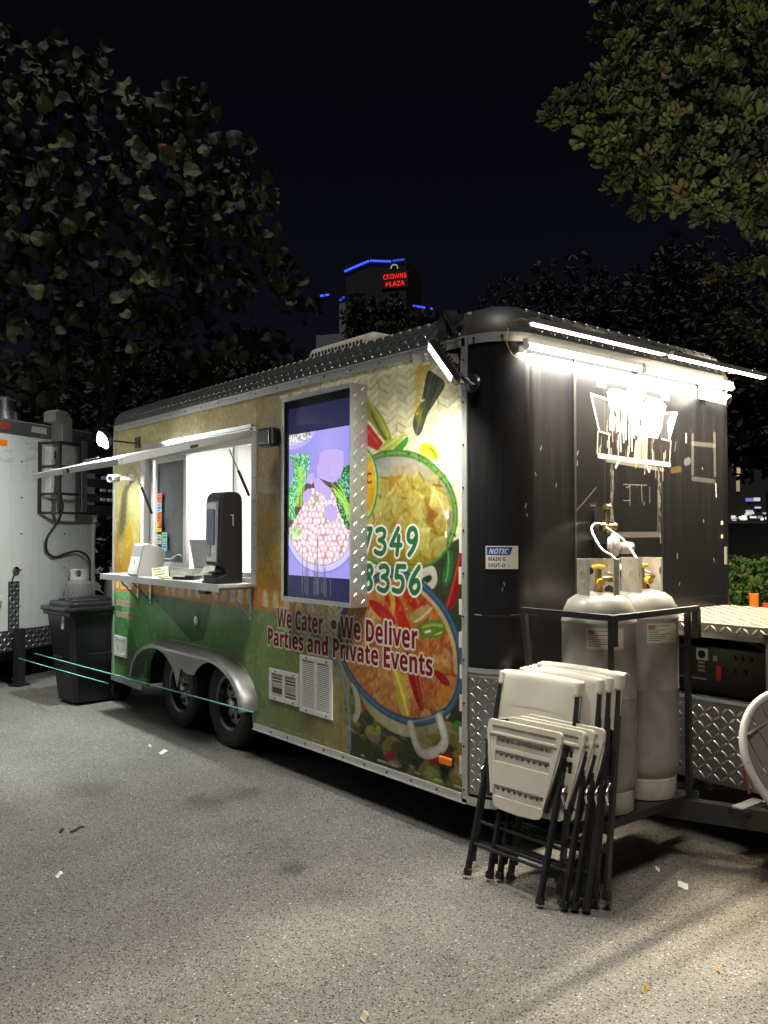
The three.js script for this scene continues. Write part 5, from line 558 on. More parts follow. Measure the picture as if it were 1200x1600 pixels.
// ---------------------------------------------------------------- plastic garden chair at the edge
{
  const t = thing('garden_chair', 'grey plastic garden chair with a slotted fan back by the generator box', 'chair', [0.70, 0.0, 1.77], -0.72); t.rotation.set(0, -0.72, 0.4, 'YXZ'); // tipped against the box; back plane faces local +z
  const m = std(lin(0.46, 0.44, 0.42), 0.5), inner = std(lin(0.16, 0.135, 0.125), 0.55); const w = (y) => 0.125 + 0.118 * Math.sin(clamp((y - 0.4) / 0.5, 0, 1) * Math.PI * 0.62) * 1.06;
  { // slats between the slots, each following the dished outline
    const topY = (q) => 0.78 + 0.235 * Math.sqrt(Math.max(0, 1 - q * q)), N = 8, slats = []; for (let k = 0; k < N; k++) { const a = (k / N) * 2 - 1, b = ((k + 1) / N) * 2 - 1, pos = [], idx = [], R = 16; for (let j = 0; j <= R; j++) for (const [q, e] of [[a, 1], [b, -1]]) { const y = lerp(0.42, topY(q * 0.985), j / R), x = q * w(Math.min(y, 0.78)) + e * (Math.abs(q) > 0.99 ? 0 : 0.0028), z = 1.1 * x * x - 0.306 * (y - 0.4) - 0.02; pos.push(x, y, z, x, y, z - 0.01); } for (let j = 0; j < R; j++) { const o = j * 4; idx.push(o, o + 2, o + 4, o + 4, o + 2, o + 6, o + 1, o + 5, o + 3, o + 5, o + 7, o + 3, o, o + 4, o + 1, o + 1, o + 4, o + 5, o + 2, o + 3, o + 6, o + 3, o + 7, o + 6); } const g = new THREE.BufferGeometry(); g.setAttribute('position', new THREE.Float32BufferAttribute(pos, 3)); g.setIndex(idx); const q = g.toNonIndexed(); q.computeVertexNormals(); part('back_slat', q, inner, t); }
    const cross = (y) => [...Array(13)].map((_, i) => { const x = (i / 6 - 1) * w(y) * 0.98; return [x, y, 1.1 * x * x - 0.306 * (y - 0.4) - 0.028]; }); part('back_rail', pipe(cross(0.44), 0.012, 24, 6), inner, t); part('back_rail', pipe(cross(0.92).map(([x, y, z]) => [x * 0.78, y, z]), 0.008, 24, 6), inner, t); }
  { const o = []; for (let i = 0; i <= 40; i++) { const u = i / 40; let p; if (u < 0.3) { const y = lerp(0.4, 0.78, u / 0.3); p = [w(y), y]; } else if (u > 0.7) { const y = lerp(0.78, 0.4, (u - 0.7) / 0.3); p = [-w(y), y]; } else { const a = (u - 0.3) / 0.4 * Math.PI; p = [w(0.78) * Math.cos(a), 0.78 + 0.235 * Math.sin(a)]; } o.push([p[0], p[1], 1.1 * p[0] * p[0] - 0.306 * (p[1] - 0.4) - 0.02 - 0.006]); } part('back_rim', pipe(o, 0.018, 90, 10), m, t); part('rim_notch', [8, 13, 17].map((i) => new THREE.BoxGeometry(0.012, 0.012, 0.034).translate(-Math.abs(o[40 - i][0]), o[i][1], o[i][2])), M.blackPlastic, t); }
  part('seat', [new RoundedBoxGeometry(0.44, 0.022, 0.44, 3, 0.01).translate(0, 0.41, 0.2), bx([-0.22, 0.36, 0.4], [0.22, 0.41, 0.42], 0.006)], m, t);
  for (const x of [-0.2, 0.2]) { part('leg', bar([x, 0, 0.4], [x * 0.95, 0.41, 0.38], 0.04, 0.03), m, t); part('leg', bar([x * 1.05, 0, -0.12], [x * 0.95, 0.41, 0.0], 0.04, 0.03), m, t); }
}

// ---------------------------------------------------------------- lamps
function lampMesh(geo, c, k, parent, name) { return part(name, geo, glow(c, k), parent); }
const warm = new THREE.Color(1, 0.84, 0.58), coolWhite = new THREE.Color(0.93, 1, 0.98);
{ // two LED battens just under the front roof edge, and two light bars on brackets above them
  const batten = (x0, x1, label) => { const c = (x0 + x1) / 2, t = thing('light_tube', label, 'light', [c, 2.625, 0.262], 0, 'LED tubes under the front roof edge'), L = (x1 - x0) / 2; part('housing', bx([-L, 0.015, 0], [L, 0.04, 0.035], 0.004), M.whitePaint, t); lampMesh(rod([-L + 0.01, 0, 0.022], [L - 0.01, 0, 0.022], 0.0165, 0.0165, 14), lin(1, 0.95, 0.84), 12, t, 'tube'); for (const s of [-1, 1]) part('end_cap', rod([s * L, 0, 0.022], [s * (L - 0.012), 0, 0.022], 0.02), M.whitePlastic, t);
    const a = new THREE.RectAreaLight(new THREE.Color(1, 0.93, 0.78), 620, x1 - x0, 0.03); a.position.set(c, 2.603, 0.29); a.lookAt(c, 1.6, 0.33); a.castShadow = true; scene.add(a); };
  batten(0.14, 1.16, 'white LED tube under the roof edge at the corner end of the black front'); batten(1.18, 2.2, 'white LED tube under the roof edge above the white security camera');
  const barLamp = (x0, x1, k, label) => { const c = (x0 + x1) / 2, L = (x1 - x0) / 2, t = thing('light_bar', label, 'light', [c, 2.705, 0.40], 0, 'light bars on the front roof edge'); part('housing', [bx([-L, 0.0, -0.02], [L, 0.022, 0.03], 0.004), bx([-L, -0.006, 0.026], [L, 0.02, 0.032])], M.aluDull, t); lampMesh(bx([-L + 0.015, -0.012, -0.012], [L - 0.015, -0.0005, 0.022], 0.003), lin(1, 0.88, 0.64), k, t, 'diffuser'); part('wing_nut', [-0.8, 0.8].flatMap((s) => [rod([s * L, 0.02, 0], [s * L, 0.05, 0], 0.004), bx([s * L - 0.035, 0.03, -0.004], [s * L + 0.035, 0.04, 0.004], 0.003)]), M.chrome, t); part('bracket', [-0.7, 0.7].map((s) => bar([s * L, 0.012, -0.02], [s * L, 0.03, -0.16], 0.02, 0.006)), M.aluDull, t);
    for (const [y, z, to, q] of [[2.69, 0.445, [0, -0.62, 0.78], 85], [2.745, 0.42, [0.12, 0.95, 0.2], 34]]) { const a = new THREE.RectAreaLight(warm, k * q, x1 - x0 - 0.03, 0.034); a.position.set(c, y, z); a.lookAt(c + to[0], y + to[1], z + to[2]); a.castShadow = true; scene.add(a); } };
  barLamp(0.04, 1.22, 6, 'dimmer LED light bar on the front roof edge near the trailer corner'); barLamp(1.27, 2.40, 26, 'bright warm LED light bar reaching past the far front edge');
  const w = part('loose_wire', [pipe([[0.1, 2.75, 0.2], [0.06, 2.74, 0.33], [0.09, 2.72, 0.38], [0.14, 2.75, 0.37], [0.18, 2.72, 0.39], [0.23, 2.75, 0.36], [0.27, 2.72, 0.38]], 0.004, 60, 6), pipe([[0.08, 2.72, 0.22], [0.05, 2.62, 0.24], [0.09, 2.56, 0.26], [0.16, 2.6, 0.27]], 0.003, 30, 6)], std(lin(0.5, 0.3, 0.15), 0.5), scene); tag(w, 'tangle of thin wires at the corner end of the light bar', 'wires');
}
{ // flood lamp beside the rear corner, above the flap
  const t = thing('flood_lamp', 'bright round flood lamp glaring above the serving hatch flap', 'light', [-0.34,2.499,-4.305]); part('housing', lathe([[0, -0.07], [0.05, -0.06], [0.08, -0.025], [0.088, 0.012], [0.082, 0.012], [0.074, -0.02], [0.045, -0.05], [0, -0.06]], 32).rotateX(Math.PI / 2).rotateX(0.45).rotateY(-1.5), M.blackPaint, t); lampMesh(new THREE.SphereGeometry(0.064, 24, 14), lin(1, 1, 0.97), 30, t, 'lens'); part('arm', [bar([0.05, 0, -0.03], [0.332, -0.01, -0.04], 0.022, 0.014), bx([0.325, -0.05, -0.09], [0.338, 0.05, 0.01])], M.blackPaint, t);
  const s = new THREE.PointLight(coolWhite, 28); s.position.set(...[-0.34,2.499,-4.305]); s.castShadow = true; s.shadow.radius = 2.6; scene.add(s);
}
{ // slim LED flood lamp on the corner, aimed along the printed side
  const a = V(...[-0.34, 2.6, -0.02]), b = V(-0.2, 2.42, 0.0); const t = thing('flood_lamp', 'slim black flood lamp at the top corner, lighting the basket picture', 'light', [-0.2,2.533,0.033]); t.rotation.set(0, 0, 0);
  const LX = V(0.443, -0.82, 0.359).normalize(), LN = V(-0.6, -0.58, -0.55).normalize(), LY = LN.clone().addScaledVector(LX, -LN.dot(LX)).normalize().negate(); const place = (g) => g.applyMatrix4(new THREE.Matrix4().makeBasis(LX, LY, LX.clone().cross(LY)).multiply(new THREE.Matrix4()));
  // local: length along x (down the slope), y = back of lamp
  part('housing', [place(new RoundedBoxGeometry(0.25, 0.035, 0.2, 3, 0.01)), ...[...Array(9)].map((_, i) => place(new THREE.BoxGeometry(0.006, 0.022, 0.16).translate(-0.09 + i * 0.022, 0.026, 0)))], M.blackPaint, t); lampMesh(place(new THREE.BoxGeometry(0.2, 0.004, 0.16).translate(-0.012, -0.02, 0)), lin(1, 0.99, 0.92), 16, t, 'lens'); part('bracket', [bar([0.05, -0.1, 0.04], [0.185, -0.1, 0.03], 0.05, 0.012), pipe([[0.03, -0.04, 0.04], [0.1, -0.09, 0.06], [0.16, -0.12, 0.03]], 0.014), lathe([[0, 0], [0.05, 0.005], [0.05, 0.02], [0.02, 0.04], [0, 0.04]], 16).rotateZ(Math.PI / 2).translate(0.196, -0.09, 0.02)], M.blackPlastic, t);
  const s = new THREE.SpotLight(new THREE.Color(1, 0.98, 0.86), 16, 12, 1.5, 0.7); { const q = V(...[-0.2,2.533,0.033]).addScaledVector(LN, 0.05); s.position.copy(q); s.target.position.copy(q).add(V(-0.62, -1, -0.32)); } s.castShadow = true; s.shadow.radius = 5; scene.add(s, s.target);
}
{ // unlit black flood lamp beside the screen
  const t = thing('wall_lamp', 'small unlit black flood lamp between hatch and screen', 'light', [-0.09, 2.31, -1.83]); part('housing', [bx([-0.07, -0.06, -0.09], [0.02, 0.07, 0.09], 0.022), bar([0.02, 0, 0], [0.082, 0, 0], 0.04, 0.04), bx([0.074, -0.05, -0.05], [0.088, 0.05, 0.05], 0.005)], M.blackPlastic, t); part('lens', bx([-0.076, -0.045, -0.075], [-0.069, 0.05, 0.075], 0.003), new THREE.MeshPhysicalMaterial({ color: lin(0.12, 0.12, 0.12), roughness: 0.08, clearcoat: 1 }), t); part('cable', pipe([[0.05, -0.04, 0.03], [0.06, -0.12, 0.05], [0.08, -0.2, 0.12], [0.085, -0.3, 0.17]], 0.004), std(lin(0.4, 0.38, 0.32), 0.6), t);
}
function secCam(name, label, pos, turn, tilt) { const t = thing(name, label, 'camera', pos, turn); const A = (g) => g.applyMatrix4(new THREE.Matrix4().makeRotationX(tilt)); part('body', [A(lathe([[0, -0.08], [0.028, -0.078], [0.036, -0.06], [0.036, 0.07], [0.03, 0.076], [0.03, 0.062], [0, 0.06]], 24).rotateX(Math.PI / 2))], M.whitePlastic, t); part('lens', A(rod([0, 0, 0.058], [0, 0, 0.066], 0.024, 0.024, 20)), new THREE.MeshPhysicalMaterial({ color: lin(0.02, 0.02, 0.022), roughness: 0.1, clearcoat: 1 }), t); return t; }
{ const t = secCam('security_camera', 'white bullet security camera under the flap beside the yellow panel', [-0.16,2.17,-4.517], -0.95, 0.12); part('mount', [bar([0, 0.0, -0.05], [0.1, 0.0, -0.1], 0.03, 0.03), rod([0.1, 0, -0.1], [0.145, 0.0, -0.12], 0.04, 0.045, 20)], M.whitePlastic, t);
  const u = secCam('security_camera', 'white bullet security camera under the light bars on the black front', [1.887,2.518,0.36], 0.05, 0.35); part('mount', [bar([0, 0.03, -0.03], [0, 0.05, -0.105], 0.035, 0.035), bx([-0.05, 0.0, -0.108], [0.05, 0.1, -0.098], 0.004), pipe([[0.05, 0.06, -0.1], [0.14, 0.02, -0.07], [0.17, 0.06, -0.03], [0.16, 0.13, 0.0]], 0.008, 30)], M.whitePlastic, u); }

// ---------------------------------------------------------------- the menu screen in its cabinet
{
  const z0 = -1.645, z1 = -0.868, y0 = 1.205, y1 = 2.562, x = -0.126; const t = thing('menu_screen', 'tall lit menu screen showing chickpeas and parsley in a tread plate cabinet', 'screen', [0, 1.205, -1.256]); const o = (g) => g.translate(0, -1.205, 1.256);
  part('cabinet', [o(bx([x, y0, z1 - 0.004], [-0.0008, y1, z1])), o(bx([x, y0, z0], [-0.0008, y1, z0 + 0.004])), o(bx([x, y1 - 0.004, z0 + 0.0045], [-0.0008, y1, z1 - 0.0045])), o(bx([x, y0, z0 + 0.0045], [-0.0008, y0 + 0.004, z1 - 0.0045]))], std(lin(0.42, 0.42, 0.43), 0.34, 0.8), t); { const cab = t.children[t.children.length - 1]; treadOn(cab, M.lozenge, x + 0.004, -0.006, y0 + 0.01, y1 - 0.01, 0.042, (u, v) => [[u, v - 1.205, z1 + 1.256], [0, 0, 1], [1, 0, 0]]); }
  part('bezel', [o(bx([x - 0.003, y0, z0], [x - 0.0002, y0 + 0.03, z1])), o(bx([x - 0.003, y1 - 0.03, z0], [x - 0.0002, y1, z1])), o(bx([x - 0.003, y0 + 0.031, z0], [x - 0.0002, y1 - 0.031, z0 + 0.03])), o(bx([x - 0.003, y0 + 0.031, z1 - 0.009], [x - 0.0002, y1 - 0.031, z1]))], M.alu, t);
  part('screen_bezel', [o(bx([x + 0.012, y0 + 0.03, z0 + 0.031], [x + 0.02, y1 - 0.031, z1 - 0.01]))], std(lin(0.006, 0.006, 0.012), 0.25), t);
  const c = canvas(480, 876), g = c.getContext('2d'), r = rngOf(21); g.fillStyle = '#17163a'; g.fillRect(0, 0, 480, 876); g.translate(0, 118); g.beginPath(); g.rect(0, 0, 480, 640); g.clip(); // chickpeas, parsley, bowls on lilac
  { g.fillStyle = '#8b86cf'; g.fillRect(0, 0, 480, 640); let q = g.createRadialGradient(300, 60, 10, 300, 60, 420); q.addColorStop(0, '#9a92d8'); q.addColorStop(1, 'rgba(120,116,200,0)'); g.fillStyle = q; g.fillRect(0, 0, 480, 640);
    g.fillStyle = '#a7a0e0'; g.beginPath(); g.ellipse(60, 2, 160, 64, -0.1, 0, 7); g.fill(); g.fillStyle = '#cfc4c8'; g.beginPath(); g.ellipse(50, -4, 140, 48, -0.1, 0, 7); g.fill(); for (let i = 0; i < 260; i++) { g.fillStyle = r() < 0.5 ? 'rgba(230,222,225,0.8)' : 'rgba(90,86,80,0.6)'; g.beginPath(); g.ellipse(r() * 180, r() * 38, 2 + r() * 4, 1.5 + r() * 3, r() * 3, 0, 7); g.fill(); }
    g.fillStyle = '#7a74b8'; g.beginPath(); g.ellipse(250, 420, 285, 205, 0, 0, 7); g.fill(); g.fillStyle = '#b9b3e2'; g.beginPath(); g.ellipse(250, 412, 278, 205, 0, 0, 7); g.fill(); g.fillStyle = '#4a3f38'; g.beginPath(); g.ellipse(250, 400, 258, 190, 0, 0, 7); g.fill();
    g.save(); g.beginPath(); g.moveTo(0, 430); g.quadraticCurveTo(120, 330, 180, 250); g.lineTo(330, 260); g.lineTo(480, 420); g.lineTo(480, 520); g.ellipse(250, 400, 256, 188, 0, 0.5, Math.PI - 0.3); g.closePath(); g.clip(); g.fillStyle = '#a9827f'; g.fillRect(0, 200, 480, 440);
    for (let y = 246, row = 0; y < 612; y += 25, row++) for (let x = -10; x < 490; x += 32) { const px = x + (row % 2) * 16 + (r() - 0.5) * 14, py = y + (r() - 0.5) * 13, s = 17 + r() * 4; q = g.createRadialGradient(px - 3, py - 3, 1, px, py, s * 1.05); const k = r() * 22; q.addColorStop(0, rgba(244, 216 + k * 0.5, 222 + k * 0.6)); q.addColorStop(0.65, rgba(222 - k * 0.4, 182 + k, 190 + k)); q.addColorStop(1, rgba(140, 100, 104)); g.fillStyle = q; g.beginPath(); g.ellipse(px, py, s, s * 0.92, r() * 3, 0, 7); g.fill(); } g.restore();
    const leaf = (x, y, s, a, col) => { g.save(); g.translate(x, y); g.rotate(a); g.fillStyle = col; g.beginPath(); for (let k = 0; k < 10; k++) { const b = k / 10 * 6.283, rr = s * (k % 2 ? 0.55 : 1) * (0.8 + 0.3 * r()); g.lineTo(Math.cos(b) * rr, Math.sin(b) * rr); } g.closePath(); g.fill(); g.restore(); };
    const greens = ['#2f8a3a', '#3fa047', '#57b558', '#79c47e', '#8fd6ac', '#1f6a30', '#a6dcc0']; for (let i = 0; i < 900; i++) { const v = r(), x = 20 + r() * 150 * (1 - v * 0.6) + 30 * Math.sin(v * 6), y = 95 + v * 290; leaf(x - 15, y, 3 + r() * 13 * (1 - i / 1400), r() * 6, greens[Math.floor(r() * 7)]); } for (let i = 0; i < 800; i++) { const v = r(); leaf(490 - r() * 120 * Math.sin(0.6 + v * 2.2), 170 + v * 260, 3 + r() * 12 * (1 - i / 1200), r() * 6, ['#123f20', '#1d6b30', '#2f8a3a', '#48a84e', '#7cc9a8', '#0d2a18'][Math.floor(r() * 6)]); }
    g.strokeStyle = '#9fd04a'; g.lineWidth = 3; for (let i = 0; i < 22; i++) { g.beginPath(); const x = 330 + r() * 60, y = 235 + r() * 60; g.moveTo(x, y); g.quadraticCurveTo(x + 60, y + 30, 440 + r() * 40, 330 + r() * 80); g.stroke(); } for (let i = 0; i < 16; i++) { g.beginPath(); const x = 60 + r() * 60; g.moveTo(x, 150); g.quadraticCurveTo(x + 30, 220, 30 + r() * 80, 330); g.stroke(); }
    const pale = (pts) => { g.beginPath(); pts.forEach((p, i) => (i ? g.lineTo(...p) : g.moveTo(...p))); g.closePath(); g.fillStyle = '#b09cd6'; g.fill(); g.strokeStyle = '#9483be'; g.lineWidth = 2; g.stroke(); }; pale([[245, 100], [300, 88], [370, 90], [420, 105], [425, 160], [400, 215], [345, 235], [300, 225], [230, 205], [222, 160], [240, 140]]); pale([[150, 190], [200, 180], [210, 210], [185, 235], [150, 225]]); pale([[195, 215], [235, 205], [300, 245], [335, 262], [330, 300], [310, 312], [270, 280], [215, 262]]); pale([[115, 270], [160, 250], [190, 262], [165, 305], [120, 318]]); pale([[280, 340], [330, 325], [375, 345], [370, 395], [330, 400], [295, 385]]); pale([[455, 470], [480, 430], [480, 520], [462, 510]]);
    g.strokeStyle = 'rgba(120,104,170,0.8)'; g.beginPath(); g.arc(335, 190, 26, 0.4, 4.4); g.stroke(); for (let i = 0; i < 24; i++) leaf(20 + r() * 80, 425 + r() * 50, 8 + r() * 14, r() * 6, ['#8fae72', '#a9cf8a', '#cfe6c8'][i % 3]); for (let i = 0; i < 14; i++) leaf(195 + r() * 25, 280 + r() * 60, 7 + r() * 9, r() * 6, '#8aa86a');
    for (let i = 0; i < 34; i++) { const x = 95 + r() * 150; g.fillStyle = rgba(255, 240, 250, 0.06 + r() * 0.16); g.fillRect(x, 210 + r() * 200, 1 + r() * 3, 430); } }
  const et = texOf(c); const geo = new THREE.PlaneGeometry(0.70, 1.273); geo.rotateY(-Math.PI / 2); const sc = part('display_panel', o(geo.translate(x + 0.0105, 1.842, -1.222)), std('#000000', 0.3, 0, { emissive: lin(1, 1, 1), emissiveMap: et, emissiveIntensity: 1.4 }), t, { keepUv: true });
  part('worn_cover_sheet', [...Array(26)].map((_, i) => { const z = -1.44 + rnd() * 0.36; return o(bx([x + 0.007, y0 + 0.04 + rnd() * 0.03, z], [x + 0.0085, 1.4 + rnd() * 0.3 * rnd(), z + 0.002 + rnd() * 0.003])); }), new THREE.MeshPhysicalMaterial({ color: lin(0.7, 0.7, 0.75), roughness: 0.25, transmission: 0.75, thickness: 0 }), t, { stuff: true });
  part('hook', [[-1.52], [-1.0]].map(([z]) => o(new THREE.TorusGeometry(0.011, 0.0025, 6, 14).rotateY(Math.PI / 2).translate(x + 0.006, y0 - 0.012, z))), M.chrome, t);
  const a = new THREE.RectAreaLight(new THREE.Color(0.62, 0.55, 1), 0.55, 0.66, 0.9); a.position.set(x - 0.006, 1.907, -1.222); a.lookAt(-5, 1.907, -1.222); a.castShadow = true; scene.add(a);
}

// ---------------------------------------------------------------- things on the serving shelf
const SH = 1.2895;
{ const p = [0.088,1.29,-2.682]; const t = thing('napkin_dispenser', 'tall black and silver napkin dispenser on the serving shelf', 'dispenser', [-0.14, SH, -2.4], 0.0);
  const side = new THREE.Shape(); side.moveTo(-0.11, 0); side.lineTo(0.07, 0); side.lineTo(0.075, 0.03); side.lineTo(0.07, 0.6); side.quadraticCurveTo(0.065, 0.655, 0.02, 0.66); side.lineTo(-0.05, 0.655); side.quadraticCurveTo(-0.085, 0.645, -0.09, 0.6); side.lineTo(-0.1, 0.2); side.quadraticCurveTo(-0.1, 0.13, -0.05, 0.11); side.lineTo(-0.045, 0.06); side.lineTo(-0.11, 0.035); side.closePath();
  const turn = (g) => g; const b = slab(side, 0.2, 0.012).translate(0, 0, -0.1); part('body', b, M.blackPlastic, t); const f = new THREE.Shape(); f.moveTo(-0.07, 0.16); f.lineTo(0.07, 0.16); f.lineTo(0.078, 0.2); f.lineTo(0.078, 0.58); f.quadraticCurveTo(0, 0.6, -0.078, 0.58); f.lineTo(-0.078, 0.2); f.closePath(); const face = slab(f, 0.012, 0.006); face.rotateY(-Math.PI / 2); const fp = part('face_panel', face.translate(-0.1, 0, 0), std(lin(0.5, 0.5, 0.52), 0.25, 0.6), t); part('advert_window', bx([-0.125, 0.28, -0.055], [-0.119, 0.54, 0.055], 0.002), std(lin(0.06, 0.055, 0.22), 0.15), fp); part('napkin_slot', [bx([-0.124, 0.2, -0.05], [-0.1195, 0.36, -0.005], 0.002)], std(lin(0.4, 0.38, 0.45), 0.2), fp); part('side_mark', [bx([-0.002, 0.42, 0.1125], [0.004, 0.5, 0.1145]), bx([-0.02, 0.494, 0.1125], [0.004, 0.5, 0.1146])], M.whitePlastic, t); part('foot', [bx([-0.14, 0, -0.1], [0.06, 0.018, 0.1], 0.008), new RoundedBoxGeometry(0.08, 0.022, 0.15, 2, 0.008).translate(-0.1, 0.05, 0), new RoundedBoxGeometry(0.06, 0.02, 0.13, 2, 0.008).translate(-0.08, 0.082, 0)], M.blackPlastic, t); part('napkin', [(() => { const g = new THREE.PlaneGeometry(0.1, 0.12, 6, 6), p = g.attributes.position; for (let i = 0; i < p.count; i++) p.setZ(i, 0.012 * Math.sin(p.getX(i) * 40) + 0.05 * p.getY(i)); g.computeVertexNormals(); g.rotateX(-1.1); g.rotateY(-0.8); return g.translate(-0.13, 0.11, 0); })()], M.paper, t); }
{ const t = thing('payment_stand', 'white wedge-shaped payment terminal stand on the serving shelf', 'payment terminal', [-0.14, SH, -3.78], 0); const s = new THREE.Shape(); s.moveTo(-0.12, 0.0); s.lineTo(0.07, 0); s.lineTo(0.11, 0.19); s.quadraticCurveTo(0.09, 0.235, 0.03, 0.25); s.lineTo(-0.04, 0.268); s.lineTo(-0.075, 0.26); s.lineTo(-0.135, 0.02); s.closePath(); part('body', slab(s, 0.19, 0.01).translate(0, 0, -0.1), M.whitePlastic, t); const fp = bar([-0.139, 0.012, 0], [-0.085, 0.255, 0], 0.2, 0.008, [-1, 0.3, 0]); part('screen_face', fp, std(lin(0.3, 0.3, 0.31), 0.25), t); part('logo_mark', bx([-0.125, 0.105, -0.005], [-0.122, 0.15, 0.004]), M.whitePlastic, t); const cord = part('charging_cable', pipe([[0.08, 1.42, -3.5], [0.06, 1.47, -3.6], [0.03, 1.43, -3.72], [-0.02, 1.44, -3.78]].map(([x, y, z]) => [x + 0.14, y - SH, z + 3.78]), 0.006), M.whitePlastic, t); }
{ const t = thing('water_bottle', 'clear plastic water bottle beside the napkin dispenser', 'bottle', [-0.09, SH, -2.72]); part('bottle_body', lathe([[0, 0.002], [0.03, 0], [0.034, 0.01], [0.033, 0.05], [0.035, 0.07], [0.034, 0.14], [0.028, 0.17], [0.013, 0.2], [0.013, 0.22], [0.0125, 0.22]], 24), new THREE.MeshPhysicalMaterial({ color: lin(0.92, 0.96, 0.97), roughness: 0.05, transmission: 1, thickness: 0 }), t); part('cap', rod([0, 0.22, 0], [0, 0.24, 0], 0.016, 0.016, 18), M.whitePlastic, t); part('label', new THREE.CylinderGeometry(0.0355, 0.0355, 0.05, 24, 1, true).translate(0, 0.1, 0), std(lin(0.4, 0.56, 0.62), 0.4), t); }
{ const t = thing('card_reader', 'black and silver handheld card reader lying on the serving shelf', 'card reader', [-0.17, SH, -2.98], 0.5); part('body', [bx([-0.05, 0, -0.1], [0.05, 0.022, 0.1], 0.008), bx([-0.055, 0.012, 0.02], [0.055, 0.034, 0.11], 0.008)], M.blackPlastic, t); part('screen', bx([-0.04, 0.0225, -0.085], [0.04, 0.026, 0.01], 0.001), std(lin(0.55, 0.55, 0.57), 0.3), t); }
{ const t = thing('laptop', 'grey laptop standing open on the ledge inside the hatch', 'laptop', [0.16, WIN.y0 + 0.052, -3.25], 0.15); part('lid', bar([-0.02, 0, 0], [-0.07, 0.24, 0], 0.34, 0.008, [-1, 0, 0]), std(lin(0.45, 0.45, 0.47), 0.4, 0.5), t); part('keyboard_base', bx([-0.015, 0, -0.17], [0.22, 0.014, 0.17], 0.004), std(lin(0.4, 0.4, 0.42), 0.4, 0.5), t); }
{ const t = thing('sill_board', 'pale ledge board inside the serving hatch', 'ledge', [0.2, WIN.y0 + 0.0, -3.2]); part('board', bx([-0.098, 0.0125, -0.9], [0.3, 0.05, 0.94], 0.003), M.whitePaint, t); part('support', [bx([-0.06, -0.9, -0.85], [-0.02, 0.012, -0.8]), bx([-0.06, -0.9, 0.85], [-0.02, 0.012, 0.9])], M.steel, t); }
{ const t = thing('price_card', 'crumpled paper price card between stand and card reader', 'card', [-0.19, SH, -3.42], 0.6); const g = new THREE.PlaneGeometry(0.13, 0.1, 8, 6), p = g.attributes.position; for (let i = 0; i < p.count; i++) p.setZ(i, 0.01 * Math.sin(p.getX(i) * 30)); g.computeVertexNormals(); const c = canvas(64, 48), q = c.getContext('2d'); q.fillStyle = '#d8d3c0'; q.fillRect(0, 0, 64, 48); q.fillStyle = '#8b9a52'; q.fillRect(6, 6, 30, 8); q.fillRect(10, 20, 44, 5); q.fillRect(8, 32, 40, 8); g.rotateX(-0.7); g.rotateY(-0.9); part('sheet', g.translate(0, 0.045, 0), std('#ffffff', 0.7, 0, { map: texOf(c) }), t, { keepUv: true }); part('stand', bx([-0.03, 0, -0.02], [0.04, 0.012, 0.03], 0.003), M.paper, t); }
{ const t = thing('plastic_box', 'clear plastic box with yellow wrappers on the serving shelf', 'box', [-0.1, SH, -3.2]); part('box', [bx([-0.06, 0, -0.1], [-0.057, 0.07, 0.1]), bx([0.057, 0, -0.1], [0.06, 0.07, 0.1]), bx([-0.0565, 0, -0.1], [0.0565, 0.07, -0.097]), bx([-0.0565, 0, 0.097], [0.0565, 0.07, 0.1]), bx([-0.0565, 0, -0.0965], [0.0565, 0.003, 0.0965])], new THREE.MeshPhysicalMaterial({ color: lin(0.9, 0.93, 0.93), roughness: 0.1, transmission: 0.9, thickness: 0 }), t); part('wrapper', [bx([-0.04, 0.004, -0.08], [0.04, 0.02, 0.0], 0.004), bar([-0.03, 0.02, 0.02], [0.04, 0.03, 0.08], 0.05, 0.01)], M.yellowPlastic, t); }
{ const t = thing('paper_note', 'folded yellow paper slip lying on the serving shelf', 'paper', [-0.22, SH, -3.16], 0.3); part('slip', bx([-0.04, 0, -0.09], [0.04, 0.006, 0.09], 0.001), std(lin(0.62, 0.42, 0.06), 0.7), t); }

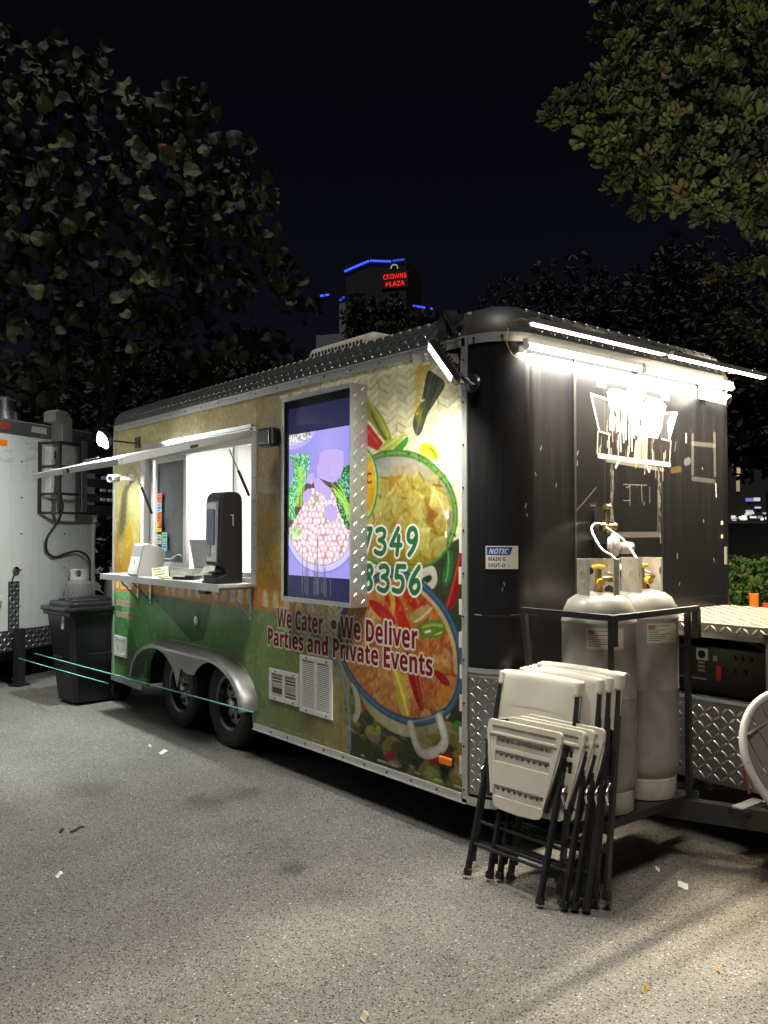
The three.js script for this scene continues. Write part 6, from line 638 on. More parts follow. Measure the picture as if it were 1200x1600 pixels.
// ---------------------------------------------------------------- wheelie bin
{ const t = thing('wheelie_bin', 'black wheelie bin with ridged lid and small sticker behind the trailer', 'bin', [-0.15, 0, -5.19], 0.11);
  // long side along x; the lid's hinge and wheels at +x
  const body = (s0, s1, h) => { const pos = [], idx = [], o = [[-1, -0.8], [-0.86, -1], [0.86, -1], [1, -0.8], [1, 0.8], [0.86, 1], [-0.86, 1], [-1, 0.8]]; for (const [s, y] of [[s0, 0.03], [s1, h]]) for (const [a, b] of o) pos.push(a * s[0] + s[2], y, b * s[1]); for (let i = 0; i < 8; i++) { const j = (i + 1) % 8; idx.push(i, i + 8, j, j, i + 8, j + 8); } for (let i = 1; i < 7; i++) idx.push(0, i, i + 1); let g = new THREE.BufferGeometry(); g.setAttribute('position', new THREE.Float32BufferAttribute(pos, 3)); g.setIndex(idx); g = g.toNonIndexed(); g.computeVertexNormals(); return g; };
  part('body', [body([0.24, 0.2, 0.02], [0.315, 0.28, 0], 0.90), bx([-0.33, 0.86, -0.295], [0.33, 0.905, 0.295], 0.014), bx([-0.12, 0.42, 0.262], [0.12, 0.5, 0.275], 0.01), bx([-0.305, 0.38, -0.09], [-0.29, 0.47, 0.09], 0.01)], M.binPlastic, t);
  const lid = new THREE.Shape(); const lg2 = slab(rrect(-0.355, -0.31, 0.36, 0.31, 0.07), 0.02, 0.012); lg2.rotateX(-Math.PI / 2); lg2.translate(0, 0.915, 0); const dome = slab(rrect(-0.28, -0.25, 0.3, 0.25, 0.06), 0.03, 0.02); dome.rotateX(-Math.PI / 2); dome.translate(0, 0.945, 0); part('lid', [lg2, dome, ...[-0.15, 0, 0.15].map((z) => new RoundedBoxGeometry(0.46, 0.03, 0.07, 3, 0.014).translate(0, 1.0, z)), bx([0.35, 0.9, -0.2], [0.42, 0.93, 0.2], 0.01)], M.binPlastic, t);
  part('handle', rod([0.4, 0.88, -0.24], [0.4, 0.88, 0.24], 0.016), M.binPlastic, t); for (const z of [-0.25, 0.25]) part('wheel', lathe([[0, -0.02], [0.1, -0.02], [0.105, 0], [0.1, 0.02], [0, 0.02]], 24).rotateX(Math.PI / 2).translate(0.23, 0.105, z * 0.98), M.rubber, t);
  { const c = canvas(64, 128), g = c.getContext('2d'); g.fillStyle = '#cfccc6'; g.fillRect(0, 0, 64, 128); g.fillStyle = '#7c1f24'; g.fillRect(4, 4, 56, 46); g.fillStyle = '#d8d3cc'; g.beginPath(); g.arc(32, 26, 14, 0, 7); g.fill(); g.fillStyle = '#a32c30'; g.fillRect(4, 54, 56, 18); g.fillStyle = '#777'; g.fillRect(8, 84, 46, 4); g.fillRect(8, 94, 40, 4); const geo = new THREE.PlaneGeometry(0.055, 0.12); geo.rotateY(-Math.PI / 2); geo.rotateZ(-0.06); part('sticker', geo.translate(-0.3235, 0.80, 0.14), std('#ffffff', 0.5, 0, { map: texOf(c) }), t, { keepUv: true }); }
}

// ---------------------------------------------------------------- the white trailer parked behind
{ // local x runs along its wall, local +z faces the viewer
  const t = thing('cargo_trailer', 'plain white trailer with tread plate trim parked behind the bin', 'trailer', [-0.483, 0, -6.55], Math.atan2(0.475, 0.88)); const S0 = -3.4, S1 = 1.22, D = -2.2;
  const seamTex = (() => { const c = canvas(1024, 512), g = c.getContext('2d'), r = rngOf(31); g.fillStyle = '#c6c6c2'; g.fillRect(0, 0, 1024, 512); for (let i = 0; i < 500; i++) { g.fillStyle = rgba(90, 90, 84, 0.03 + r() * 0.05); g.fillRect(r() * 1024, r() * 512, 1 + r() * 3, 20 + r() * 200); } for (let i = 0; i < 90; i++) { g.fillStyle = 'rgba(60,60,56,0.12)'; g.fillRect(r() * 1024, 380 + r() * 130, 4 + r() * 40, 2 + r() * 8); } return texOf(c); })();
  part('wall', bx([S0, 0.54, D], [S1, 2.74, 0]), std(lin(1, 1, 1), 0.4, 0, { map: rep(seamTex, 0.4, 0.45) }), t);
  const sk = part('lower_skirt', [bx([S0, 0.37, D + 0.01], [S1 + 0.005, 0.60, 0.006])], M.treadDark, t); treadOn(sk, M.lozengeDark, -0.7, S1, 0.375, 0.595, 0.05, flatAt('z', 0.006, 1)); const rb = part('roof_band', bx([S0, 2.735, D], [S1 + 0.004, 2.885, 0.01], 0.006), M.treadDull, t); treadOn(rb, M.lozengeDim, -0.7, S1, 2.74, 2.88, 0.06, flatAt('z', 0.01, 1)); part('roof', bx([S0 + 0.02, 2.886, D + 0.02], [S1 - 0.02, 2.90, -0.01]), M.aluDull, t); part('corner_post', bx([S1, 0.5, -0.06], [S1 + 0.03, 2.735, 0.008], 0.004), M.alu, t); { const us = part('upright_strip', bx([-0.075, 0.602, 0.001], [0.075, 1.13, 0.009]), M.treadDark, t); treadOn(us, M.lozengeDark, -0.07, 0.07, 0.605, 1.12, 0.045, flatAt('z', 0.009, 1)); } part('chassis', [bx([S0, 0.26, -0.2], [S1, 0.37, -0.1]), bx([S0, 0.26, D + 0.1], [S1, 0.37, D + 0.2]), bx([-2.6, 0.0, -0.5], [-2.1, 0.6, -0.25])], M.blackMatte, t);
  part('rivets', [...Array(5)].flatMap((_, i) => [0.1 + 0.0 * i].flatMap((x) => [rod([x, 0.85 + i * 0.4, 0], [x, 0.85 + i * 0.4, 0.004], 0.012, 0.008, 8), rod([0.75, 0.85 + i * 0.4, 0], [0.75, 0.85 + i * 0.4, 0.004], 0.01, 0.007, 8)])), M.steel, t, { stuff: true });
  part('marker_light', bx([-0.26, 2.60, 0.001], [-0.12, 2.665, 0.02], 0.012), M.amber, t); part('reflector', [bx([-0.26, 2.78, 0.011], [-0.08, 2.86, 0.015])], std(lin(0.35, 0.07, 0.03), 0.4, 0.3), t, { label: 'orange reflective strip on the roof band' }); part('reflector', [bx([0.22, 2.79, 0.011], [0.44, 2.86, 0.015])], std(lin(0.75, 0.75, 0.7), 0.35, 0.5), t, { label: 'white reflective strip on the roof band' });
  const sen = part('tail_socket', [lathe([[0, 0], [0.05, 0], [0.05, 0.02], [0.03, 0.03], [0, 0.03]], 20).rotateX(Math.PI / 2).translate(0.02, 1.24, 0)], M.steel, t); part('socket_cable', pipe([[0.0, 1.22, 0.03], [-0.03, 1.18, 0.03], [-0.05, 1.1, 0.02]], 0.008), M.rubber, sen); part('door_hook', [bx([-0.24, 0.93, 0.001], [-0.16, 0.99, 0.03], 0.006), rod([-0.18, 0.93, 0.03], [-0.18, 0.87, 0.03], 0.008)], M.whitePaint, t);
  // stainless flue and a grey gooseneck on the roof
  part('flue', [lathe([[0, 0], [0.19, 0], [0.19, 0.12], [0.16, 0.13], [0.125, 0.135], [0.125, 0.26], [0.14, 0.265], [0.14, 0.285], [0, 0.29]], 32).translate(0.15, 2.9, -0.35)], M.steel, t);
  part('flue', lathe([[0, 0], [0.12, 0], [0.12, 0.16], [0.13, 0.17], [0, 0.18]], 24).translate(-0.28, 2.9, -0.5), M.steel, t);
  const cg = std(lin(0.42, 0.42, 0.4), 0.45, 0.6); part('gooseneck_duct', [slab(shapeOf([[0.40, 2.93], [0.40, 3.03], [0.46, 3.06], [0.58, 3.05], [0.66, 2.98], [0.66, 2.72], [0.52, 2.72], [0.52, 2.92]]), 0.16, 0.006).translate(0, 0, 0.02)], cg, t);
  // caged power cabinet
  const cage = part('cage_frame', [...[[0.34, 0.02], [0.34, 0.31], [0.66, 0.31], [1.7, 0.31]].map(([x, z]) => bar([x, 1.87, z], [x, 2.69, z], 0.03, 0.03)), ...[1.885, 2.10, 2.41, 2.675].flatMap((y) => [bar([0.34, y, 0.02], [0.34, y, 0.31], 0.028, 0.028), bar([0.34, y, 0.31], [0.66, y, 0.31], 0.028, 0.028)]), ...[1.885, 2.675].map((y) => bar([0.66, y, 0.31], [1.7, y, 0.31], 0.028, 0.028))], M.blackPaint, t);
  part('cage_corner_strip', bx([0.665, 1.90, 0.326], [0.75, 2.72, 0.334]), M.tread, cage); part('cage_panel', [bx([0.755, 1.9, 0.29], [1.7, 1.99, 0.3]), bx([0.755, 2.02, 0.29], [1.7, 2.12, 0.3]), bx([0.755, 2.2, 0.29], [1.7, 2.3, 0.3]), bx([0.755, 2.36, 0.29], [1.7, 2.44, 0.3]), bx([0.755, 2.52, 0.29], [1.7, 2.66, 0.3])], M.treadDark, cage);
  part('breaker', [[1.0, 2.04], [1.12, 2.04], [1.0, 2.15], [1.14, 2.15], [1.02, 2.3], [1.16, 2.31], [1.3, 2.05], [1.28, 2.16]].map(([x, y], i) => bx([x, y, 0.302], [x + 0.09, y + 0.035, 0.32], 0.003)), M.whitePaint, cage, { stuff: true });
  part('meter_box', [bx([0.4, 2.06, 0.02], [0.56, 2.64, 0.12], 0.01), bx([0.42, 2.5, 0.121], [0.54, 2.6, 0.126])], M.whitePaint, cage); part('meter_slot', [0.44, 0.5].map((x) => bx([x, 2.51, 0.126], [x + 0.035, 2.59, 0.129])), std(lin(0.15, 0.15, 0.15), 0.6), cage);
  part('cable', pipe([[0.52, 2.1, 0.16], [0.53, 1.95, 0.18], [0.5, 1.82, 0.16], [0.38, 1.6, 0.1], [0.42, 1.45, 0.06], [0.55, 1.38, 0.05], [0.72, 1.42, 0.06], [0.9, 1.44, 0.08], [1.02, 1.36, 0.12], [1.03, 0.9, 0.14]], 0.013, 70), M.rubber, t); part('conduit', pipe([[1.0, 1.9, 0.24], [1.02, 1.8, 0.22], [1.04, 1.7, 0.18], [1.04, 0.6, 0.18]], 0.024, 40), std(lin(0.34, 0.34, 0.34), 0.5), t); part('conduit_clamp', bx([1.0, 1.76, 0.18], [1.08, 1.79, 0.24], 0.004), M.steel, t); part('thin_wire', pipe([[1.05, 1.82, 0.22], [1.15, 1.7, 0.2], [1.3, 1.62, 0.1], [1.5, 1.58, 0.0]], 0.006, 30), M.rubber, t);
  // draw-bar shelf on which small bottles stand
  part('bottle_shelf', [bx([0.75, 0.74, 0.02], [1.75, 0.77, 0.4]), bx([0.8, 0.3, 0.05], [0.85, 0.74, 0.1]), bx([1.6, 0.0, 0.05], [1.65, 0.74, 0.1]), bx([0.8, 0.0, 0.3], [0.85, 0.74, 0.35])], M.blackPaint, t);
  // levelling leg in front of the wall
  part('levelling_leg', [bx([-0.045, 0.02, 0.05], [0.045, 0.62, 0.14], 0.004), bx([-0.08, 0.0, 0.02], [0.08, 0.02, 0.17]), bx([-0.03, 0.4, -0.1], [0.03, 0.46, 0.05])], M.blackPaint, t);
  const w = t.localToWorld(V(0.93, 0.77, 0.24)), w2 = t.localToWorld(V(1.45, 0.77, 0.2));
  t.updateMatrixWorld(true); const q = t.localToWorld(V(0.76, 0.771, 0.22)), q2 = t.localToWorld(V(1.42, 0.771, 0.22));
  const small = (p, net, label) => { const b = thing('small_gas_bottle', label, 'gas bottle', [p.x, p.y, p.z], 0.4); const bodyM = std(lin(0.2, 0.2, 0.2), 0.5); part('body', [lathe([[0, 0.02], [0.11, 0.03], [0.15, 0.08], [0.155, 0.16], [0.155, 0.24], [0.145, 0.3], [0.1, 0.345], [0.04, 0.36], [0, 0.362]], 36), lathe([[0.1, 0], [0.105, 0], [0.108, 0.04], [0.1, 0.04]], 24)], bodyM, b); part('collar', collarGeo(0.095, 0.13, 0.5, Math.PI * 2 - 0.5, [[1.6, 0.08, 0.03], [3.14, 0.08, 0.04], [4.7, 0.08, 0.03]]).translate(0, 0.34, 0).rotateY(2.3), M.whitePaint, b); part('valve', [rod([0, 0.35, 0], [0, 0.44, 0], 0.016), rod([0, 0.44, 0], [0, 0.46, 0], 0.03)], M.brass, b);
    if (net) { const l = []; const rr = (y) => (y < 0.08 ? 0.12 + 0.035 * y / 0.08 : y < 0.25 ? 0.157 : 0.157 - (y - 0.25) * 0.55); for (let k = 0; k < 22; k++) for (const d of [-1, 1]) { const p = []; for (let j = 0; j <= 12; j++) { const y = 0.04 + 0.29 * j / 12, a = k / 22 * Math.PI * 2 + d * j * 0.085, R = rr(y) + 0.004; p.push([R * Math.cos(a), y, R * Math.sin(a)]); } l.push(pipe(p, 0.0032, 12, 4)); } part('net_sleeve', l, std(lin(0.3, 0.3, 0.28), 0.6), b, { stuff: true }); } return b; };
  small(q, true, 'small white gas bottle wrapped in netting behind the bin lid'); small(q2, false, 'small dull gas bottle in the gap between the two trailers');
}
{ // ropes from the levelling leg
  const a = [-0.45,0.3,-6.488], b = [-0.128,0.399,-2.009]; const r1 = part('rope', pipe([[-0.297,0.345,-6.396], [-0.565,0.489,-4.632], [-0.291,0.406,-4.026], b], 0.005, 40, 6), M.rope, scene); tag(r1, 'longer teal rope stretched past the bin to the trailer fender', 'rope');
  const e = [-0.242,0.285,-4.403], r2 = part('rope', pipe([a, [-0.587,0.401,-4.845], e], 0.0045, 30, 6), M.rope, scene); tag(r2, 'shorter teal rope from the levelling leg to the side of the bin', 'rope');
}

// ---------------------------------------------------------------- litter on the asphalt
{ const scrap = (name, label, cat, p, w, d, m, turn) => { const g = new THREE.PlaneGeometry(w, d, 6, 4), q = g.attributes.position; for (let i = 0; i < q.count; i++) { q.setZ(i, 0.008 + 0.007 * Math.sin(q.getX(i) / w * 5 + turn) + 0.005 * Math.sin(q.getY(i) / d * 4)); q.setX(i, q.getX(i) * (1 - 0.6 * (q.getY(i) / d) ** 2)); } g.computeVertexNormals(); g.rotateX(-Math.PI / 2); g.rotateY(turn); const t = part(name, g, m, scene, { pos: [p[0], 0.003, p[1]] }); tag(t, label, cat); };
  scrap('paper_scrap', 'white paper scrap on the asphalt in front of the trailer wheels', 'litter', [-0.426,-2.818], 0.075, 0.035, M.paper, 0.3); scrap('paper_scrap', 'tiny white paper scrap next to the bigger one near the wheels', 'litter', [-0.425,-3.063], 0.03, 0.02, M.paper, 1.1); scrap('paper_scrap', 'square white paper scrap under the trailer tongue', 'litter', [0.432,0.979], 0.055, 0.045, M.paper, 0.6); scrap('paper_scrap', 'white scrap alone on the open asphalt', 'litter', [-1.794,-0.976], 0.035, 0.02, M.paper, 0.2); const yl = std(lin(0.6, 0.42, 0.08), 0.7); scrap('fallen_leaf', 'yellow fallen leaf lying nearest the garden chair', 'leaf', [-0.155,1.487], 0.03, 0.014, yl, 0.9); scrap('fallen_leaf', 'yellow fallen leaf on the bright asphalt, the lower of two', 'leaf', [-0.489,1.395], 0.036, 0.01, yl, 0.1); scrap('twig_leaf', 'dry brown leaf near the bottom edge of the asphalt', 'leaf', [-1.381,0.895], 0.04, 0.02, std(lin(0.45, 0.4, 0.3), 0.8), 0.4); const dk = std(lin(0.03, 0.025, 0.02), 0.9); scrap('dark_twig', 'thin dark twig on the open asphalt', 'twig', [-1.511,-1.547], 0.09, 0.012, dk, 0.1); scrap('dark_twig', 'short dark twig beside the thin one', 'twig', [-1.584,-1.58], 0.04, 0.014, dk, 0.5); scrap('crumpled_cup_lid', 'small pale crumpled scrap in the shadow under the tongue', 'litter', [0.505,0.796], 0.025, 0.02, M.paper, 0.8); }

// ---------------------------------------------------------------- tools behind the generator box
{ const a = [2.75,1.138,0.129], b = [2.78,1.138,0.147]; const t = thing('orange_handled_tool', 'orange tube-handled tool standing behind the generator box', 'tool', [a[0], 0, a[2]]); part('shaft', rod([0, 0, 0], [-0.03, 1.12, 0.02], 0.02, 0.02, 14), M.steel, t); part('grip', [rod([-0.028, 0.95, 0.018], [-0.035, 1.22, 0.022], 0.03, 0.034, 16)], M.orangePlastic, t); part('foot', bx([-0.08, 0, -0.05], [0.08, 0.03, 0.05], 0.005), M.blackPaint, t);
  const u = thing('red_handled_tool', 'shorter red tube-handled tool beside the orange one', 'tool', [b[0] + 0.02, 0, b[2] + 0.06]); part('shaft', rod([0, 0, 0], [0, 1.0, 0], 0.02, 0.02, 14), M.steel, u); part('grip', rod([0, 0.9, 0], [0, 1.15, 0], 0.032, 0.034, 16), M.redPlastic, u); part('foot', bx([-0.06, 0, -0.05], [0.06, 0.03, 0.05], 0.005), M.blackPaint, u); }

// ---------------------------------------------------------------- foliage
function discLeaf(r, cup, wave, wide) { // folded along its midrib, edge wavy, notched at the stalk
  const pos = [], idx = [], N = 16, rings = [0, 0.5, 1]; for (const q of rings) for (let i = 0; i < N; i++) { const a = i / N * Math.PI * 2, k = r * q * (1 - 0.2 * Math.exp(-((a - 4.71) ** 2) * 5) + 0.05 * Math.sin(3 * a + wave)); const x = Math.cos(a) * k * wide, y = Math.sin(a) * k; pos.push(x, y, cup * Math.abs(x) + q * q * r * (0.12 * Math.sin(4 * a + wave) - 0.25 * (y / r) ** 2)); } for (let j = 0; j < 2; j++) for (let i = 0; i < N; i++) { const a = j * N + i, b = j * N + (i + 1) % N; idx.push(a, a + N, b, b, a + N, b + N); } const g = new THREE.BufferGeometry(); g.setAttribute('position', new THREE.Float32BufferAttribute(pos, 3)); g.setIndex(idx); g.computeVertexNormals(); return uvm(g); }
function longLeaf(L, w) { const o = [[0, 0], [w * 0.35, L * 0.2], [w * 0.8, L * 0.55], [w, L * 0.75], [w * 0.7, L * 0.92], [0, L]], pos = [], idx = []; for (const [x, y] of o) pos.push(0, y, -0.15 * y * y / L, x, y, 0.02 + 0.25 * x - 0.15 * y * y / L, -x, y, 0.02 + 0.25 * x - 0.15 * y * y / L); for (let i = 0; i < o.length - 1; i++) { const a = 3 * i, b = a + 3; idx.push(a, a + 1, b + 1, a, b + 1, b, a, b, b + 2, a, b + 2, a + 2); } const g = new THREE.BufferGeometry(); g.setAttribute('position', new THREE.Float32BufferAttribute(pos, 3)); g.setIndex(idx); g.computeVertexNormals(); return uvm(g); }
function rosette(L, w, n, seed) { const r = rngOf(seed), gs = []; for (let i = 0; i < n; i++) { const s = 0.7 + r() * 0.45, g = longLeaf(L * s, w * s); const m = new THREE.Matrix4().makeRotationFromEuler(new THREE.Euler(0.5 + r() * 0.9, i / n * Math.PI * 2 + r() * 0.5, 0, 'YXZ')); gs.push(g.applyMatrix4(m)); } return join(gs); }
const leafMat = (c, r = 0.72) => new THREE.MeshPhysicalMaterial({ color: lin(...c), roughness: r, side: THREE.DoubleSide });
const camP = camera.position; const fwd = V(0.62914, 0, -0.77729).normalize();
function inFrame(p) { const d = p.clone().sub(camP), z = d.dot(fwd), x = d.dot(V(0.777, 0, 0.629)), y = d.y; return z > 0 && Math.abs(x / z) < 0.46 && y / z > -0.5 && y / z < 0.66; }
// leaves of one tree: the nearest in view are parts, the others one instanced part
function hang(tree, geos, mats, spots, nParts, name, gravity) {
  const base = tree.position; const list = spots.map((s) => ({ ...s, d: inFrame(s.p) ? s.p.distanceTo(camP) : 1e9 })).sort((a, b) => a.d - b.d);
  list.slice(0, nParts).forEach((s, i) => { const m = new THREE.Mesh(geos[s.g % geos.length], mats[s.m % mats.length]); m.name = name; m.castShadow = m.receiveShadow = true; m.position.copy(s.p).sub(base); m.quaternion.copy(s.q); m.scale.setScalar(s.s); tree.add(m); });
  const rest = list.slice(nParts); mats.forEach((mt, k) => { const mine = rest.filter((s) => s.m % mats.length === k); if (!mine.length) return; const im = new THREE.InstancedMesh(geos[k % geos.length], mt, mine.length); im.name = 'foliage'; im.userData.kind = 'stuff'; im.castShadow = im.receiveShadow = true; const M4 = new THREE.Matrix4(); mine.forEach((s, i) => im.setMatrixAt(i, M4.compose(s.p.clone().sub(base), s.q, V(s.s, s.s, s.s)))); tree.add(im); });
}
function limbs(tree, trunk, tips, r0, mat) { // trunk points in world space, a limb to each tip
  const b = tree.position, L = (p) => [p[0] - b.x, p[1] - b.y, p[2] - b.z]; const tp = trunk.map(L), geos = []; for (let i = 0; i < tp.length - 1; i++) geos.push(rod(tp[i], tp[i + 1], r0 * (1 - 0.5 * i / tp.length), r0 * (1 - 0.5 * (i + 1) / tp.length), 10)); part('trunk', geos, mat, tree); const r = rngOf(tips.length + 3); const br = []; for (const q of tips) { const e = L(q), s = tp[Math.min(tp.length - 1, 1 + Math.floor(r() * (tp.length - 1)))], m = [lerp(s[0], e[0], 0.5) + (r() - 0.5) * 0.3, lerp(s[1], e[1], 0.45) + 0.15, lerp(s[2], e[2], 0.5) + (r() - 0.5) * 0.3]; br.push(rod(s, m, r0 * 0.32, r0 * 0.2, 7), rod(m, e, r0 * 0.2, r0 * 0.05, 6)); } part('branches', br, mat, tree);
}
{ // sea grape: big round leaves
  const r = rngOf(404), c = [[[-0.067,7.777,-8.492], 0.55], [[0.557,7.819,-7.985], 0.5], [[0.181,6.878,-8.064], 0.65], [[0.954,7.003,-7.433], 0.6], [[1.569,7.1,-7.19], 0.45], [[1.994,7.47,-7.348], 0.35], [[1.932,6.462,-6.659], 0.5], [[2.391,6.296,-6.551], 0.38], [[1.275,6.008,-6.949], 0.65], [[0.515,5.926,-7.567], 0.7], [[-0.118,5.845,-8.083], 0.65], [[1.866,5.677,-6.61], 0.5], [[2.364,5.714,-6.334], 0.42], [[0.15,4.947,-7.895], 0.6], [[0.822,4.895,-7.481], 0.65], [[1.504,5.008,-7.054], 0.6], [[2.182,4.984,-6.763], 0.5], [[2.917,5.191,-6.676], 0.36], [[3.358,4.95,-6.842], 0.3], [[-0.026,4.049,-8.067], 0.5], [[0.614,4.094,-7.805], 0.5], [[1.339,4.223,-7.471], 0.5], [[2.091,4.182,-7.121], 0.5], [[2.971,4.093,-6.926], 0.42], [[2.145,3.736,-7.607], 0.35], [[-0.588,6.504,-8.699], 0.8], [[-0.63,5.091,-8.779], 0.8], [[0.23,3.63,-8.389], 0.4]];
  const base = [-1.2, 0, -9.2]; const t = thing('sea_grape_tree', 'dark tree with big round leaves behind the white trailer', 'tree', base); const spots = []; c.forEach(([p, rad], k) => { const n = Math.round(rad * rad * 270); for (let i = 0; i < n; i++) { const v = V(r() - 0.5, r() - 0.5, r() - 0.5).normalize(), q = V(...p).addScaledVector(v, rad * (0.35 + 0.75 * Math.sqrt(r()))); q.y = p[1] + (q.y - p[1]) * 0.9; const n0 = V(v.x * 0.6 + (r() - 0.5) * 2.0, 0.25 + (r() - 0.5) * 1.5, v.z * 0.5 + 0.25 + (r() - 0.5) * 1.8).normalize(); const qt = new THREE.Quaternion().setFromUnitVectors(V(0, 0, 1), n0).multiply(new THREE.Quaternion().setFromAxisAngle(V(0, 0, 1), r() * 6)); spots.push({ p: q, q: qt, s: 0.5 + r() * 0.7, g: Math.floor(r() * 3), m: r() < 0.002 ? 3 : [0, 1, 1, 1, 2][Math.floor(r() * 5)] }); } });
  const red = [1.151,6.32,-6.395]; spots.push({ p: V(...red), q: new THREE.Quaternion().setFromUnitVectors(V(0, 0, 1), V(-0.3, 0.2, 0.95)), s: 0.8, g: 1, m: 3 });
  hang(t, [discLeaf(0.105, 0.3, 0, 0.98), discLeaf(0.112, 0.6, 2, 0.88), discLeaf(0.092, 0.12, 4, 1.02)], [leafMat([0.04, 0.053, 0.02]), leafMat([0.01, 0.014, 0.007]), leafMat([0.064, 0.08, 0.028]), leafMat([0.13, 0.03, 0.016])], spots, 240, 'leaf');
  limbs(t, [[-1.2, 0, -9.2], [1.189,3.35,-8.137], [1.161,4.227,-8.13], [1.283,5.103,-8.002]], c.map((q) => q[0]), 0.055, std(lin(0.06, 0.055, 0.045), 0.9)); const s2 = part('stem', [rod([0, 0, 0].map((v, i) => v), [[0.626,3.666,-8.324][0] + 1.2, [0.626,3.666,-8.324][1], [0.626,3.666,-8.324][2] + 9.2], 0.06, 0.045, 8), rod([[0.626,3.666,-8.324][0] + 1.2, [0.626,3.666,-8.324][1], [0.626,3.666,-8.324][2] + 9.2], [[0.679,4.527,-8.253][0] + 1.2, [0.679,4.527,-8.253][1], [0.679,4.527,-8.253][2] + 9.2], 0.045, 0.03, 8)], std(lin(0.07, 0.065, 0.055), 0.9), t);
}
{ // tree with rosettes of leaves over the front of the trailer
  const r = rngOf(505), c = [[[3.373,5.788,-2.168], 0.16], [[3.53,5.864,-2.038], 0.22], [[3.769,5.979,-1.97], 0.26], [[3.78,5.642,-1.843], 0.28], [[4.114,6.29,-1.809], 0.34], [[4.026,5.706,-1.642], 0.36], [[4.044,5.305,-1.769], 0.26], [[4.664,6.797,-1.604], 0.5], [[4.507,6.043,-1.37], 0.45], [[4.238,5.375,-1.353], 0.42], [[4.349,5.01,-1.017], 0.34], [[4.745,5.626,-0.933], 0.45], [[5.045,6.485,-1.048], 0.5], [[4.443,7.118,-2.03], 0.4], [[4.685,4.857,-0.751], 0.3], [[4.13,4.959,-1.325], 0.26], [[4.213,4.727,-1.008], 0.2], [[4.235,5.055,-1.752], 0.24], [[6.962,5.093,-1.988], 0.3], [[7.06,5.008,-2.554], 0.25], [[7.522,4.426,-2.2], 0.3], [[5.315,5.357,-0.61], 0.6], [[5.549,6.607,-0.765], 0.6], [[5.202,7.594,-1.4], 0.6]];
  const t = thing('leafy_tree', 'tree with rosettes of green leaves overhanging the black trailer front', 'tree', [5.6, 0, 0.4]); const spots = []; c.forEach(([p, rad], k) => { const n = Math.round(rad * rad * (k < 18 ? 300 : k < 21 ? 90 : 200)) + 5; for (let i = 0; i < n; i++) { const v = V(r() - 0.5, r() - 0.5, r() - 0.5).normalize(), q = V(...p).addScaledVector(v, rad * (0.3 + 0.75 * Math.sqrt(r()))); const n0 = V(v.x * 0.7 - 0.35 + (r() - 0.5), 0.3 + v.y * 0.5 + (r() - 0.5) * 0.8, v.z * 0.7 + 0.35 + (r() - 0.5)).normalize(); spots.push({ p: q, q: new THREE.Quaternion().setFromUnitVectors(V(0, 1, 0), n0).multiply(new THREE.Quaternion().setFromAxisAngle(V(0, 1, 0), r() * 6)), s: 0.6 + r() * 0.55, g: Math.floor(r() * 3), m: r() < 0.04 ? 3 : Math.floor(r() * 3) }); } });
  hang(t, [rosette(0.13, 0.028, 9, 1), rosette(0.12, 0.026, 7, 2), rosette(0.14, 0.03, 11, 3)], [leafMat([0.048, 0.074, 0.024]), leafMat([0.022, 0.032, 0.016]), leafMat([0.09, 0.125, 0.034]), leafMat([0.11, 0.085, 0.04])], spots, 260, 'leaf_rosette');
  limbs(t, [[5.6, 0, 0.4], [5.5, 1.6, 0.3], [6.179,4.591,-1.223], [5.486,5.533,-0.98], [5.395,6.398,-1.026]], c.slice(9, 16).map((q) => q[0]), 0.035, std(lin(0.01, 0.009, 0.008), 0.9));
}
function darkTree(label, base, clumps, seed, col, dens, leaf) { const r = rngOf(seed), t = thing('background_tree', label, 'tree', base); const spots = []; for (const [p, rad] of clumps) { const n = Math.round(rad * rad * dens); for (let i = 0; i < n; i++) { const v = V(r() - 0.5, r() - 0.5, r() - 0.5).normalize(); spots.push({ p: V(...p).addScaledVector(v, rad * (0.2 + 0.85 * Math.sqrt(r()))), q: new THREE.Quaternion().setFromEuler(new THREE.Euler(r() * 6, r() * 6, r() * 6)), s: 0.6 + r() * 0.8, g: 0, m: Math.floor(r() * 2) }); } } hang(t, [leaf], [leafMat(col), leafMat(col.map((v) => v * 0.6))], spots, 0, 'leaf'); limbs(t, [base, [base[0], clumps[0][0][1] * 0.5, base[2]], clumps[0][0]], clumps.map((q) => q[0]), 0.2, std(lin(0.04, 0.035, 0.03), 0.9)); }
const tuft = rosette(0.17, 0.036, 8, 8);
darkTree('dark tree in front of the hotel tower, seen over the trailer roof', [8, 0, -21], [[[13.168,8.212,-16.811], 0.75], [[12.554,8.408,-17.301], 0.6], [[12.799,7.426,-17.135], 0.9], [[13.564,7.328,-16.519], 0.9], [[13.933,8.113,-16.194], 0.5]], 61, [0.012, 0.014, 0.01], 240, tuft);
darkTree('tall dark tree mass behind the middle of the trailer roof', [13, 0, -11], [[[13.433,7.202,-11.481], 1.3], [[13.786,7.109,-9.911], 1.4], [[14.038,6.697,-8.433], 1.5], [[13.839,6.039,-11.19], 1.5], [[14.423,5.839,-9.437], 1.6], [[14.078,6.014,-7.136], 1.7], [[13.253,6.759,-12.928], 1.0], [[14.009,6.193,-5.899], 1.6], [[14.171,7.163,-7.023], 1.2]], 62, [0.007, 0.008, 0.0075], 90, tuft);
darkTree('dark undergrowth tree in the gap behind both trailers', [0.6, 0, -13], [[[2.008,3.849,-11.833], 1.2], [[2.551,2.942,-11.423], 1.3], [[2.709,4.076,-11.258], 1.0], [[2.393,1.809,-11.588], 1.3], [[1.638,3.688,-12.781], 1.0], [[3.594,3.849,-10.549], 1.0], [[4.979,4.358,-10.698], 1.0]], 63, [0.012, 0.014, 0.011], 170, tuft);
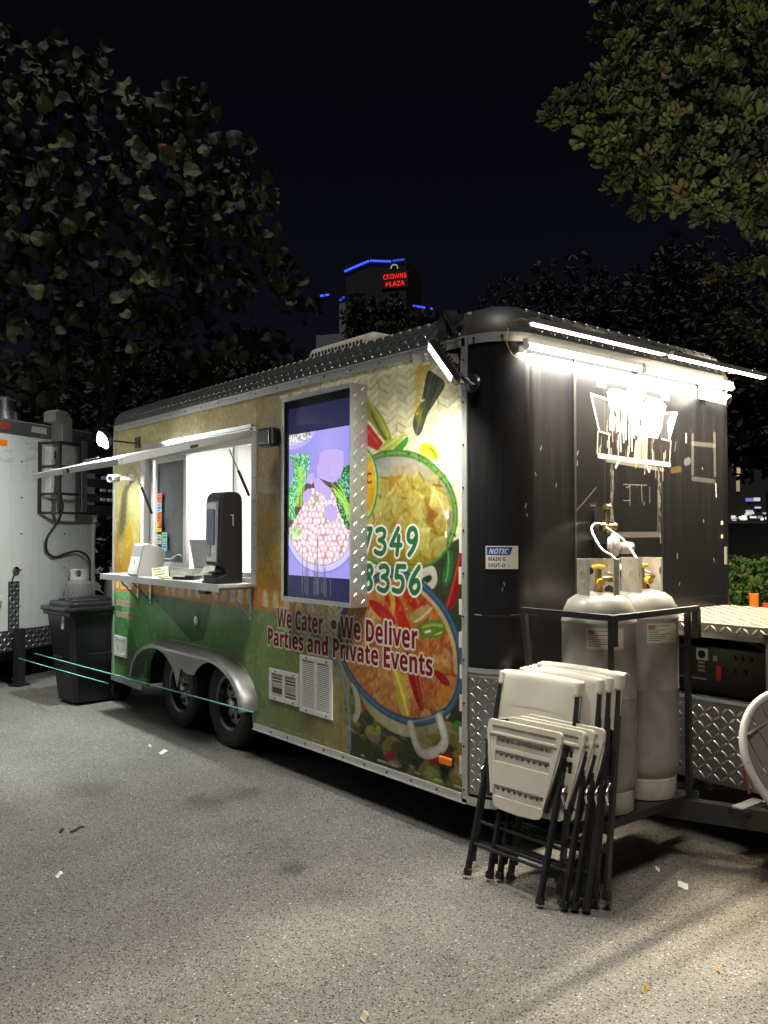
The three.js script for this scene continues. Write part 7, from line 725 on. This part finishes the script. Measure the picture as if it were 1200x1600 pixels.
darkTree('dark tree behind the parked van beside the trailer front', [11.5, 0, -2.2], [[[10.133,3.702,-3.971], 0.8], [[10.466,3.491,-3.709], 0.9], [[10.366,4.549,-3.754], 0.9], [[10.289,3.833,-3.197], 1.0]], 64, [0.009, 0.011, 0.007], 240, tuft);
{ // bright hedge beyond the tongue
  const r = rngOf(71), t = thing('hedge_bush', 'bright green leafy bush beyond the trailer front corner', 'bush', [5.6, 0, -1.3]); const spots = []; for (let i = 0; i < 900; i++) { const a = r(), x = 4.75 + r() * 1.9, z = -1.9 + r() * 1.1, y = 0.25 + Math.sqrt(r()) * (1.0 + 0.16 * Math.sin(x * 5)); spots.push({ p: V(x, y, z), q: new THREE.Quaternion().setFromUnitVectors(V(0, 1, 0), V(r() - 0.9, 0.6 + r() * 0.6, r() * 0.9).normalize()).multiply(new THREE.Quaternion().setFromAxisAngle(V(0, 1, 0), r() * 6)), s: 0.5 + r() * 0.5, g: Math.floor(r() * 2), m: Math.floor(r() * 3) }); }
  hang(t, [rosette(0.1, 0.034, 6, 11), rosette(0.11, 0.03, 5, 12)], [leafMat([0.2, 0.35, 0.07]), leafMat([0.12, 0.24, 0.05]), leafMat([0.32, 0.38, 0.08])], spots, 160, 'leaf_cluster'); part('stem', [...Array(16)].map((_, i) => rod([-0.7 + i * 0.1, 0, -0.3 + (i % 3) * 0.2], [-0.75 + i * 0.11, 0.9, -0.3 + (i % 4) * 0.18], 0.012, 0.006, 6)), M.bark, t);
}

// ---------------------------------------------------------------- dark van and the lit frontage beyond it
{ const p = [9.204,1.65,-2.474]; const t = thing('parked_truck', 'dark pickup truck parked beyond the bright green bush', 'truck', [p[0], 0, p[2]], -0.68); // side faces local +z, length along x
  const bm = new THREE.MeshPhysicalMaterial({ color: lin(0.008, 0.008, 0.009), roughness: 0.3, clearcoat: 1, clearcoatRoughness: 0.1 }), gm = new THREE.MeshPhysicalMaterial({ color: lin(0.01, 0.01, 0.012), roughness: 0.04, clearcoat: 1 });
  part('cargo_bed', [bx([-2.6, 0.5, -1.9], [0.3, 1.83, -1.84], 0.02), bx([-2.6, 0.5, -0.06], [0.3, 1.83, 0], 0.02), bx([-2.6, 0.5, -1.84], [-2.54, 1.83, -0.06], 0.02), bx([0.24, 0.5, -1.84], [0.3, 1.83, -0.06]), bx([-2.54, 0.5, -1.84], [0.24, 0.6, -0.06])], bm, t); const s = new THREE.Shape(); s.moveTo(0.34, 0.45); s.lineTo(2.7, 0.45); s.lineTo(2.7, 1.35); s.lineTo(2.0, 1.5); s.lineTo(1.55, 2.3); s.lineTo(0.34, 2.3); s.closePath(); part('cab', slab(s, 1.8, 0.04).translate(0, 0, -1.84), bm, t); part('side_window', slab(shapeOf([[0.5, 1.6], [1.75, 1.6], [1.45, 2.2], [0.5, 2.2]]), 0.01).translate(0, 0, 0.002), gm, t); part('belt_trim', bx([-2.58, 1.80, 0.001], [0.28, 1.83, 0.014]), M.chrome, t); for (const x of [-1.6, 1.9]) for (const z of [-0.12, -1.7]) part('wheel', lathe([[0, -0.1], [0.36, -0.1], [0.42, -0.06], [0.42, 0.06], [0.36, 0.1], [0, 0.1]], 28).rotateX(Math.PI / 2).translate(x, 0.42, z + 0.1), M.rubber, t); }
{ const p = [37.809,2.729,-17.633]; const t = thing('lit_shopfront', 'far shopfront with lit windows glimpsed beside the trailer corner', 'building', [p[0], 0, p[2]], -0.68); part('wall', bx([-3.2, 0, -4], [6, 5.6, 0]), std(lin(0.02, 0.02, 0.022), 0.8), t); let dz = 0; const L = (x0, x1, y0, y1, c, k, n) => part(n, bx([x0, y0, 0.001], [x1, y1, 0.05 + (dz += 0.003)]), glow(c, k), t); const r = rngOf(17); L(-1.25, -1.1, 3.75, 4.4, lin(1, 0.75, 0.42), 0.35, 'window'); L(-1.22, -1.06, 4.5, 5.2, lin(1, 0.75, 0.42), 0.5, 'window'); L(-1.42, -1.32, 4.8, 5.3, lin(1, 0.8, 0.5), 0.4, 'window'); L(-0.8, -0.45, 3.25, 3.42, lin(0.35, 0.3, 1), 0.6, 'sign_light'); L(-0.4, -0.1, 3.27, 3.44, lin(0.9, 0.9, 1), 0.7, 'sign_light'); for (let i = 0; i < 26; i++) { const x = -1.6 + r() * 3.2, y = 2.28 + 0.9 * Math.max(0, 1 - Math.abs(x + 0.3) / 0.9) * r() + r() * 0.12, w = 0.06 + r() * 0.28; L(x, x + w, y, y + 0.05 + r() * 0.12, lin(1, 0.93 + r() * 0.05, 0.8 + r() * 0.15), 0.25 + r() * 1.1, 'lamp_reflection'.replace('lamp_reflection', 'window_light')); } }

// ---------------------------------------------------------------- hotel tower far behind
{ const c = [120.386,1.65,-154.174]; const t = thing('hotel_tower', 'distant dark hotel tower with blue roof lights and a red sign', 'building', [c[0], 0, c[2]], Math.atan2(-0.62914, 0.77729) - 0.3); const cm = std(lin(0.003, 0.003, 0.004), 0.85), H = 66.5; // front corner at the origin; local +z towards the viewer, turned so that both faces show
  part('wall', bx([-0.4, 0, -14], [8.6, H, 0]), cm, t); part('wall', bx([-6.6, 0, -16], [-0.41, H - 0.2, 0.0]), cm, t);
  const wing = std(lin(0.12, 0.12, 0.16), 0.8); const side = part('wing_wall', [bx([-14.5, 0, -22], [-6.62, 50, -1.0])], wing, t); part('wing_wall', [bx([8.62, 0, -14], [15, 54.6, -2])], cm, t); part('parapet', [bx([-8.6, 50, -20], [-6.62, 57.5, -1.2])], wing, side);
  const blue = (a, b, n, k = 3) => { const g = []; for (let i = 0; i < n; i++) { const u = (i + 0.12) / n, v = (i + 0.8) / n; g.push(bar(a.map((q, j) => lerp(q, b[j], u)), a.map((q, j) => lerp(q, b[j], v)), 0.32, 0.4)); } return part('blue_roof_lights', g, glow(lin(0.03, 0.08, 1), k), t, { stuff: true }); };
  blue([-6.7, 64.6, 0.4], [-0.4, H + 0.1, 0.4], 16, 2.4); blue([-0.2, H + 0.1, 0.4], [5, H - 0.6, 0.4], 9, 2.2); blue([5.4, H - 0.5, 0.4], [8.3, H - 0.4, 0.4], 5, 0.9); blue([9.8, 55.5, -1.6], [14.6, 54.4, -1.6], 9, 2); blue([-8.5, 58, -1], [-7, 59, -1], 2, 0.9); blue([-13.6, 59.6, -1], [-11, 59.8, -1], 2, 2.2);
  for (const y of [46, 40.5]) for (const x of [-10.2, -8.6]) { const w = part('window', bx([x, y - 2.2, -0.99], [x + 1.3, y, -0.93]), std(lin(0.012, 0.012, 0.016), 0.3), t); part('window_unit', bx([x, y - 3.3, -0.99], [x + 1.3, y - 2.6, -0.9]), std(lin(0.06, 0.06, 0.08), 0.6), w); }
  for (const [x, y, k] of [[6, 56.4, 0.7], [5, 47, 0.35], [6.2, 45.6, 0.25], [5.2, 44.5, 0.3], [4.6, 51, 0.1]]) part('lit_window', bx([x, y - 1.0, 0.001], [x + 1.3, y, 0.06]), glow(lin(1, 0.85, 0.6), k), t);
  for (const y of [52, 48, 44, 40]) for (const x of [-5, -2.6, 1.2, 3.6]) part('window', bx([x, y, 0.001], [x + 1.4, y + 1.6, 0.05]), std(lin(0.015, 0.015, 0.018), 0.3), t);
  const sg = canvas(256, 160), q = sg.getContext('2d'); q.fillStyle = '#000'; q.fillRect(0, 0, 256, 160); q.fillStyle = '#ff1a10'; q.font = 'bold 52px sans-serif'; const put = (s, y, w) => { const m = q.measureText(s).width; q.save(); q.translate(128 - w / 2, y); q.scale(w / m, 1.25); q.fillText(s, 0, 0); q.restore(); }; put('CROWNE', 74, 236); put('PLAZA', 144, 190); q.fillStyle = 'rgba(0,0,0,0.75)'; const rr = rngOf(8); for (let i = 0; i < 46; i++) q.fillRect(rr() * 256, rr() * 160, 6 + rr() * 10, 3 + rr() * 9);
  part('sign', new THREE.PlaneGeometry(6.4, 4.0).translate(5.9, 61.6, 0.35), std('#000000', 0.6, 0, { emissive: lin(1, 1, 1), emissiveMap: texOf(sg), emissiveIntensity: 1.3 }), t, { keepUv: true }); part('sign_emblem', [pipe([[4.9, 64.2, 0.35], [5.2, 64.9, 0.35], [5.8, 65.1, 0.35], [6.4, 64.8, 0.35], [6.6, 64.1, 0.35]], 0.14, 20, 6)], glow(lin(0.7, 0.7, 0.6), 0.5), t);
}
renderer.setSize(768, 1024);
renderer.render(scene, camera);
